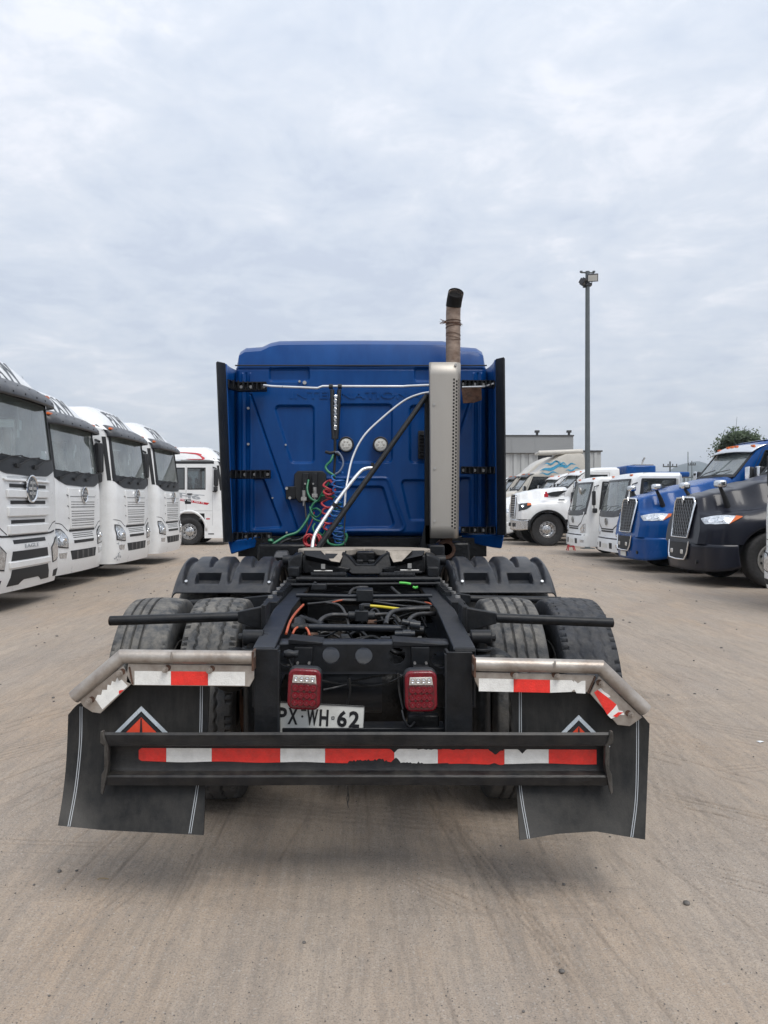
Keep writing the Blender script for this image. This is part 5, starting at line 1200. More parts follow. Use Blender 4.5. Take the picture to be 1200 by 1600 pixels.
    # work lamps
    for px in (541, 594.5):
        p = Px(px, 694.5, YP-.02); m = K(); m.lathe(p, (0, -1, 0), [(-.03, .066), (.03, .066), (.036, .060), (.030, .053), (.02, .052)], 32); l = m.build('work_lamp', 'visor_grey', TR)
        m = K(); m.lathe(p+Vector((0, -.024, 0)), (0, -1, 0), [(0, .053), (.004, .045), (.006, .001)], 28)
        m.build('lens', 'lens_frost', l, ang=60)
        m = K()
        for a in range(6):
            t = a*pi/3; q = p+Vector((cos(t)*.026, -.029, sin(t)*.026)); m.lathe(q, (0, -1, 0), [(0, .011), (.004, .009), (.005, .001)], 10)
        m.build('diode', 'lens_clear', l)
cab_back()

def side_fairings():
    for s, tr, ca in ((-1, ((337.5, 565), (348.5, 847)), ((365, 571), (371, 846))), (1, ((789, 558.5), (791.5, 836.5)), ((762, 571), (768, 840)))):
        A, B = (Px(*q, 6.05) for q in tr); C, D = (Px(*q, 6.60) for q in ca); C.x = s*1.085-.027; D.x = C.x; C.y = D.y = 6.85; C.z = 2.74; D.z = 1.24
        w = .058
        m = K()
        def f(u, v):
            a = A.lerp(B, v)+Vector((-s*w*1.0, .10, 0)); c = C.lerp(D, v); p = c.lerp(a, u); p.x += s*.02*sin(pi*u); return p
        m.grid(f, 8, 14); wing = m.build('side_fairing', 'blue_paint', TR, ang=60, solid=.012)
        m = K(); rows = []
        for k in range(13):
            q = A.lerp(B, k/12); e = .010 if k == 0 else 0
            rows.append([q+Vector((0, 0, -e)), q+Vector((-s*.012, -.012, 0)), q+Vector((-s*w, .06, 0)), q+Vector((-s*w, .115, 0)), q+Vector((-s*.006, .10, 0))])
        m.loft(rows, True, True); m.build('rubber_edge', 'black_plastic', wing, ang=40)
        # lower painted skirt
        if s < 0: P = [Px(356, 846, 6.2), Px(408, 838, 6.45), Px(403, 855, 6.45), Px(386, 858, 6.3), Px(361, 866.5, 6.2)]
        else: P = [Px(788, 835, 6.15), Px(722, 836, 6.5), Px(724, 846, 6.5), Px(772, 856, 6.25), Px(784, 857.5, 6.15)]
        m = K(); m.prism(P, (0, .05, 0)); m.build('lower_skirt', 'blue_paint', TR, bevel=.012)
        for kk, (py, dz) in enumerate(((604, .075), (741, .072), (838, .065)) if s < 0 else ((600, .06), (734.5, .06), (828, .055))):
            xa, xb = ((416, 422, 424)[kk], 351+kk*3) if s < 0 else (721, 778)
            p0 = Px(xa, py, 6.46); p1 = Px(xa+(-s)*-38 if s > 0 else xa-44, py+.5, 6.42); p2 = Px(xb, py-(5 if kk == 0 and s < 0 else 0), 6.14); h = dz/2
            m = K()
            path = [p0, p1, p2]
            for off in (h, -h*.9): m.loft([[q+Vector((0, -.03, off)), q+Vector((0, .05, off)), q+Vector((0, .05, off*.8)), q+Vector((0, -.03, off*.8))] for q in path], True, True)
            m.loft([[q+Vector((0, .03, h)), q+Vector((0, .05, h)), q+Vector((0, .05, -h)), q+Vector((0, .03, -h))] for q in path], True, True)
            b = m.build('fairing_bracket', 'black_steel', TR)
            m = K(); 
            for t in (.1, .55, .9): m.disc(p0.lerp(p1, t)+Vector((0, .02, 0)), (0, 1, 0), .014, .03, 8)
            m.build('bolt', 'zinc', b)
            m = K()
            for t in np.linspace(0, 1, 9): q = p0.lerp(p2, t*.9); m.box(q+Vector((0, 0, 0)), (.008, .05, dz*.8))
            m.build('web', 'black_steel', b)
side_fairings()

def exhaust():
    Yf = 6.0; a = Px(671.5, 566, Yf); b = Px(721.5, 566, Yf); c = Px(673, 841, Yf); d = Px(718, 841, Yf)
    def sec(t):
        l = a.lerp(c, t); r = b.lerp(d, t); w = r.x-l.x; P = [(l.x+.012, Yf+.16), (l.x, Yf+.05), (l.x, Yf+.012), (l.x+.004, Yf+.003), (l.x+.014, Yf)]
        P += [(l.x+w*.55, Yf-.001)]
        for k in range(9): q = k/8*pi/2*.95; P.append((r.x-.055+.055*sin(q), Yf+.09-.09*cos(q)))
        P.append((r.x-.004, Yf+.20)); return [Vector((x, y, l.z)) for x, y in P]
    m = K(); m.loft([sec(t/14) for t in range(15)]); sh = m.build('heat_shield', 'stack_steel', TR, ang=40, solid=.004)
    m = K()
    for k in range(44):
        t = (593-566)/275+k*(822-593)/275/43; S = sec(min(1, t)); rx = S[-2].x+.0
        rx = a.lerp(c, t).x+(b.lerp(d, t).x-a.lerp(c, t).x)
        for ci, (o0, o1) in enumerate(((.066, .052), (.044, .030), (.022, .010))):
            z = S[0].z-(.5 if ci == 1 else 0)*.027; pts = []
            for o in (o0, o1):
                x = rx-o; q = max(0, x-(rx-.055))/.055; y = Yf+.09-.09*sqrt(max(0, 1-q*q)) if q > 0 else Yf
                pts.append(Vector((x, y-.004, z)))
            p, q = pts; h = Vector((0, 0, .0078)); m.add([p-h, q-h, q+h, p+h], [(0, 1, 2, 3)])
    tag(m.build('perforations', 'soot', sh, ang=0), kind='stuff')
    m = K()
    for px, py in ((678, 632), (679, 732), (679, 814), (712, 570)): p = Px(px, py, Yf-.004); m.disc(p, (0, 1, 0), .011, .012, 10)
    m.build('bolt', 'zinc', sh)
    # muffler body behind the shield and the pipe above it
    p = Px(708, 700, 6.16); m = K(); m.cyl((p.x-.045, 6.17, 1.38), (p.x-.045, 6.17, 2.66), .07, 24); m.build('muffler', 'pipe_steel', TR)
    x0 = Px(708, 0, 6.16).x; x1 = Px(709.5, 0, 6.1).x; z1 = Px(0, 486, 6.14).z
    m = K(); path = smooth([(x0, 6.16, 2.6), (x0, 6.16, 2.9), (x1, 6.155, z1), (x1+.004, 6.13, z1+.07), (x1+.010, 6.075, z1+.12)], 5); m.tube(path, .056, 20, False); pipe = m.build('tail_pipe', 'pipe_steel', TR, ang=60, solid=.004)
    e0 = path[-1]; ax = (path[-1]-path[-3]).normalized(); m = K(); q0 = path[-8]
    m.tube(path[-9:]+[e0+ax*.012], .060, 20, False); m.build('sooty_mouth', 'soot', pipe, ang=60, solid=.003)
    u = Vector((1, 0, 0)); w = ax.cross(u).normalized(); m = K()
    m.disc(e0-ax*.03, ax, .055, .004, 18)
    for k in range(-3, 4):
        h = sqrt(.055**2-(k*.015)**2); m.cyl(e0+u*k*.015-w*h, e0+u*k*.015+w*h, .0022, 4); m.cyl(e0+w*k*.015-u*h, e0+w*k*.015+u*h, .0022, 4)
    m.build('mouth_mesh', 'soot', pipe)
    # rusty wire wraps
    m = K(); rs = random.Random(4)
    for k, (py, tl) in enumerate(((502, .006), (505, -.004), (508, .010), (499, .0), (521, .012), (525, .014), (528, .01))):
        z = Px(0, py, 6.1).z; m.tube([(x1-.001+.059*cos(t*pi/12), 6.157+.059*sin(t*pi/12), z+tl*sin(t*pi/12+k)) for t in range(25)], .003 if k < 4 else .0016, 5, False)
    zz = Px(0, 503, 6.1).z
    for k in range(9): m.tube([(x1-.056, 6.11, zz+rs.uniform(-.012, .012)), (x1-.085, 6.10, zz+rs.uniform(-.015, .015)), (x1-.085-rs.uniform(.005, .035), 6.10+rs.uniform(-.02, .02), zz+rs.uniform(-.028, .035))], .0035, 4, True, .001)
    for k in range(4): m.tube([(x1+.052, 6.12, zz-.01), (x1+.06+rs.uniform(0, .02), 6.12, zz-.015+rs.uniform(-.02, .02))], .003, 4, True, .001)
    m.build('rusty_wire', 'rust', pipe)
    # elbow below, stanchion, strut
    m = K(); q = Px(694, 857, 6.25); m.cyl((q.x+.02, 6.2, 1.45), (q.x+.01, 6.22, q.z+.02), .05, 16); m.cyl((q.x, 6.12, q.z), (q.x, 6.9, q.z), .066, 22); m.lathe((q.x, 6.12, q.z), (0, -1, 0), [(-.01, .075), (.02, .075), (.02, .05), (0, .048), (0, .001)], 24); m.build('elbow_pipe', 'rust', TR)
    m = K(); p = Px(667.5, 0, 6.18).x; m.bb(p-.022, p+.022, 6.14, 6.2, Px(0, 850, 6.2).z, Px(0, 617, 6.2).z); m.prism([Px(655, 858, 6.14), Px(684, 858, 6.14), Px(672, 820, 6.14), Px(664, 820, 6.14)], (0, .05, 0)); m.bb(p-.06, p+.20, 6.2, 6.30, Px(0, 862, 6.2).z, Px(0, 852, 6.2).z); m.build('stack_post', 'black_steel', TR, bevel=.004)
    m = K(); m.tube([Px(666, 619, 6.10), Px(600, 712, 5.95), Px(497, 856, 5.65)], .021, 12); m.build('stack_strut', 'black_steel', TR)
    m = K(); P = [Px(721, 607, 6.35), Px(752, 605, 6.35), Px(753, 625, 6.35), Px(741, 629, 6.35), Px(724, 630, 6.35)]; m.prism(P, (0, .02, 0)); m.build('scorched_pad', 'rust', TR)
    m = K(); m.tube([Px(722, 605, 6.3), Px(757, 604, 6.25), Px(776, 598, 6.15)], .007, 6); m.build('bracket_wire', 'bright_tube', TR)
exhaust()

def air_lines():
    m = K(); m.tube([Px(x, y, Y) for x, y, Y in ((412, 602, 6.40), (424, 603.5, 6.36), (496, 606.5, 6.34), (504, 603.5, 6.34), (630, 603.8, 6.32), (636, 603.2, 6.32), (676, 601.5, 6.25))], .010, 10); rod = m.build('hose_rail', 'bright_tube', TR, ang=60)
    m = K()
    for px in (517, 531): p = Px(px, 604, 6.33); m.cyl(p-Vector((.016, 0, 0)), p+Vector((.016, 0, 0)), .021, 10)
    m.build('rail_clamp', 'slot_black', rod)
    m = K(); m.tube(smooth([Px(x, y, Y) for x, y, Y in ((676, 612, 6.1), (655, 616, 6.12), (630, 627, 6.15), (595, 655, 6.15), (568, 682, 6.12), (551, 715, 6.08), (543, 750, 6.02), (540, 770, 5.98), (538, 800, 5.95))], 6), .0085, 8); m.build('bright_line', 'bright_tube', TR, ang=60)
    m = K(); m.tube(smooth([Px(x, y, Y) for x, y, Y in ((584, 731, 6.0), (572, 732, 5.98), (562, 738, 5.96), (540, 765, 5.9), (515, 799, 5.82), (496, 828, 5.75), (490, 842, 5.7), (488, 856, 5.66))], 6), .0135, 10); bl = m.build('bright_line', 'bright_tube', TR, ang=60)
    m = K(); p = Px(523, 789, 5.84); m.cyl(p-Vector((-.008, 0, -.012)), p+Vector((-.008, 0, -.012)), .021, 10); q = Px(582, 729, 6.0); m.cyl(q, q+Vector((0, 0, .03)), .012, 8); m.tube([p, Px(536, 796, 5.9)], .007, 6); m.build('cable_tie', 'slot_black', bl)
    # hose hanger with spring between two sleeves
    m = K(); m.tube([Px(519, 609, 6.30), Px(519.5, 640, 6.28), Px(521.5, 686, 6.25)], .018, 10); m.tube([Px(530, 609, 6.30), Px(528.5, 640, 6.28), Px(525.5, 686, 6.25)], .018, 10); m.tube([Px(523.5, 680, 6.25), Px(523.5, 706, 6.24)], .012, 8); hg = m.build('hose_hanger', 'black_plastic', TR)
    A, B = Px(524.5, 617, 6.275), Px(523.8, 672, 6.25); m = K(); m.tube([A.lerp(B, t/160)+Vector((.013*cos(t*1.1), .013*sin(t*1.1), 0)) for t in range(161)], .0035, 5); m.build('hanger_spring', 'chrome', hg)
    m = K(); m.tube([Px(509, 706, 6.22), Px(516, 708, 6.2), Px(524, 706, 6.2), Px(530, 712, 6.2)], .013, 8); m.tube([Px(524, 706, 6.22), Px(522, 740, 6.2), Px(523, 770, 6.2)], .010, 8); m.build('hose_clip', 'slot_black', hg)
    # dark bracket box on the wall
    m = K(); a, b = Px(460, 785, 6.56), Px(510, 736, 6.56); m.prism([(a.x, 6.53, a.z+.05), (a.x, 6.53, b.z-.03), (a.x+.03, 6.53, b.z), (b.x-.03, 6.53, b.z), (b.x, 6.53, b.z-.03), (b.x, 6.53, a.z+.02), (b.x-.04, 6.53, a.z), (a.x+.04, 6.53, a.z)], (0, .05, 0)); box = m.build('hose_bracket', 'slot_black', TR, bevel=.006)
    m = K(); m.bb(Px(473, 0, 6.5).x, Px(482, 0, 6.5).x, 6.47, 6.53, a.z+.01, b.z-.02); m.bb(Px(488, 0, 6.5).x, Px(496, 0, 6.5).x, 6.47, 6.53, a.z+.01, b.z-.02); m.bb(Px(446, 0, 6.5).x, Px(461, 0, 6.5).x, 6.52, 6.54, Px(0, 780, 6.5).z, Px(0, 760, 6.5).z); m.build('mounting_plate', 'black_plastic', box, bevel=.004)
    m = K()
    for px, py, r in ((477, 756, .008), (489.5, 756, .008), (448, 763, .012), (453, 778, .012)): m.disc(Px(px, py, 6.46), (0, 1, 0), r, .03, 8)
    m.build('bolt', 'zinc', box)
    for px, py in ((475, 783), (492, 778)):
        m = K(); p = Px(px, py, 6.44); m.cyl(p, p+Vector((0, 0, .09)), .018, 10); m.box(p+Vector((0, -.01, .02)), (.045, .04, .03)); m.cyl(p, p-Vector((0, 0, .04)), .012, 8); m.build('gladhand', 'zinc', box)
    H = lambda nm, mt, r, pts, sub=7: (lambda q: (q.tube(smooth([Px(*p) for p in pts], sub), r, 8), q.build(nm, mt, TR, ang=60))[1])(K())
    H('green_hose', 'hose_green', .0095, [(482, 750, 6.45), (480, 765, 6.4), (485, 778, 6.36), (496, 783, 6.34), (503, 772, 6.3), (510, 760, 6.28), (517, 751, 6.25)])
    H('green_hose', 'hose_green', .0105, [(520.5, 711, 6.2), (517, 720, 6.18), (509, 729, 6.18), (512, 736, 6.16), (519, 741, 6.15), (524, 745, 6.15)])
    H('green_hose', 'hose_green', .0095, [(496, 782, 6.34), (489, 788, 6.33), (485, 800, 6.32), (491, 811, 6.3), (503, 815, 6.28), (512, 812, 6.26)])
    H('green_hose', 'hose_green', .008, [(484, 806, 6.34), (488, 797, 6.33), (495, 794.5, 6.3), (502, 801, 6.28), (495, 808, 6.3), (488, 803, 6.3), (484, 792, 6.32)])
    H('green_hose', 'hose_green', .011, [(484, 803, 6.33), (478, 815, 6.3), (465, 831, 6.26), (447, 837.5, 6.22), (431, 847, 6.18), (422, 852.5, 6.15)])
    H('green_hose', 'hose_green', .0075, [(492, 818, 6.25), (489, 825, 6.22), (494, 834, 6.2), (504, 836, 6.2), (508, 828, 6.2), (501, 822, 6.2), (497, 830, 6.2), (506, 838, 6.2)])
    H('green_hose', 'hose_green', .010, [(511, 843, 6.1), (514, 849, 6.08), (525, 852, 6.06), (536, 850, 6.06), (542, 840, 6.06), (540, 833, 6.06)])
    H('green_hose', 'hose_green', .008, [(503, 775, 6.2), (512, 774, 6.18), (520, 777, 6.16), (525, 782, 6.15)])
    m = K(); m.disc(Px(423, 845, 6.14), (0, .5, 1), .022, .02, 12); m.build('green_knob', 'hose_green', TR)
    def coil(nm, mt, r, cx, ya, yb, rad, turns, Y, w0=1.0, drift=0.0, ph=0.0):
        m = K(); pts = []; n = int(turns*18)
        for k in range(n+1):
            t = k/n; tt = t**w0; a = 2*pi*turns*t+ph; c = Px(cx+drift*t+2.0*sin(t*9), ya+(yb-ya)*tt, Y)
            rr = rad*(1+.25*sin(t*17+ph)); pts.append(c+Vector((cos(a)*rr, sin(a)*rr*.8, sin(a)*rr*.28+.004*sin(k*.9))))
        m.tube(pts, r, 7); return m.build(nm, mt, TR, ang=60)
    coil('blue_coil_hose', 'hose_blue', .0075, 527, 738, 848, .043, 15, 6.12, .78, 2)
    coil('red_coil_hose', 'hose_red', .0085, 513, 752, 832, .036, 6, 6.16, .9, -3, 1.0)
    coil('green_coil_hose', 'hose_green', .007, 524, 770, 850, .038, 9, 6.2, .9, 8, 2.0)
    H('grey_loop', 'hose_grey', .008, [(524, 707, 6.18), (529, 707, 6.17), (535, 716, 6.16), (536, 726, 6.15), (531, 736, 6.14), (524, 741, 6.14)])
    H('red_hose', 'hose_red', .0095, [(514, 751, 6.2), (518, 753, 6.18), (523, 762, 6.16), (521, 770, 6.14), (513, 773, 6.12), (506, 769, 6.14), (510, 765, 6.16), (518, 769, 6.15)])
    for k, (cx, cy, rx, ry) in enumerate(((483, 844, 8.5, 9), (485, 845, 7, 8), (481, 845, 6, 9), (494, 845, 5, 8), (496, 844, 6, 9))):
        m = K(); m.tube([Px(cx+rx*cos(a*.35), cy+ry*sin(a*.35), 6.0+.01*k+.01*sin(a)) for a in range(19)], .008, 7); m.build('red_hose', 'hose_red', TR, ang=60)
    H('red_hose', 'hose_red', .004, [(491, 800, 6.3), (487, 815, 6.3), (480, 830, 6.28), (477, 840, 6.26)])
    H('dark_cable', 'hose_black', .008, [(476, 785, 6.44), (478, 805, 6.4), (480, 830, 6.35), (470, 842, 6.3), (452, 845, 6.25)])
    H('dark_cable', 'hose_black', .006, [(538, 780, 6.1), (539.5, 800, 6.1), (538, 825, 6.08), (539, 852, 6.05)])
    H('dark_cable', 'hose_black', .011, [(455, 842, 6.2), (445, 845, 6.2), (432, 853, 6.2), (420, 856, 6.2)])
air_lines()
# ------------------------------------------------------------------ rails, fifth wheel, crossmembers
def rails():
    for s in (-1, 1):
        X = s*.41; w = .045; h = .24
        top = [(3.13, .968), (3.16, .975), (3.86, 1.030), (4.9, 1.020), (10.4, 1.020)]
        m = K(); rows = []
        for y, z in top:
            xo, xi = X+s*w, X-s*w; rows.append([Vector(v) for v in ((xo, y, z), (xi, y, z), (xi, y, z-.012), (xo-s*.012, y, z-.012), (xo-s*.012, y, z-h+.012), (xi, y, z-h+.012), (xi, y, z-h), (xo, y, z-h))])
        m.loft(rows, True, True); m.build('frame_rail', 'rail_steel', TR, bevel=.004)
        m = K(); m.tube([(X-s*w*.9, 3.125, .962), (X+s*w*.9, 3.125, .962)], .014, 8); m.bb(X-.04, X+.04, 3.14, 3.19, .88, .945); m.build('rail_end', 'black_steel', TR)
        # slider rack with teeth
        m = K(); m.bb(s*.455, s*.53, 4.02, 6.3, .985, 1.045); m.bb(s*.455, s*.47, 4.02, 6.3, .86, .985); rk = m.build('slide_rack', 'black_steel', TR, bevel=.003)
        for k in range(22): y = 4.30+k*.075; m = K(); m.box((s*.47, y, 1.056), (.035, .032, .022)); m.build('rack_tooth', 'black_steel', rk)
        m = K()
        for k in range(9): m.disc((s*.512, 4.2+k*.2, 1.05), (0, 0, 1), .014, .016, 8)
        m.build('bolt', 'zinc', rk)
        # upright plate carrying the bumper, seen dark beside the lamps
        m = K(); a = Px(398 if s < 0 else 697, 1013 if s < 0 else 1018, 3.10); b = Px(435 if s < 0 else 737.5, 1150, 3.10); m.bb(a.x, b.x, 3.085, 3.10, b.z-.10, a.z); m.bb(b.x-.012 if s < 0 else a.x, b.x if s < 0 else a.x+.012, 3.10, 3.17, b.z-.10, a.z); m.build('bumper_upright', 'black_steel', TR, bevel=.003)
        m = K(); m.bb(b.x-.002 if s < 0 else a.x-.006, b.x+.006 if s < 0 else a.x+.002, 3.082, 3.12, b.z-.1, a.z-.01); m.build('upright_edge', 'black_plastic', TR)
        # fender brackets and cross tubes over the tyres
        for (y, px0, py0, px1, py1, r, y1) in (((3.62, 412, 962, 172, 970, .0225, 3.52), (4.75, 402, 939, 276, 944, .0225, 4.75)) if s < 0 else ((3.62, 738, 964, 957, 973, .0225, 3.62), (4.75, 706, 935, 876, 938, .0225, 4.75))):
            A = Px(px0, py0, y); B = Px(px1, py1, y1); A2 = A.lerp(B, .17)
            m = K(); m.tube([A2, B], r, 16); t_ = m.build('fender_tube', 'black_steel', TR, ang=50)
            m = K(); m.lathe(B+Vector((s*.001, 0, 0)), (s, 0, 0), [(0, r*.96), (.002, r*.8), (-.02, r*.78), (-.02, .001)], 14); m.build('tube_end', 'rust', t_)
            m = K(); R0 = Vector((s*.46, y, A.z)); m.prism([R0+Vector((0, -.03, .05)), A2+Vector((0, -.02, .024)), A2+Vector((0, -.02, -.024)), R0+Vector((0, -.03, -.07))], (0, .05, 0)); m.bb(s*.452, s*.475, y-.08, y+.08, A.z-.10, A.z+.06); m.build('tube_bracket', 'black_steel', TR, bevel=.004)
        # shock absorber with air valve
        X = Px(395 if s < 0 else 752, 0, 3.34).x
        m = K(); m.tube([(X, 3.36, .955), (X, 3.36, .92), (X, 3.36, .915), (X, 3.36, .42)], lambda t: .030 if t < .5 else .043, 18); sh = m.build('shock_absorber', 'grease_black', TR)
        m = K(); m.cyl((X-.045, 3.36, .975), (X+.045, 3.36, .975), .034, 16); m.cyl((X-.065, 3.36, .975), (X+.065, 3.36, .975), .018, 10); m.disc((X, 3.36, .925), (0, 0, 1), .050, .014, 18); m.build('shock_eye', 'black_steel', sh, bevel=.004)
        m = K()
        for zz in (.905, .880): m.cyl((X+s*.03, 3.30, zz), (X-s*.06, 3.28, zz-.004), .008, 8)
        m.build('bolt', 'rail_steel', sh)
        # air springs and suspension arms under the rails
        for yy in (3.75, 5.05): m = K(); m.lathe((s*.36, yy, .80), (0, 0, -1), [(0, .001), (0, .11), (.03, .13), (.08, .13), (.11, .12), (.14, .13), (.2, .125), (.22, .08), (.34, .08), (.34, .001)], 24); m.build('air_spring', 'grease_black', TR, ang=40)
        m = K(); m.prism([(s*.40, 3.4, .42), (s*.40, 4.9, .42), (s*.40, 4.9, .56), (s*.40, 4.3, .66), (s*.40, 3.4, .52)], (s*.07, 0, 0)); m.build('suspension_arm', 'grease_black', TR, bevel=.01)
rails()

def crossmember():
    y0 = 3.30
    zt = Px(0, 1007, y0).z; zb = Px(0, 1049, y0).z; xa, xb = -.365, .365
    holes = [((Px(x, 0, y0).x), Px(0, yy, y0).z, .037) for x, yy in ((517, 1024), (568.5, 1025), (620, 1025))]+[(Px(688, 0, y0).x, Px(0, 1031, y0).z, .036), (Px(449, 0, y0).x, Px(0, 1029, y0).z, .036)]
    # face with round holes: strips between holes and ring fans
    m = K(); cur = xa; holes.sort(); zc = (zt+zb)/2; n = 24
    for hx, hz, r in holes:
        l, rr = max(xa, hx-.046), min(xb, hx+.046)
        if l > cur: m.add([(cur, y0, zb), (l, y0, zb), (l, y0, zt), (cur, y0, zt)], [(0, 1, 2, 3)])
        out = []; inn = []; bk = []
        for k in range(n):
            a = 2*pi*k/n+pi/4; cx, cz = cos(a), sin(a); 
            sx = ((rr-hx) if cx > 0 else (hx-l))/max(abs(cx), 1e-6); sz = ((zt-hz) if cz > 0 else (hz-zb))/max(abs(cz), 1e-6); q = min(sx, sz)
            out.append((hx+cx*q, y0, hz+cz*q)); inn.append((hx+cx*r, y0, hz+cz*r)); bk.append((hx+cx*r, y0+.02, hz+cz*r))
        m.add(out+inn+bk, [(k, (k+1) % n, n+(k+1) % n, n+k) for k in range(n)]+[(n+k, n+(k+1) % n, 2*n+(k+1) % n, 2*n+k) for k in range(n)])
        for (cx, cz) in ((rr, zt), (l, zt), (l, zb), (rr, zb)):
            a = atan2(cz-hz, cx-hx); k = int(((a-pi/4) % (2*pi))/(2*pi)*n); m.add([(cx, y0, cz), out[k % n], out[(k+1) % n]], [(0, 1, 2)])
        cur = rr
    if cur < xb: m.add([(cur, y0, zb), (xb, y0, zb), (xb, y0, zt), (cur, y0, zt)], [(0, 1, 2, 3)])
    m.build('crossmember_face', 'black_steel', TR, ang=30)
    # top flange, dipped in the middle, and bottom flange
    m = K(); rows = []
    for k in range(33):
        t = k/32; x = xa+(xb-xa)*t; d = .014*math.exp(-((x-.06)/.07)**2)*(1); zz = zt
        rows.append([Vector((x, y0, zz-.014)), Vector((x, y0+.004, zz-.002)), Vector((x, y0+.016, zz+.004)), Vector((x, y0+.075-d, zz+.012)), Vector((x, y0+.09-d, zz+.004)), Vector((x, y0+.09-d, zz-.03))])
    m.loft(rows); m.bb(xa, xb, y0+.002, y0+.09, zb-.012, zb); m.build('crossmember_flange', 'rail_steel', TR, ang=50)
    for s in (-1, 1):
        m = K(); a = Px(452 if s < 0 else 613, 995 if s < 0 else 998, 3.33); b = Px(505 if s < 0 else 694, 1003, 3.33)
        m.prism([(a.x, 3.29, a.z-.004), (b.x, 3.29, a.z-.018), (b.x, 3.29, a.z-.026), (a.x, 3.29, a.z-.026)], (0, .14, 0)); m.build('gusset', 'black_steel', TR, bevel=.002)
    # tail lamp brackets on the face, dark bits
    for px in (474, 657):
        m = K(); a = Px(px-14, 1012, 3.27); b = Px(px+14, 1044, 3.27); m.bb(a.x, b.x, 3.27, 3.295, b.z, a.z); c = Px(px, 1060, 3.2); m.bb(a.x+.005, b.x-.005, 3.08, 3.28, c.z+.035, c.z+.043); m.bb(a.x+.005, b.x-.005, 3.085, 3.095, c.z-.02, c.z+.043); lb = m.build('lamp_bracket', 'black_steel', TR, bevel=.002)
        m = K()
        for dx, dy, r in ((-9, 24, .006), (9, 24, .006)): m.disc(Px(px+dx, 1012+dy, 3.262), (0, 1, 0), r, .014, 8)
        m.build('bolt', 'zinc', lb)
    # further crossmembers and axle housings
    for y in (4.98, 5.9): m = K(); m.bb(-.37, .37, y, y+.10, .80, .99); m.build('crossmember', 'grease_black', TR, bevel=.006)
    for y in (4.15, 5.45):
        m = K(); m.tube([(-1.0, y, .525), (-.3, y, .525), (0, y, .525), (.3, y, .525), (1.0, y, .525)], .075, 16); m.lathe((0.05, y-.22, .56), (0, 1, 0), [(-.04, .001), (-.03, .10), (0, .17), (.10, .22), (.3, .22), (.42, .15), (.62, .09), (.62, .001)], 28); ax = m.build('drive_axle', 'grease_black', TR, ang=45)
        m = K(); 
        for k in range(12): a = k*pi/6; m.disc((.05+.19*cos(a), y-.16, .56+.19*sin(a)), (0, 1, 0), .014, .02, 6)
        m.build('bolt', 'black_steel', ax)
    m = K(); m.cyl((-.30, 3.55, .75), (.08, 3.55, .75), .15, 26); at = m.build('air_tank', 'rail_steel', TR, ang=40)
    m = K()
    for x in (-.07,): m.lathe((x, 3.55, .75), (1, 0, 0), [(-.004, .151), (-.004, .154), (.004, .154), (.004, .151)], 26)
    m.build('tank_strap', 'black_steel', at)
crossmember()

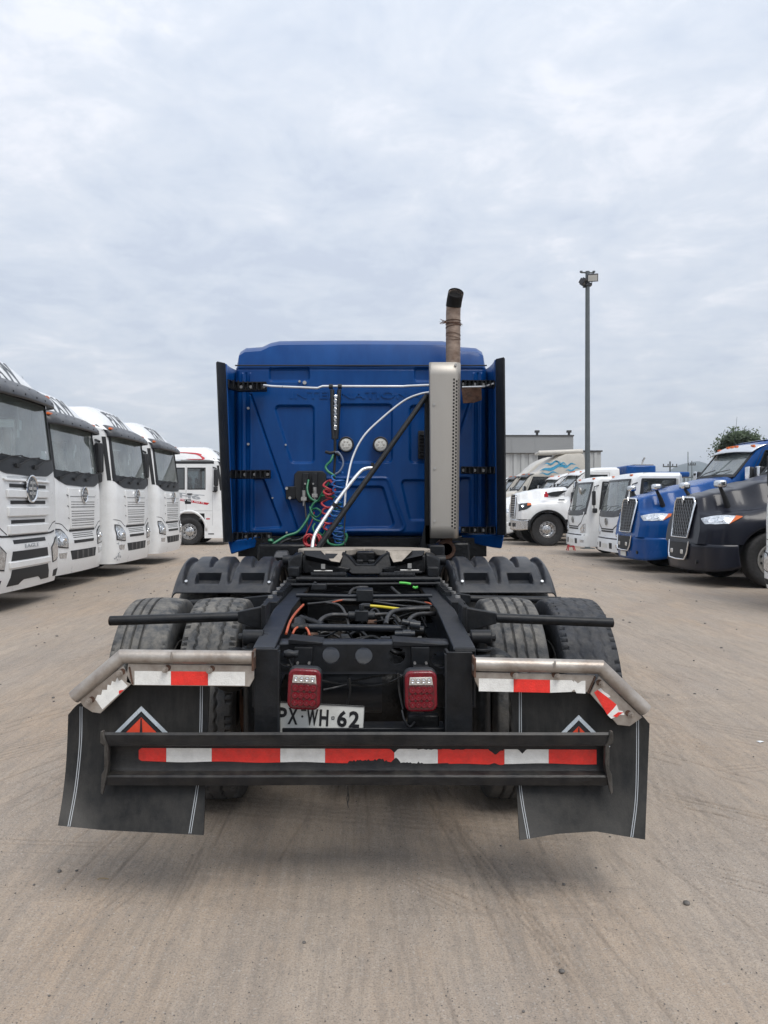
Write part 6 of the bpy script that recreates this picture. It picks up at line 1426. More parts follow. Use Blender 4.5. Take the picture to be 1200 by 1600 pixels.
def plumbing():
    H = lambda nm, mt, r, pts, sub=6, n=8: (lambda q: (q.tube(smooth([Px(*p) for p in pts], sub), r, n), q.build(nm, mt, TR, ang=60))[1])(K())
    # torque rods and thick pipes between the rails (px, py, distance)
    H('torque_rod', 'rail_steel', .0165, [(470, 980, 3.62), (560, 981, 3.62), (640, 982.5, 3.62)], 3, 14)
    for px, py in ((466, 979), (645, 983)):
        m = K(); p = Px(px, py, 3.62); m.cyl(p+Vector((0, -.03, -.01)), p+Vector((0, .05, .01)), .033, 16); m.cyl(p+Vector((-.03, -.035, 0)), p+Vector((.05, -.035, 0)), .02, 12); m.build('rod_end', 'grease_black', TR, bevel=.003)
    H('torque_rod', 'grease_black', .018, [(470, 966, 3.9), (505, 978, 3.75)], 3, 12)
    m = K(); a, b = Px(617, 991, 3.5), Px(648, 991, 3.5); m.cyl(a, b, .016, 12); m.cyl(a.lerp(b, .4), a.lerp(b, .8), .021, 12); m.cyl(Px(628, 972, 3.6), Px(650, 976, 3.6), .015, 12); m.cyl(Px(640, 976, 3.58), Px(656, 978, 3.58), .022, 12); m.build('brake_valve', 'rail_steel', TR)
    H('brake_hose', 'hose_black', .0125, [(498, 974, 3.9), (505, 966, 3.95), (520, 961, 4.0), (550, 962, 4.0)], 5)
    H('brake_hose', 'hose_black', .0125, [(603, 976, 3.8), (606, 964, 3.9), (616, 955, 3.95), (640, 952, 4.0), (672, 951, 4.0)], 5)
    H('brake_hose', 'hose_black', .0125, [(635, 976, 3.8), (643, 965, 3.9), (655, 960, 3.95), (680, 959, 4.0)], 5)
    H('brake_hose', 'hose_black', .011, [(580, 961, 4.0), (605, 960, 4.0), (618, 964, 3.95), (626, 974, 3.85)], 5)
    H('brake_hose', 'hose_black', .008, [(510, 942, 4.2), (530, 946, 4.15), (540, 960, 4.05), (547, 985, 3.9)], 5)
    m = K(); p = Px(565, 962, 4.0); m.cyl(p-Vector((.07, 0, 0)), p+Vector((.07, 0, 0)), .022, 12); m.box(p, (.07, .05, .055)); m.cyl(p+Vector((0, 0, 0)), p+Vector((0, 0, .06)), .014, 8); m.build('relay_valve', 'black_plastic', TR, bevel=.004)
    H('yellow_hose', 'hose_yellow', .0075, [(577, 946.5, 4.1), (595, 948, 4.1), (615, 950.5, 4.08), (638, 953.5, 4.05)], 4)
    m = K(); p = Px(571, 946.5, 4.1); m.cyl(p-Vector((.02, 0, 0)), p+Vector((.025, 0, 0)), .014, 8); m.cyl(p-Vector((.01, 0, .03)), p-Vector((.01, 0, 0)), .012, 8); m.build('hose_fitting', 'black_plastic', TR)
    H('orange_hose', 'hose_orange', .006, [(474, 945, 3.9), (462, 958, 3.75), (453, 972, 3.6), (447, 990, 3.45)], 5)
    H('orange_hose', 'hose_orange', .0055, [(457, 991, 3.5), (462, 982, 3.55), (472, 978.5, 3.6), (480, 983, 3.55), (484, 993, 3.5)], 5)
    H('orange_hose', 'hose_orange', .0045, [(518, 942, 4.3), (528, 939, 4.3), (537, 937.5, 4.3)], 4)
    H('orange_hose', 'hose_orange', .0045, [(664, 941, 4.25), (672, 943, 4.2), (678, 947, 4.15)], 4)
    H('dark_cable', 'hose_black', .007, [(480, 944, 4.2), (510, 941, 4.3), (540, 937, 4.35), (600, 939, 4.3), (640, 939, 4.3), (680, 946, 4.2)], 5)
    H('dark_cable', 'hose_black', .006, [(535, 938, 4.3), (580, 940, 4.3), (640, 948, 4.2), (676, 947, 4.1)], 5)
    H('air_pipe', 'rail_steel', .012, [(463, 930, 4.4), (560, 932, 4.4), (675, 931, 4.4)], 3, 10)
    H('air_pipe', 'grease_black', .03, [(470, 936, 4.45), (560, 938, 4.45), (672, 937, 4.45)], 3, 12)
    m = K(); a, b = Px(557, 940, 4.3), Px(583, 921, 4.3); m.bb(a.x, b.x, 4.28, 4.4, a.z, b.z); m.build('valve_box', 'black_plastic', TR, bevel=.006)
    for px, py, n in ((571, 925, 0), ): pass
    H('dark_cable', 'hose_black', .009, [(545, 930, 4.4), (550, 922, 4.5), (560, 918, 4.6), (575, 918, 4.6)], 4)
    H('dark_cable', 'hose_black', .009, [(612, 918, 4.7), (618, 924, 4.6), (626, 930, 4.5)], 4)
    # cables hanging under the crossmember
    for pts in ([(500, 1063, 3.3), (530, 1068, 3.35), (545, 1066, 3.35), (580, 1058, 3.4), (630, 1048, 3.42)], [(505, 1078, 3.3), (525, 1074, 3.33), (545, 1069, 3.33)], [(545, 1070, 3.33), (575, 1071, 3.38), (605, 1068, 3.38), (636, 1052, 3.4)], [(546, 1060, 3.3), (547, 1080, 3.3), (543, 1100, 3.3)], [(447, 1018, 3.2), (452, 1032, 3.2), (458, 1046, 3.2), (466, 1062, 3.2)], [(628, 1110, 3.15), (632, 1125, 3.12), (640, 1135, 3.12), (648, 1128, 3.12)], [(622, 1052, 3.2), (624, 1080, 3.2), (630, 1108, 3.18)]):
        H('dark_cable', 'hose_black', .0048, pts, 5, 6)
    m = K(); p = Px(545, 1068, 3.32); m.box(p, (.016, .016, .04)); m.box(p+Vector((0, 0, -.05)), (.010, .01, .03)); m.build('cable_clip', 'black_plastic', TR)
    m = K(); a, b = Px(636, 1136, 3.2), Px(684, 1112, 3.2); m.bb(a.x, b.x, 3.14, 3.2, a.z, b.z); m.build('lamp_junction', 'grease_black', TR, bevel=.006)
    m = K(); p = Px(455, 1022, 3.2); m.lathe(p, (1, 0, 0), [(-.03, .001), (-.03, .014), (-.01, .02), (.01, .014), (.03, .016), (.03, .001)], 10); m.build('wire_plug', 'black_plastic', TR)
plumbing()
def clutter():
    rs = random.Random(12)
    for k in range(26):
        x = rs.uniform(-.32, .32); y = rs.uniform(3.5, 4.7); z = rs.uniform(.70, .92); d = rs.choice((-1, 1)); L_ = rs.uniform(.15, .45)
        pts = [(x, y, z), (x+d*L_*.35, y+rs.uniform(-.1, .15), z+rs.uniform(-.03, .06)), (x+d*L_*.7, y+rs.uniform(-.15, .2), z+rs.uniform(-.05, .05)), (x+d*L_, y+rs.uniform(-.2, .3), z-rs.uniform(0, .12))]
        pts = [(max(-.355, min(.355, a)), b, c) for a, b, c in pts]
        m = K(); m.tube(smooth(pts, 5), rs.uniform(.004, .011), 7); m.build('dark_cable', rs.choice(('hose_black', 'black_plastic', 'grease_black')), TR, ang=60)
        if k % 2 == 0: m = K(); m.cyl(Vector(pts[0])-Vector((.02*d, 0, 0)), Vector(pts[0])+Vector((.03*d, .01, 0)), rs.uniform(.012, .02), 8); m.build('hose_fitting', rs.choice(('zinc', 'rust', 'rail_steel', 'black_plastic')), TR)
    for s in (-1, 1):
        m = K(); m.lathe((s*.60, 3.42, .80), (0, 1, 0), [(0, .001), (0, .06), (.02, .085), (.07, .09), (.08, .095), (.10, .095), (.11, .09), (.2, .085), (.24, .05), (.24, .001)], 22); m.tube([(s*.60, 3.43, .84), (s*.53, 3.40, .88), (s*.48, 3.5, .92)], .011, 7); m.build('brake_chamber', 'grease_black', TR, ang=40)
        m = K(); m.bb(s*.49, s*.60, 3.75, 4.6, .60, .98); m.build('spring_hanger', 'grease_black', TR, bevel=.02)
        for yy in (3.30, 3.45, 3.60, 3.78, 3.95, 4.1): m = K(); m.disc((s*.457, yy, .93), (1, 0, 0), .014, .016, 6); m.disc((s*.457, yy, .83), (1, 0, 0), .014, .016, 6); m.build('bolt', 'rail_steel', TR)
clutter()

def fifth_wheel():
    zt = 1.256
    F = lambda x, y, z: Vector((x, y, z))
    # thick top plate with a throat opening towards the camera
    R = .46
    poly = [(-.40, 5.08), (-.42, 5.14), (-.46, 5.35), (-.44, 5.6), (-.36, 5.78), (-.2, 5.88), (0, 5.91), (.2, 5.88), (.36, 5.78), (.44, 5.6), (.46, 5.35), (.42, 5.14), (.40, 5.08), (.145, 5.08), (.07, 5.38), (.05, 5.52), (0, 5.56), (-.03, 5.52), (-.05, 5.38), (-.115, 5.08)]
    fw = empty('fifth_wheel', (0, 0, 0), 0, TR)
    def add(nm, mt, mb, **k): return mb.build(nm, mt, fw, **k)
    m = K(); m.prism([(x, y, zt-.045-.028*(y-5.08)/.83) for x, y in poly], (0, 0, .045)); add('top_plate', 'dusty_plate', m, bevel=.008)
    # drooping ramps at the rear, their faces turned to the camera
    for s in (-1, 1):
        m = K(); xi, xo = (.145, .40) if s > 0 else (-.115, -.40); o = s
        P = [(xo, 5.075, zt-.004), (xi, 5.075, zt-.004), (xi+o*.06, 5.0, zt-.085), (xo-o*.14, 4.985, zt-.055), (xo-o*.02, 4.99, zt-.030)]
        m.prism(P, (0, .03, -.035)); add('rear_ramp', 'grease_black', m, bevel=.004)
        m = K(); P = [(xi+o*.17, 5.068, zt-.010), (xi+o*.01, 5.068, zt-.010), (xi+o*.045, 4.995, zt-.080), (xi+o*.10, 4.990, zt-.072)]; m.prism(P, (0, -.006, .004)); add('worn_ramp', 'dusty_plate', m)
        m = K(); P = [(xo, 5.02, zt-.03), (xo-o*.14, 5.02, zt-.07), (xi+o*.06, 5.02, zt-.10), (xi-o*.03, 5.02, zt-.12), (xi+o*.02, 5.02, zt-.17), (xo, 5.02, zt-.15)]; m.prism(P, (0, .3, 0)); add('plate_skirt', 'grease_black', m, bevel=.01)
        m = K(); P = [(o*.40, 5.06, zt-.012), (o*.505, 5.10, zt-.055), (o*.51, 5.10, zt-.15), (o*.47, 5.04, zt-.165), (o*.40, 5.04, zt-.165)]; m.prism(P, (0, .45, 0)); add('side_lobe', 'grease_black', m, bevel=.02)
        m = K(); m.bb(o*.33, o*.47, 5.2, 5.6, 1.03, zt-.1); m.bb(o*.28, o*.47, 4.97, 5.1, 1.045, 1.09); add('plate_mount', 'grease_black', m, bevel=.01)
        m = K(); p = Px(460 if s < 0 else 676, 893, 4.95); m.box(p, (.07, .10, .06)); m.box(p+Vector((0, .02, -.06)), (.09, .14, .03)); add('lock_block', 'black_steel', m, bevel=.006)
        m = K(); m.cyl((o*.50, 5.3, 1.17), (o*.56, 5.3, 1.17), .035, 12); add('pivot_pin', 'black_steel', m)
    # throat casting
    m = K(); P = [(-.14, 5.02, zt-.006), (-.10, 5.04, zt-.04), (-.05, 5.08, zt-.10), (.065, 5.08, zt-.10), (.12, 5.04, zt-.04), (.165, 5.02, zt-.006), (.19, 5.04, zt-.11), (.10, 5.04, zt-.165), (-.08, 5.04, zt-.165), (-.17, 5.04, zt-.11)]
    m.prism(P, (0, .25, 0)); add('throat_casting', 'black_steel', m, bevel=.012)
    m = K(); m.bb(-.055, .075, 5.30, 5.45, zt-.10, zt-.03); m.cyl((.01, 5.4, zt-.12), (.01, 5.4, zt-.03), .04, 14); m.box((-.03, 5.2, zt-.09), (.05, .05, .03)); m.box((.05, 5.2, zt-.09), (.05, .05, .03)); add('locking_jaw', 'grease_black', m, bevel=.008)
    # base plate, slide bars, springs, levers
    m = K(); m.bb(-.47, .47, 4.97, 6.1, 1.035, 1.05); m.bb(-.36, .36, 5.0, 5.9, .93, 1.03); add('base_plate', 'grease_black', m)
    for py, r, Y in ((905, .017, 4.9), (912, .010, 4.8)):
        m = K(); m.tube([Px(463 if Y == 4.9 else 452, py+ (2 if Y < 4.9 else 0), Y), Px(570, py+1, Y), Px(688, py, Y)], r, 10); add('slide_bar', 'black_steel', m, ang=50)
    for x0 in (-.34, .10):
        m = K(); m.tube([(x0+t*.0012, 4.93+.018*cos(t*.9), 1.10+.018*sin(t*.9)) for t in range(190)], .0045, 5); add('release_spring', 'black_steel', m, ang=60)
    for px, py in ((505, 885), (640, 884)):
        m = K(); p = Px(px, py, 4.95); m.box(p, (.025, .02, .03)); m.cyl(p+Vector((-.06, 0, -.03)), p+Vector((.06, 0, -.03)), .006, 6); add('release_lever', 'zinc', m)
    m = K(); p = Px(512, 897, 4.93); m.cyl(p-Vector((.10, 0, .008)), p+Vector((.10, 0, .004)), .009, 8); p = Px(640, 894, 4.93); m.cyl(p-Vector((.10, 0, 0)), p+Vector((.08, 0, 0)), .008, 8); add('release_rod', 'black_steel', m)
    for pts in ([(624, 910.5, 4.75), (634, 911, 4.75), (642, 912.5, 4.75)], [(645, 917, 4.7), (649, 918.5, 4.7), (653, 917, 4.7)]):
        m = K(); m.tube([Px(*p) for p in pts], .0075, 6); add('green_tie', 'hose_lime', m)
    m = K(); a, b = Px(488, 922, 4.6), Px(510, 912, 4.6); m.bb(a.x, b.x, 4.58, 4.64, a.z, b.z); m.cyl(a, a+Vector((.02, 0, .05)), .012, 6); add('valve_body', 'black_plastic', m, bevel=.006)
    m = K(); a, b = Px(428, 879, 5.8), Px(463, 856, 5.8); a.x += .02; m.prism([Px(426, 872, 5.9), Px(431, 861, 5.95), Px(449, 861, 5.95), Px(452, 872, 5.9)], (0, .1, 0)); m.build('battery_cover', 'visor_grey', TR, bevel=.01)
    m = K(); m.bb(.50, .62, 5.9, 6.3, 1.0, 1.24); m.bb(.62, .8, 6.0, 6.3, .98, 1.06); m.build('step_plate', 'black_steel', TR, bevel=.01)
    m = K(); m.bb(-.85, -.45, 6.1, 6.5, 1.0, 1.24); m.build('rear_cab_mount', 'grease_black', TR, bevel=.02); m = K(); m.bb(.6, .85, 6.15, 6.5, .95, 1.25); m.build('rear_cab_mount', 'grease_black', TR, bevel=.02)
fifth_wheel()

# ------------------------------------------------------------------ tyres of the tandem, front pair under quarter fenders
for s in (-1, 1):
    for yy in (4.15, 5.45):
        for k, xx in enumerate((1.105, .765)):
            det = yy < 5
            kind = 'plain'; tm = 'tyre_tread'
            if det: kind = {(-1, 0): 'shoulder', (-1, 1): 'zig', (1, 1): 'rib', (1, 0): 'block'}[(s, k)]; tm = 'tyre_tread_dark' if (s, k) == (1, 0) else 'tyre_tread'
            wheel(TR, T0, (s*xx, yy, .525), s if k == 0 else -s, R=.525, W=.285, rimR=.29, rim='zinc' if k == 0 else 'grease_black', deep=-.05 if k == 0 else .08, detail=(k == 0), kind=kind, tm=tm, name='wheel')
        m = K(); m.cyl((s*.52, yy, .525), (s*.64, yy, .525), .21, 24); m.build('brake_drum', 'rust', TR)
def fender(s):
    cy, cz, r = 5.45, .525, .625; xa, xb = (.575, 1.262) if s > 0 else (-.575, -1.262)
    def f(u, v):
        th = radians(44+92*v); x = xa+(xb-xa)*u; uu = 1-u      # uu: 0 outer edge .. 1 inner edge
        h = 0
        def groove(c, w0, w1, th0, d):
            t = min(1, max(0, (th-radians(th0))/radians(26))); w = w0+(w1-w0)*t
            q = max(0, 1-abs(uu-c)/w) ; q = min(1, q*1.8); return d*q*min(1, max(0, (th-radians(th0))/radians(7)))
        g = max(groove(.115, .02, .055, 50, .042), groove(.545, .02, .06, 50, .042), groove(.93, .02, .04, 50, .03), groove(.335, .02, .06, 66, .034), groove(.745, .02, .06, 66, .034))
        for c0, c1 in ((.22, .45), (.64, .87)):
            qa = min(1, max(0, min(uu-c0, c1-uu)/.012+.5)); qb = min(1, max(0, min(th-radians(50.5), radians(60.5)-th)/radians(.7)+.5)); g = max(g, .055*qa*qb*(1 if th > radians(53.0) else .35))
        e = min(u, 1-u); rr = r+.03-g-.07*(max(0, 1-e/.07))**2
        return (x, cy-rr*cos(th), cz+rr*sin(th))
    m = K(); m.grid(f, 110, 120); fe = m.build('quarter_fender', 'fender_plastic', TR, ang=70, solid=.008)
    m = K()
    for uu in (.14, .93 if s < 0 else .90): p = Vector(f(1-uu, (52-44)/92)); m.disc(p+Vector((0, -.012, .006)), (0, -.7, .7), .010, .02, 10)
    m.build('fender_bolt', 'alloy', fe)
fender(-1); fender(1)

# ------------------------------------------------------------------ mudflaps and their hangers
def flap(s):
    if s < 0:
        top = [(106, 1117), (119, 1102), (203, 1056), (328, 1056)]; bot = [(90, 1290), (160, 1297), (240, 1301), (318, 1305)]; cx = 220
    else:
        top = [(797, 1064), (925, 1064), (988, 1100), (1015, 1131)]; bot = [(812, 1313), (870, 1303), (930, 1299), (1008, 1312)]; cx = 905
    def S(px, py):
        v = max(0, (py-1056)/250); Y = 3.10-.16*v**2-.012*sin((px-cx)*.028+1+(s > 0)*2)*v-.035*v*v*(abs(px-cx)/100)**2*(1 if s < 0 else .8)
        return Px(px, py, Y), Vector((0, -1, 0))
    bow = 5.0
    m = K(); m.patch(lambda a, b: S(a-s*(-1)*0+((bow*sin(pi*min(1, max(0, (b-1110)/185)))) if (s < 0 and a < 150) else 0)*(1-(a-90)/60 if a < 150 else 0), b), top, bot, 44, 34, .0, .010)
    fl = m.build('mudflap', 'flap_rubber', TR, ang=50)
    lines = [[(127, 1104), (126, 1160), (119, 1230), (108, 1291)], [(315, 1070), (314, 1140), (311, 1210), (297, 1302)]] if s < 0 else [[(813, 1076), (813, 1160), (813, 1230), (826, 1310)], [(996, 1120), (996, 1180), (994, 1250), (987, 1308)]]
    for ln in lines:
        L_ = [tuple(v[:2]) for v in smooth([(a, b, 0) for a, b in ln], 5)]
        m = K()
        for o in (-2.2, .9): m.patch(S, [(a+o, b) for a, b in L_], [(a+o+1.1, b) for a, b in L_], 24, 1, .0022, .003)
        m.build('flap_stripe', 'ink_pale', fl)
    # diamond emblem, lower half runs behind the bumper
    cx, cy = (221, 1152) if s < 0 else (904, 1166)
    def dia(h, off, mt, nm, inner=None):
        m = K(); P = [(cx, cy-h), (cx+h, cy), (cx, cy+h), (cx-h, cy)]
        if inner:
            Q = [(cx, cy-inner), (cx+inner, cy), (cx, cy+inner), (cx-inner, cy)]
            for a in range(4): b = (a+1) % 4; m.patch(S, [P[a], P[b]], [Q[a], Q[b]], 4, 1, off, .003)
        else: m.patch(S, [P[3], P[0]], [P[2], P[1]], 8, 8, off, .003)
        return m.build(nm, mt, fl)
    dia(49, .0035, 'decal_silver', 'emblem_border', 41); dia(38 if s < 0 else 39, .0035, 'ink_black', 'emblem_field', 32); e = dia(31.5, .0035, 'decal_orange', 'emblem_centre')
    m = K(); m.patch(S, [(cx-.8, cy-30), (cx+.8, cy-30)], [(cx-3.5, cy+26), (cx+3.5, cy+26)], 1, 8, .006, .003); m.patch(S, [(cx-6, cy+4), (cx+6, cy+4)], [(cx-3, cy+28), (cx+3, cy+28)], 1, 4, .0055, .003); m.build('emblem_mark', 'ink_black', fl)
    # hanger: bent tube, angled plate under it, tapes, bolts
    Yh = 3.05
    if s < 0: A, B, C = (398, 1027.5), (191, 1025.5), (116, 1089)
    else: A, B, C = (739, 1037.5), (938, 1042), (1008.5, 1109.5)
    m = K(); a, b, c = Px(*A, Yh), Px(*B, Yh), Px(*C, Yh)
    # mitred corner
    bis = ((a-b).normalized()+(c-b).normalized()).normalized()
    for P_, Q_ in ((a, b), (b, c)):
        d = (Q_-P_).normalized(); r = .0275; n = 20; u = Vector((0, 1, 0)); w = d.cross(u).normalized()
        mit = (a-b).normalized()-(c-b).normalized(); mit.normalize(); rows = []
        for e, cen in ((0, P_), (1, Q_)):
            ring = []
            for k in range(n):
                t = 2*pi*k/n; q = cen+(u*cos(t)+w*sin(t))*r
                if (cen-b).length < 1e-6: q = q+d*(-(q-b).dot(mit)/d.dot(mit))
                ring.append(q)
            rows.append(ring)
        m.loft(rows, True, True)
    hg = m.build('flap_hanger', 'bare_steel', TR, ang=50)
    if s < 0:
        P1 = [(200, 1037), (397, 1040), (397, 1060), (390, 1073), (208, 1071), (197, 1066)]; P2 = [(192, 1040), (206, 1068), (157, 1115), (144, 1113), (130, 1104), (124, 1094)]
        tp = (210, 383, 1048.5, 1070); seg = ((210, 267, 'w'), (267, 325, 'r'), (325, 383, 'w')); bolts = [(258, 1046), (327, 1047.5), (187, 1052), (139, 1095.5)]
    else:
        P1 = [(740, 1050), (930, 1055), (918, 1082), (760, 1077), (748, 1076), (742, 1064)]; P2 = [(936, 1056), (922, 1084), (965, 1133), (984, 1135), (1004, 1121)]
        tp = (748, 915, 1060, 1080); seg = ((748, 802.5, 'w'), (802.5, 859.5, 'r'), (859.5, 915, 'w')); bolts = [(806, 1056), (871, 1057), (940.5, 1069), (986, 1117)]
    for P in (P1, P2):
        m = K(); m.prism([Px(x, y, 3.045) for x, y in P], (0, .010, 0)); m.build('hanger_plate', 'bare_steel', hg, bevel=.002)
    m = K(); m.tube([Px((202 if s < 0 else 930), (1042 if s < 0 else 1057), 3.043), Px((207 if s < 0 else 919), (1069 if s < 0 else 1083), 3.043)], .0035, 6); m.build('weld_seam', 'rust', hg)
    sl = (lambda x: (x-210)*.008) if s < 0 else (lambda x: (x-748)*.022)
    for x0, x1, cl in seg:
        m = K(); rs = random.Random(int(x0)); y0, y1 = tp[2], tp[3]
        P = [(x0+.15, y0+sl(x0)), (x1-.15, y0+sl(x1)), (x1-.15, y1+sl(x1)), (x0+.15, y1+sl(x0))]
        if s > 0 and x0 > 850: P = [(x0, y0+sl(x0)), (x0+34, y0+sl(x0)+.6), (x0+38, y0+6), (x1-18, y0+3), (x1-12, y0+8), (x1-6, y0+4), (x1-.2, y0+sl(x1)), (x1-.2, y1+sl(x1)), (x1-14, y1+3), (x1-18, y1-3), (x1-22, y1+1), (x0, y1+sl(x0))]
        m.prism([Px(x, y, 3.0436) for x, y in P], (0, .0012, 0)); m.build('reflective_tape', 'tape_red' if cl == 'r' else 'tape_white', hg)
    if s < 0:
        W = [(149, 1093), (160, 1108.5), (199.5, 1072), (190, 1062), (186, 1064), (183, 1058.5), (180, 1066), (175, 1064), (173, 1071), (168, 1070), (167, 1078), (160, 1078), (158, 1086), (152, 1086)]; Rr = [(186, 1080), (193, 1079), (187.5, 1084), (184.5, 1086)]
        m = K(); m.prism([Px(x, y, 3.0436) for x, y in W], (0, .0012, 0)); m.build('reflective_tape', 'tape_white', hg)
        m = K(); m.prism([Px(x, y, 3.0424) for x, y in [(187, 1078.5), (193.5, 1078), (186, 1084.8), (185.6, 1080)]], (0, .001, 0)); m.build('reflective_tape', 'tape_red', hg)
    else:
        Rd = [(928.5, 1082), (934, 1078), (950, 1090), (963.5, 1101), (958, 1108), (953, 1113), (949, 1117)]
        Wa = [(934, 1078), (939, 1075), (944, 1081), (952, 1086), (954, 1089), (950, 1090)]; Wb = [(949, 1117), (953, 1113), (958, 1108), (963.5, 1101), (967, 1110), (973, 1111), (976, 1117), (969, 1117), (960, 1121), (955, 1123)]
        for P, mt in ((Rd, 'tape_red'), (Wa, 'tape_white'), (Wb, 'tape_white')): m = K(); m.prism([Px(x, y, 3.0436) for x, y in P], (0, .0012, 0)); m.build('reflective_tape', mt, hg)
        m = K(); m.prism([Px(x, y, 3.0424) for x, y in [(958, 1119), (966, 1113), (974, 1113), (968, 1117), (964, 1121)]], (0, .001, 0)); m.build('reflective_tape', 'tape_red', hg)
    for px, py in bolts:
        m = K(); p = Px(px, py, 3.04); m.disc(p, (0, 1, 0), .013, .010, 14); m.disc(p+Vector((0, -.010, 0)), (0, 1, 0), .0095, .016, 6); m.disc(p+Vector((0, -.018, 0)), (0, 1, 0), .005, .012, 8); m.build('bolt', 'bare_steel', hg)
        m = K(); m.disc(p+Vector((.010*s*-1, .004, .006)), (0, 1, 0), .012, .004, 12); m.build('bolt_slot', 'rust', hg)
    m = K(); p = Px(268 if s < 0 else 867, 1024 if s < 0 else 1038, 3.02); m.tube([p+Vector((0, -.0, .014)), p+Vector((0, -.004, 0)), p+Vector((0, -.0, -.014))], .004, 6); m.build('weld_mark', 'bare_steel', hg)
    m = K(); p = Px(A[0]+(-1 if s < 0 else 1), A[1]+3, 3.06); m.box(p, (.008, .08, .075)); m.build('hanger_flange', 'rust', hg)
flap(-1); flap(1)

# ------------------------------------------------------------------ underride bumper
def bumper():
    Yf, Yw = 2.965, 3.02; L, Rr = 160, 955
    def prof(px, dy=0):  # I-section seen from behind
        f = lambda py, Y, ref: Vector((Px(px, 0, Yf).x, Y, Px(0, py+dy, ref).z))
        return [f(1144.5, Yf+.004, Yf), f(1148, Yf-.003, Yf), f(1165, Yf, Yf), f(1166.5, Yf+.010, Yf), f(1164, Yf+.018, Yf), Vector((0, Yw-.01, f(1163, Yf, Yf).z-.004)), Vector((0, Yw, f(1166, Yf, Yf).z-.012)),
                Vector((0, Yw, f(1206, Yf, Yf).z+.010)), Vector((0, Yw-.01, f(1212, Yf, Yf).z+.004)), f(1212, Yf+.016, Yf), f(1211.5, Yf+.004, Yf), f(1214, Yf-.003, Yf), f(1227, Yf, Yf), f(1228, Yf+.02, Yf), Vector((0, Yw+.06, f(1222, Yf, Yf).z)), Vector((0, Yw+.06, f(1160, Yf, Yf).z)), Vector((0, Yw-.035, f(1150, Yf, Yf).z))]
    rows = []
    for k in range(61):
        t = k/60; px = L+(Rr-L)*t; dy = 2.0*(t-.5)*0+.8*sin(t*9)*.4; P = prof(px, dy); x = Px(px, 0, Yf).x; rows.append([Vector((x, p.y, p.z)) for p in P])
    m = K(); m.loft(rows, True, True); bb = m.build('rear_bumper', 'flap_rubber', TR, ang=28)
    bb.data.materials[0] = MATS['bumper_black']
    # end plates with small flared lugs
    for s, px in ((-1, 161), (1, 954)):
        m = K(); x = Px(px, 0, Yf).x; z0, z1 = Px(0, 1141, Yf).z, Px(0, 1229, Yf).z
        P = [(x-s*.004, Yf-.012, z0), (x+s*.006, Yf-.012, z0-.002), (x+s*.008, Yf-.012, z0-.045), (x-s*.004, Yf+.0, z0-.06), (x-s*.012, Yf-.0, z1+.08), (x+s*.002, Yf-.012, z1+.05), (x+s*.006, Yf-.012, z1-.02), (x-s*.002, Yf-.012, z1-.028), (x-s*.014, Yf-.012, z1+.03), (x-s*.022, Yf, z1+.09), (x-s*.02, Yf, z0-.06), (x-s*.010, Yf-.012, z0-.03)]
        m.prism(P, (0, .018, 0)); m.bb(x-s*.012, x-s*.004, Yf+.0, Yw+.05, Px(0, 1222, Yf).z, Px(0, 1160, Yf).z); m.build('end_plate', 'bare_dark', bb, bevel=.002)
    # worn red and white tape on the web
    segs = [(217, 260, 'r'), (260, 331, 'w'), (331, 438, 'r'), (438, 508, 'w'), (508, 616, 'r'), (616, 684, 'w'), (684, 788, 'r'), (788, 857, 'w'), (857, 932, 'r')]
    rs = random.Random(5)
    for x0, x1, c in segs:
        n = max(6, int((x1-x0)/2.5)); top = []; bot = []
        for k in range(n+1):
            x = x0+(x1-x0)*k/n; sl = (x-217)*.0035; t = 1168.5+sl; b = 1189.5+sl*1.6+.8*sin(x*.05)
            if 560 < x < 660: b -= abs(rs.gauss(0, 1.6)); 
            if 545 < x < 600: b -= 2+abs(rs.gauss(0, 1.2))
            if 608 < x < 625: t += max(0, 6-abs(x-616)); b -= max(0, 8-abs(x-618)*1.2)
            if 703 < x < 725 or 650 < x < 690: t += abs(rs.gauss(0, .6))
            if 763 < x < 786: t += max(0, 9-abs(x-774)*.9)+abs(rs.gauss(0, .8)); b -= max(0, 3-abs(x-772)*.4)
            if 808 < x < 826: t += max(0, 7-abs(x-816)*1.1)
            if 217 <= x < 221: t += (221-x)*.8; b -= (221-x)*.8
            if c == 'r' and 700 < x < 788: b += 1.4
            top.append((x+(.1 if k == 0 else -.1 if k == n else 0), t)); bot.append((x+(.1 if k == 0 else -.1 if k == n else 0), b))
        S = lambda a, b: (lambda p: (Vector((p.x, Yw-.001, Px(0, b, Yw).z)), Vector((0, -1, 0))))(Px(a, b, Yw))
        m = K(); m.v = []; q = [S(*p)[0] for p in top]; w = [S(*p)[0] for p in bot]
        vs = [p+Vector((0, -.0015, 0)) for p in q]+[p+Vector((0, -.0015, 0)) for p in w]+q+w; N = len(q)
        m.add(vs, [(k, k+1, N+k+1, N+k) for k in range(N-1)]+[(k, k+1, 2*N+k+1, 2*N+k) for k in range(N-1)]+[(N+k, N+k+1, 3*N+k+1, 3*N+k) for k in range(N-1)]); m.build('reflective_tape', 'tape_red' if c == 'r' else 'tape_white', bb, ang=20)
    m = K()
    for pts in ([(543, 1228, 3.0), (543.5, 1240, 3.0), (542, 1248, 3.0), (544, 1262, 3.0)], [(543, 1232, 3.0), (545, 1246, 3.01), (543, 1256, 3.01)]): m.tube(smooth([Px(*p) for p in pts], 4), .0022, 5)
    m.build('hanging_wire', 'hose_black', TR)
    # beam carrying the bumper under the upright plates
    m = K(); a, b = Px(440, 1150, 3.1), Px(697, 1140, 3.1); m.bb(a.x, b.x, 3.12, 3.22, b.z-.10, b.z); m.build('bumper_beam', 'black_steel', TR, bevel=.004)
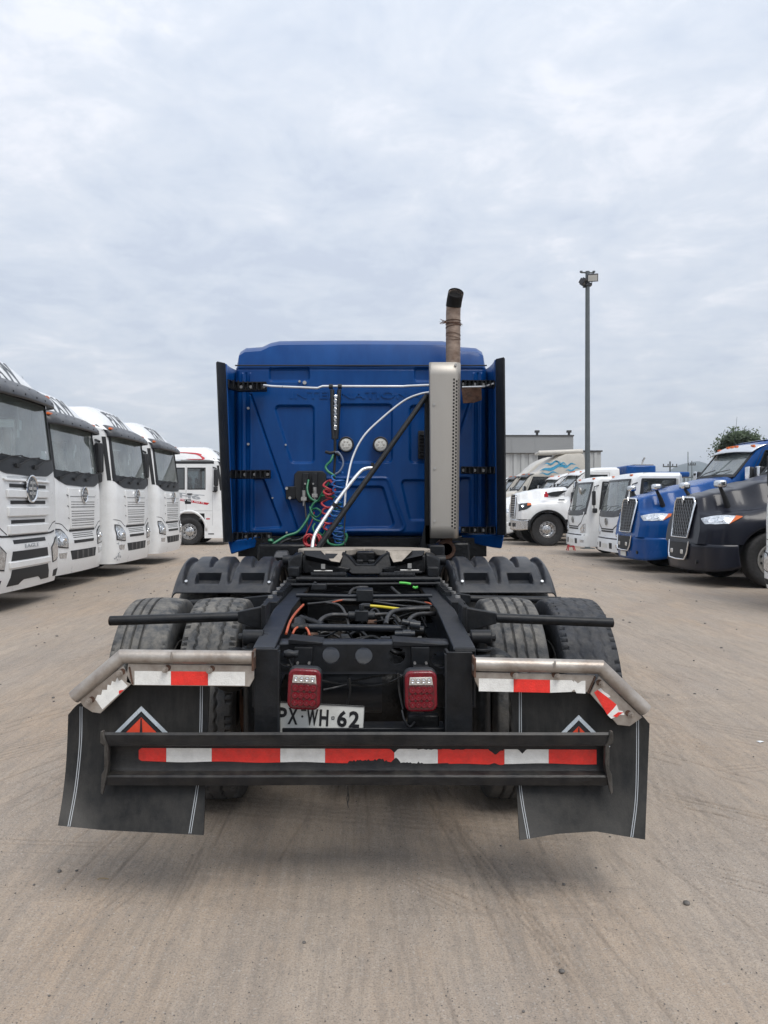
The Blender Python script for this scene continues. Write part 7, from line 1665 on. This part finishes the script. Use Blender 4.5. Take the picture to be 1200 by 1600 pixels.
mat('bumper_black', (.0065, .0072, .009), .40, 0, .5, 5, .12, 50, .30, (.15, .135, .115), stretch=(1, 1, 4), spec=.35)
mat('bare_dark', (.05, .048, .045), .5, .2, .5, 12, .2, 60, .4)
bumper()

# ------------------------------------------------------------------ tail lamps and number plate
def rrect(cx, cz, w, h, r, n=6, rot=0.0):
    P = []
    for qx, qz, a0 in ((1, 1, 0), (-1, 1, 90), (-1, -1, 180), (1, -1, 270)):
        for k in range(n+1):
            a = radians(a0+90*k/n); x = qx*(w/2-r)+r*cos(a); z = qz*(h/2-r)+r*sin(a)
            P.append((x, z))
    return [(cx+x*cos(rot)+z*sin(rot), cz-x*sin(rot)+z*cos(rot)) for x, z in P]
def tail_lamp(pxc, pyc, w, h, rot):
    Y = 3.045; c = Px(pxc, pyc, Y); W = w*Y/1200; Hh = h*Y/1200; rot = radians(rot)
    def pos(u, v): x, z = u*W/2, v*Hh/2; return c.x+x*cos(rot)+z*sin(rot), c.z-x*sin(rot)+z*cos(rot)
    def slab(nm, mt, sc, y0, y1, par, inset=.0, bev=0):
        m = K(); P = rrect(c.x, c.z, W*sc-inset, Hh*sc-inset, min(.03, W*.22*sc), 6, rot); bulge = [(c.x+(x-c.x)*1.0, z) for x, z in P]
        m.prism([(x, y0, z) for x, z in P], (0, y1-y0, 0)); return m.build(nm, mt, par, bevel=bev)
    hs = slab('tail_lamp', 'ink_black', 1.04, Y+.008, Y+.055, TR, 0, .006)
    le = slab('lamp_body', 'lens_red', 1.0, Y-.014, Y+.010, hs, 0, .007)
    m = K()
    a = [pos(-.80, .30), pos(.80, .30), pos(.80, -.88), pos(-.80, -.88)]; m.prism([(x, Y-.0165, z) for x, z in a], (0, .004, 0)); m.build('lens_panel', 'lens_red_dark', hs, bevel=.001)
    m = K(); a = [pos(-.68, .72), pos(.68, .72), pos(.74, .34), pos(-.74, .34)]; m.prism([(x, Y-.018, z) for x, z in a], (0, .006, 0)); m.build('reversing_lens', 'lens_clear', hs, bevel=.001)
    for k in range(4):
        x, z = pos(-.51+k*.34, .55); m = K(); m.lathe((x, Y-.018, z), (0, -1, 0), [(0, .0105), (.004, .0105), (.004, .0085), (.001, .006), (.003, .001)], 14); m.build('white_diode', 'chrome', hs, ang=50)
    for r_ in range(3):
        for k in range(4):
            x, z = pos(-.54+k*.36, .08-r_*.36); m = K(); e = .0105
            m.lathe((x, Y-.017, z), (0, -1, 0), [(0, e*1.35), (.004, e*1.15), (.0045, e*.8), (.003, e*.3), (.0055, .0005)], 4 if False else 12); m.build('red_diode', 'lens_red', hs, ang=50)
    m = K()
    for x, z in (pos(-.86, -.98), pos(.0, -1.04)): pass
    x, z = pos(.0, -1.06); m.box((x, Y+.02, z), (.02, .02, .012)); m.build('lamp_clip', 'ink_black', hs)
tail_lamp(475.5, 1076.5, 51, 63, 2.5); tail_lamp(657.5, 1079.5, 50, 63, -1.0)
def plate():
    Y = 3.125; A = Px(428, 1096, Y); B = Px(570.5, 1103.5, Y); ux = (B-A).normalized(); uz = Vector((-ux.z, 0, ux.x)); w = (B-A).length; h = .132; O = A-uz*h
    m = K(); m.prism([O, O+ux*w, O+ux*w+uz*h, O+uz*h], (0, .004, 0)); pl = m.build('number_plate', 'plate_white', TR, bevel=.003)
    m = K(); e = .003
    for P in ([O, O+ux*w, O+ux*w+uz*e, O+uz*e], [O+uz*(h-e), O+ux*w+uz*(h-e), O+ux*w+uz*h, O+uz*h], [O, O+ux*e, O+ux*e+uz*h, O+uz*h], [O+ux*(w-e), O+ux*w, O+ux*w+uz*h, O+ux*(w-e)+uz*h]): m.prism([p+Vector((0, -.003, 0)) for p in P], (0, .004, 0))
    m.build('plate_frame', 'ink_black', pl)
    m = K(); sc = Y/1200
    def ch(c, x0, x1, zb=-99, bold=.03, y0=0, hh=.067):
        P0 = O+ux*((x0-428)*sc)+uz*(h-.022-hh+y0); lettering(m, c, plane_fn(P0-Vector((0, .0005, 0)), ux, uz), (x1-x0)*sc, hh, bold, .0016)
    ch('P', 434.5, 449.5); ch('X', 451, 466.5); ch('W', 480.5, 498); ch('H', 500.5, 514.5); ch('6', 528, 543.5); ch('2', 546.5, 563)
    q = O+ux*((473.5-428)*sc)+uz*(h-.055); m.disc(q, (0, 1, 0), .0045, .003, 10)
    q = O+ux*((521.5-428)*sc)+uz*(h-.054); m.lathe(q+Vector((0, -.001, 0)), (0, -1, 0), [(0, .0085), (.001, .0085), (.001, .005), (0, .005)], 4)
    lettering(m, 'CHILE', plane_fn(O+ux*((476-428)*sc)+uz*.006-Vector((0, .0005, 0)), ux, uz), 42*sc, .017, .0, .0012)
    m.build('plate_characters', 'ink_black', pl)
plate()
# ------------------------------------------------------------------ air: one closed box of thin haze round everything
def haze():
    mb = MB(); mb.bb(-5300, 5300, -3300, 9300, -1.2, 170); o = mb.build('haze', 'paper', None, ang=0)
    m = bpy.data.materials.new('haze_air'); m.use_nodes = True; N = m.node_tree.nodes; L = m.node_tree.links; N.clear()
    out = N.new('ShaderNodeOutputMaterial'); v = N.new('ShaderNodeVolumePrincipled'); v.inputs['Color'].default_value = (.80, .87, .95, 1); v.inputs['Density'].default_value = .00028; v.inputs['Anisotropy'].default_value = .1
    L.new(v.outputs[0], out.inputs['Volume']); o.data.materials[0] = m; tag(o, kind='stuff', label='thin pale haze filling the air over the whole yard')
haze()
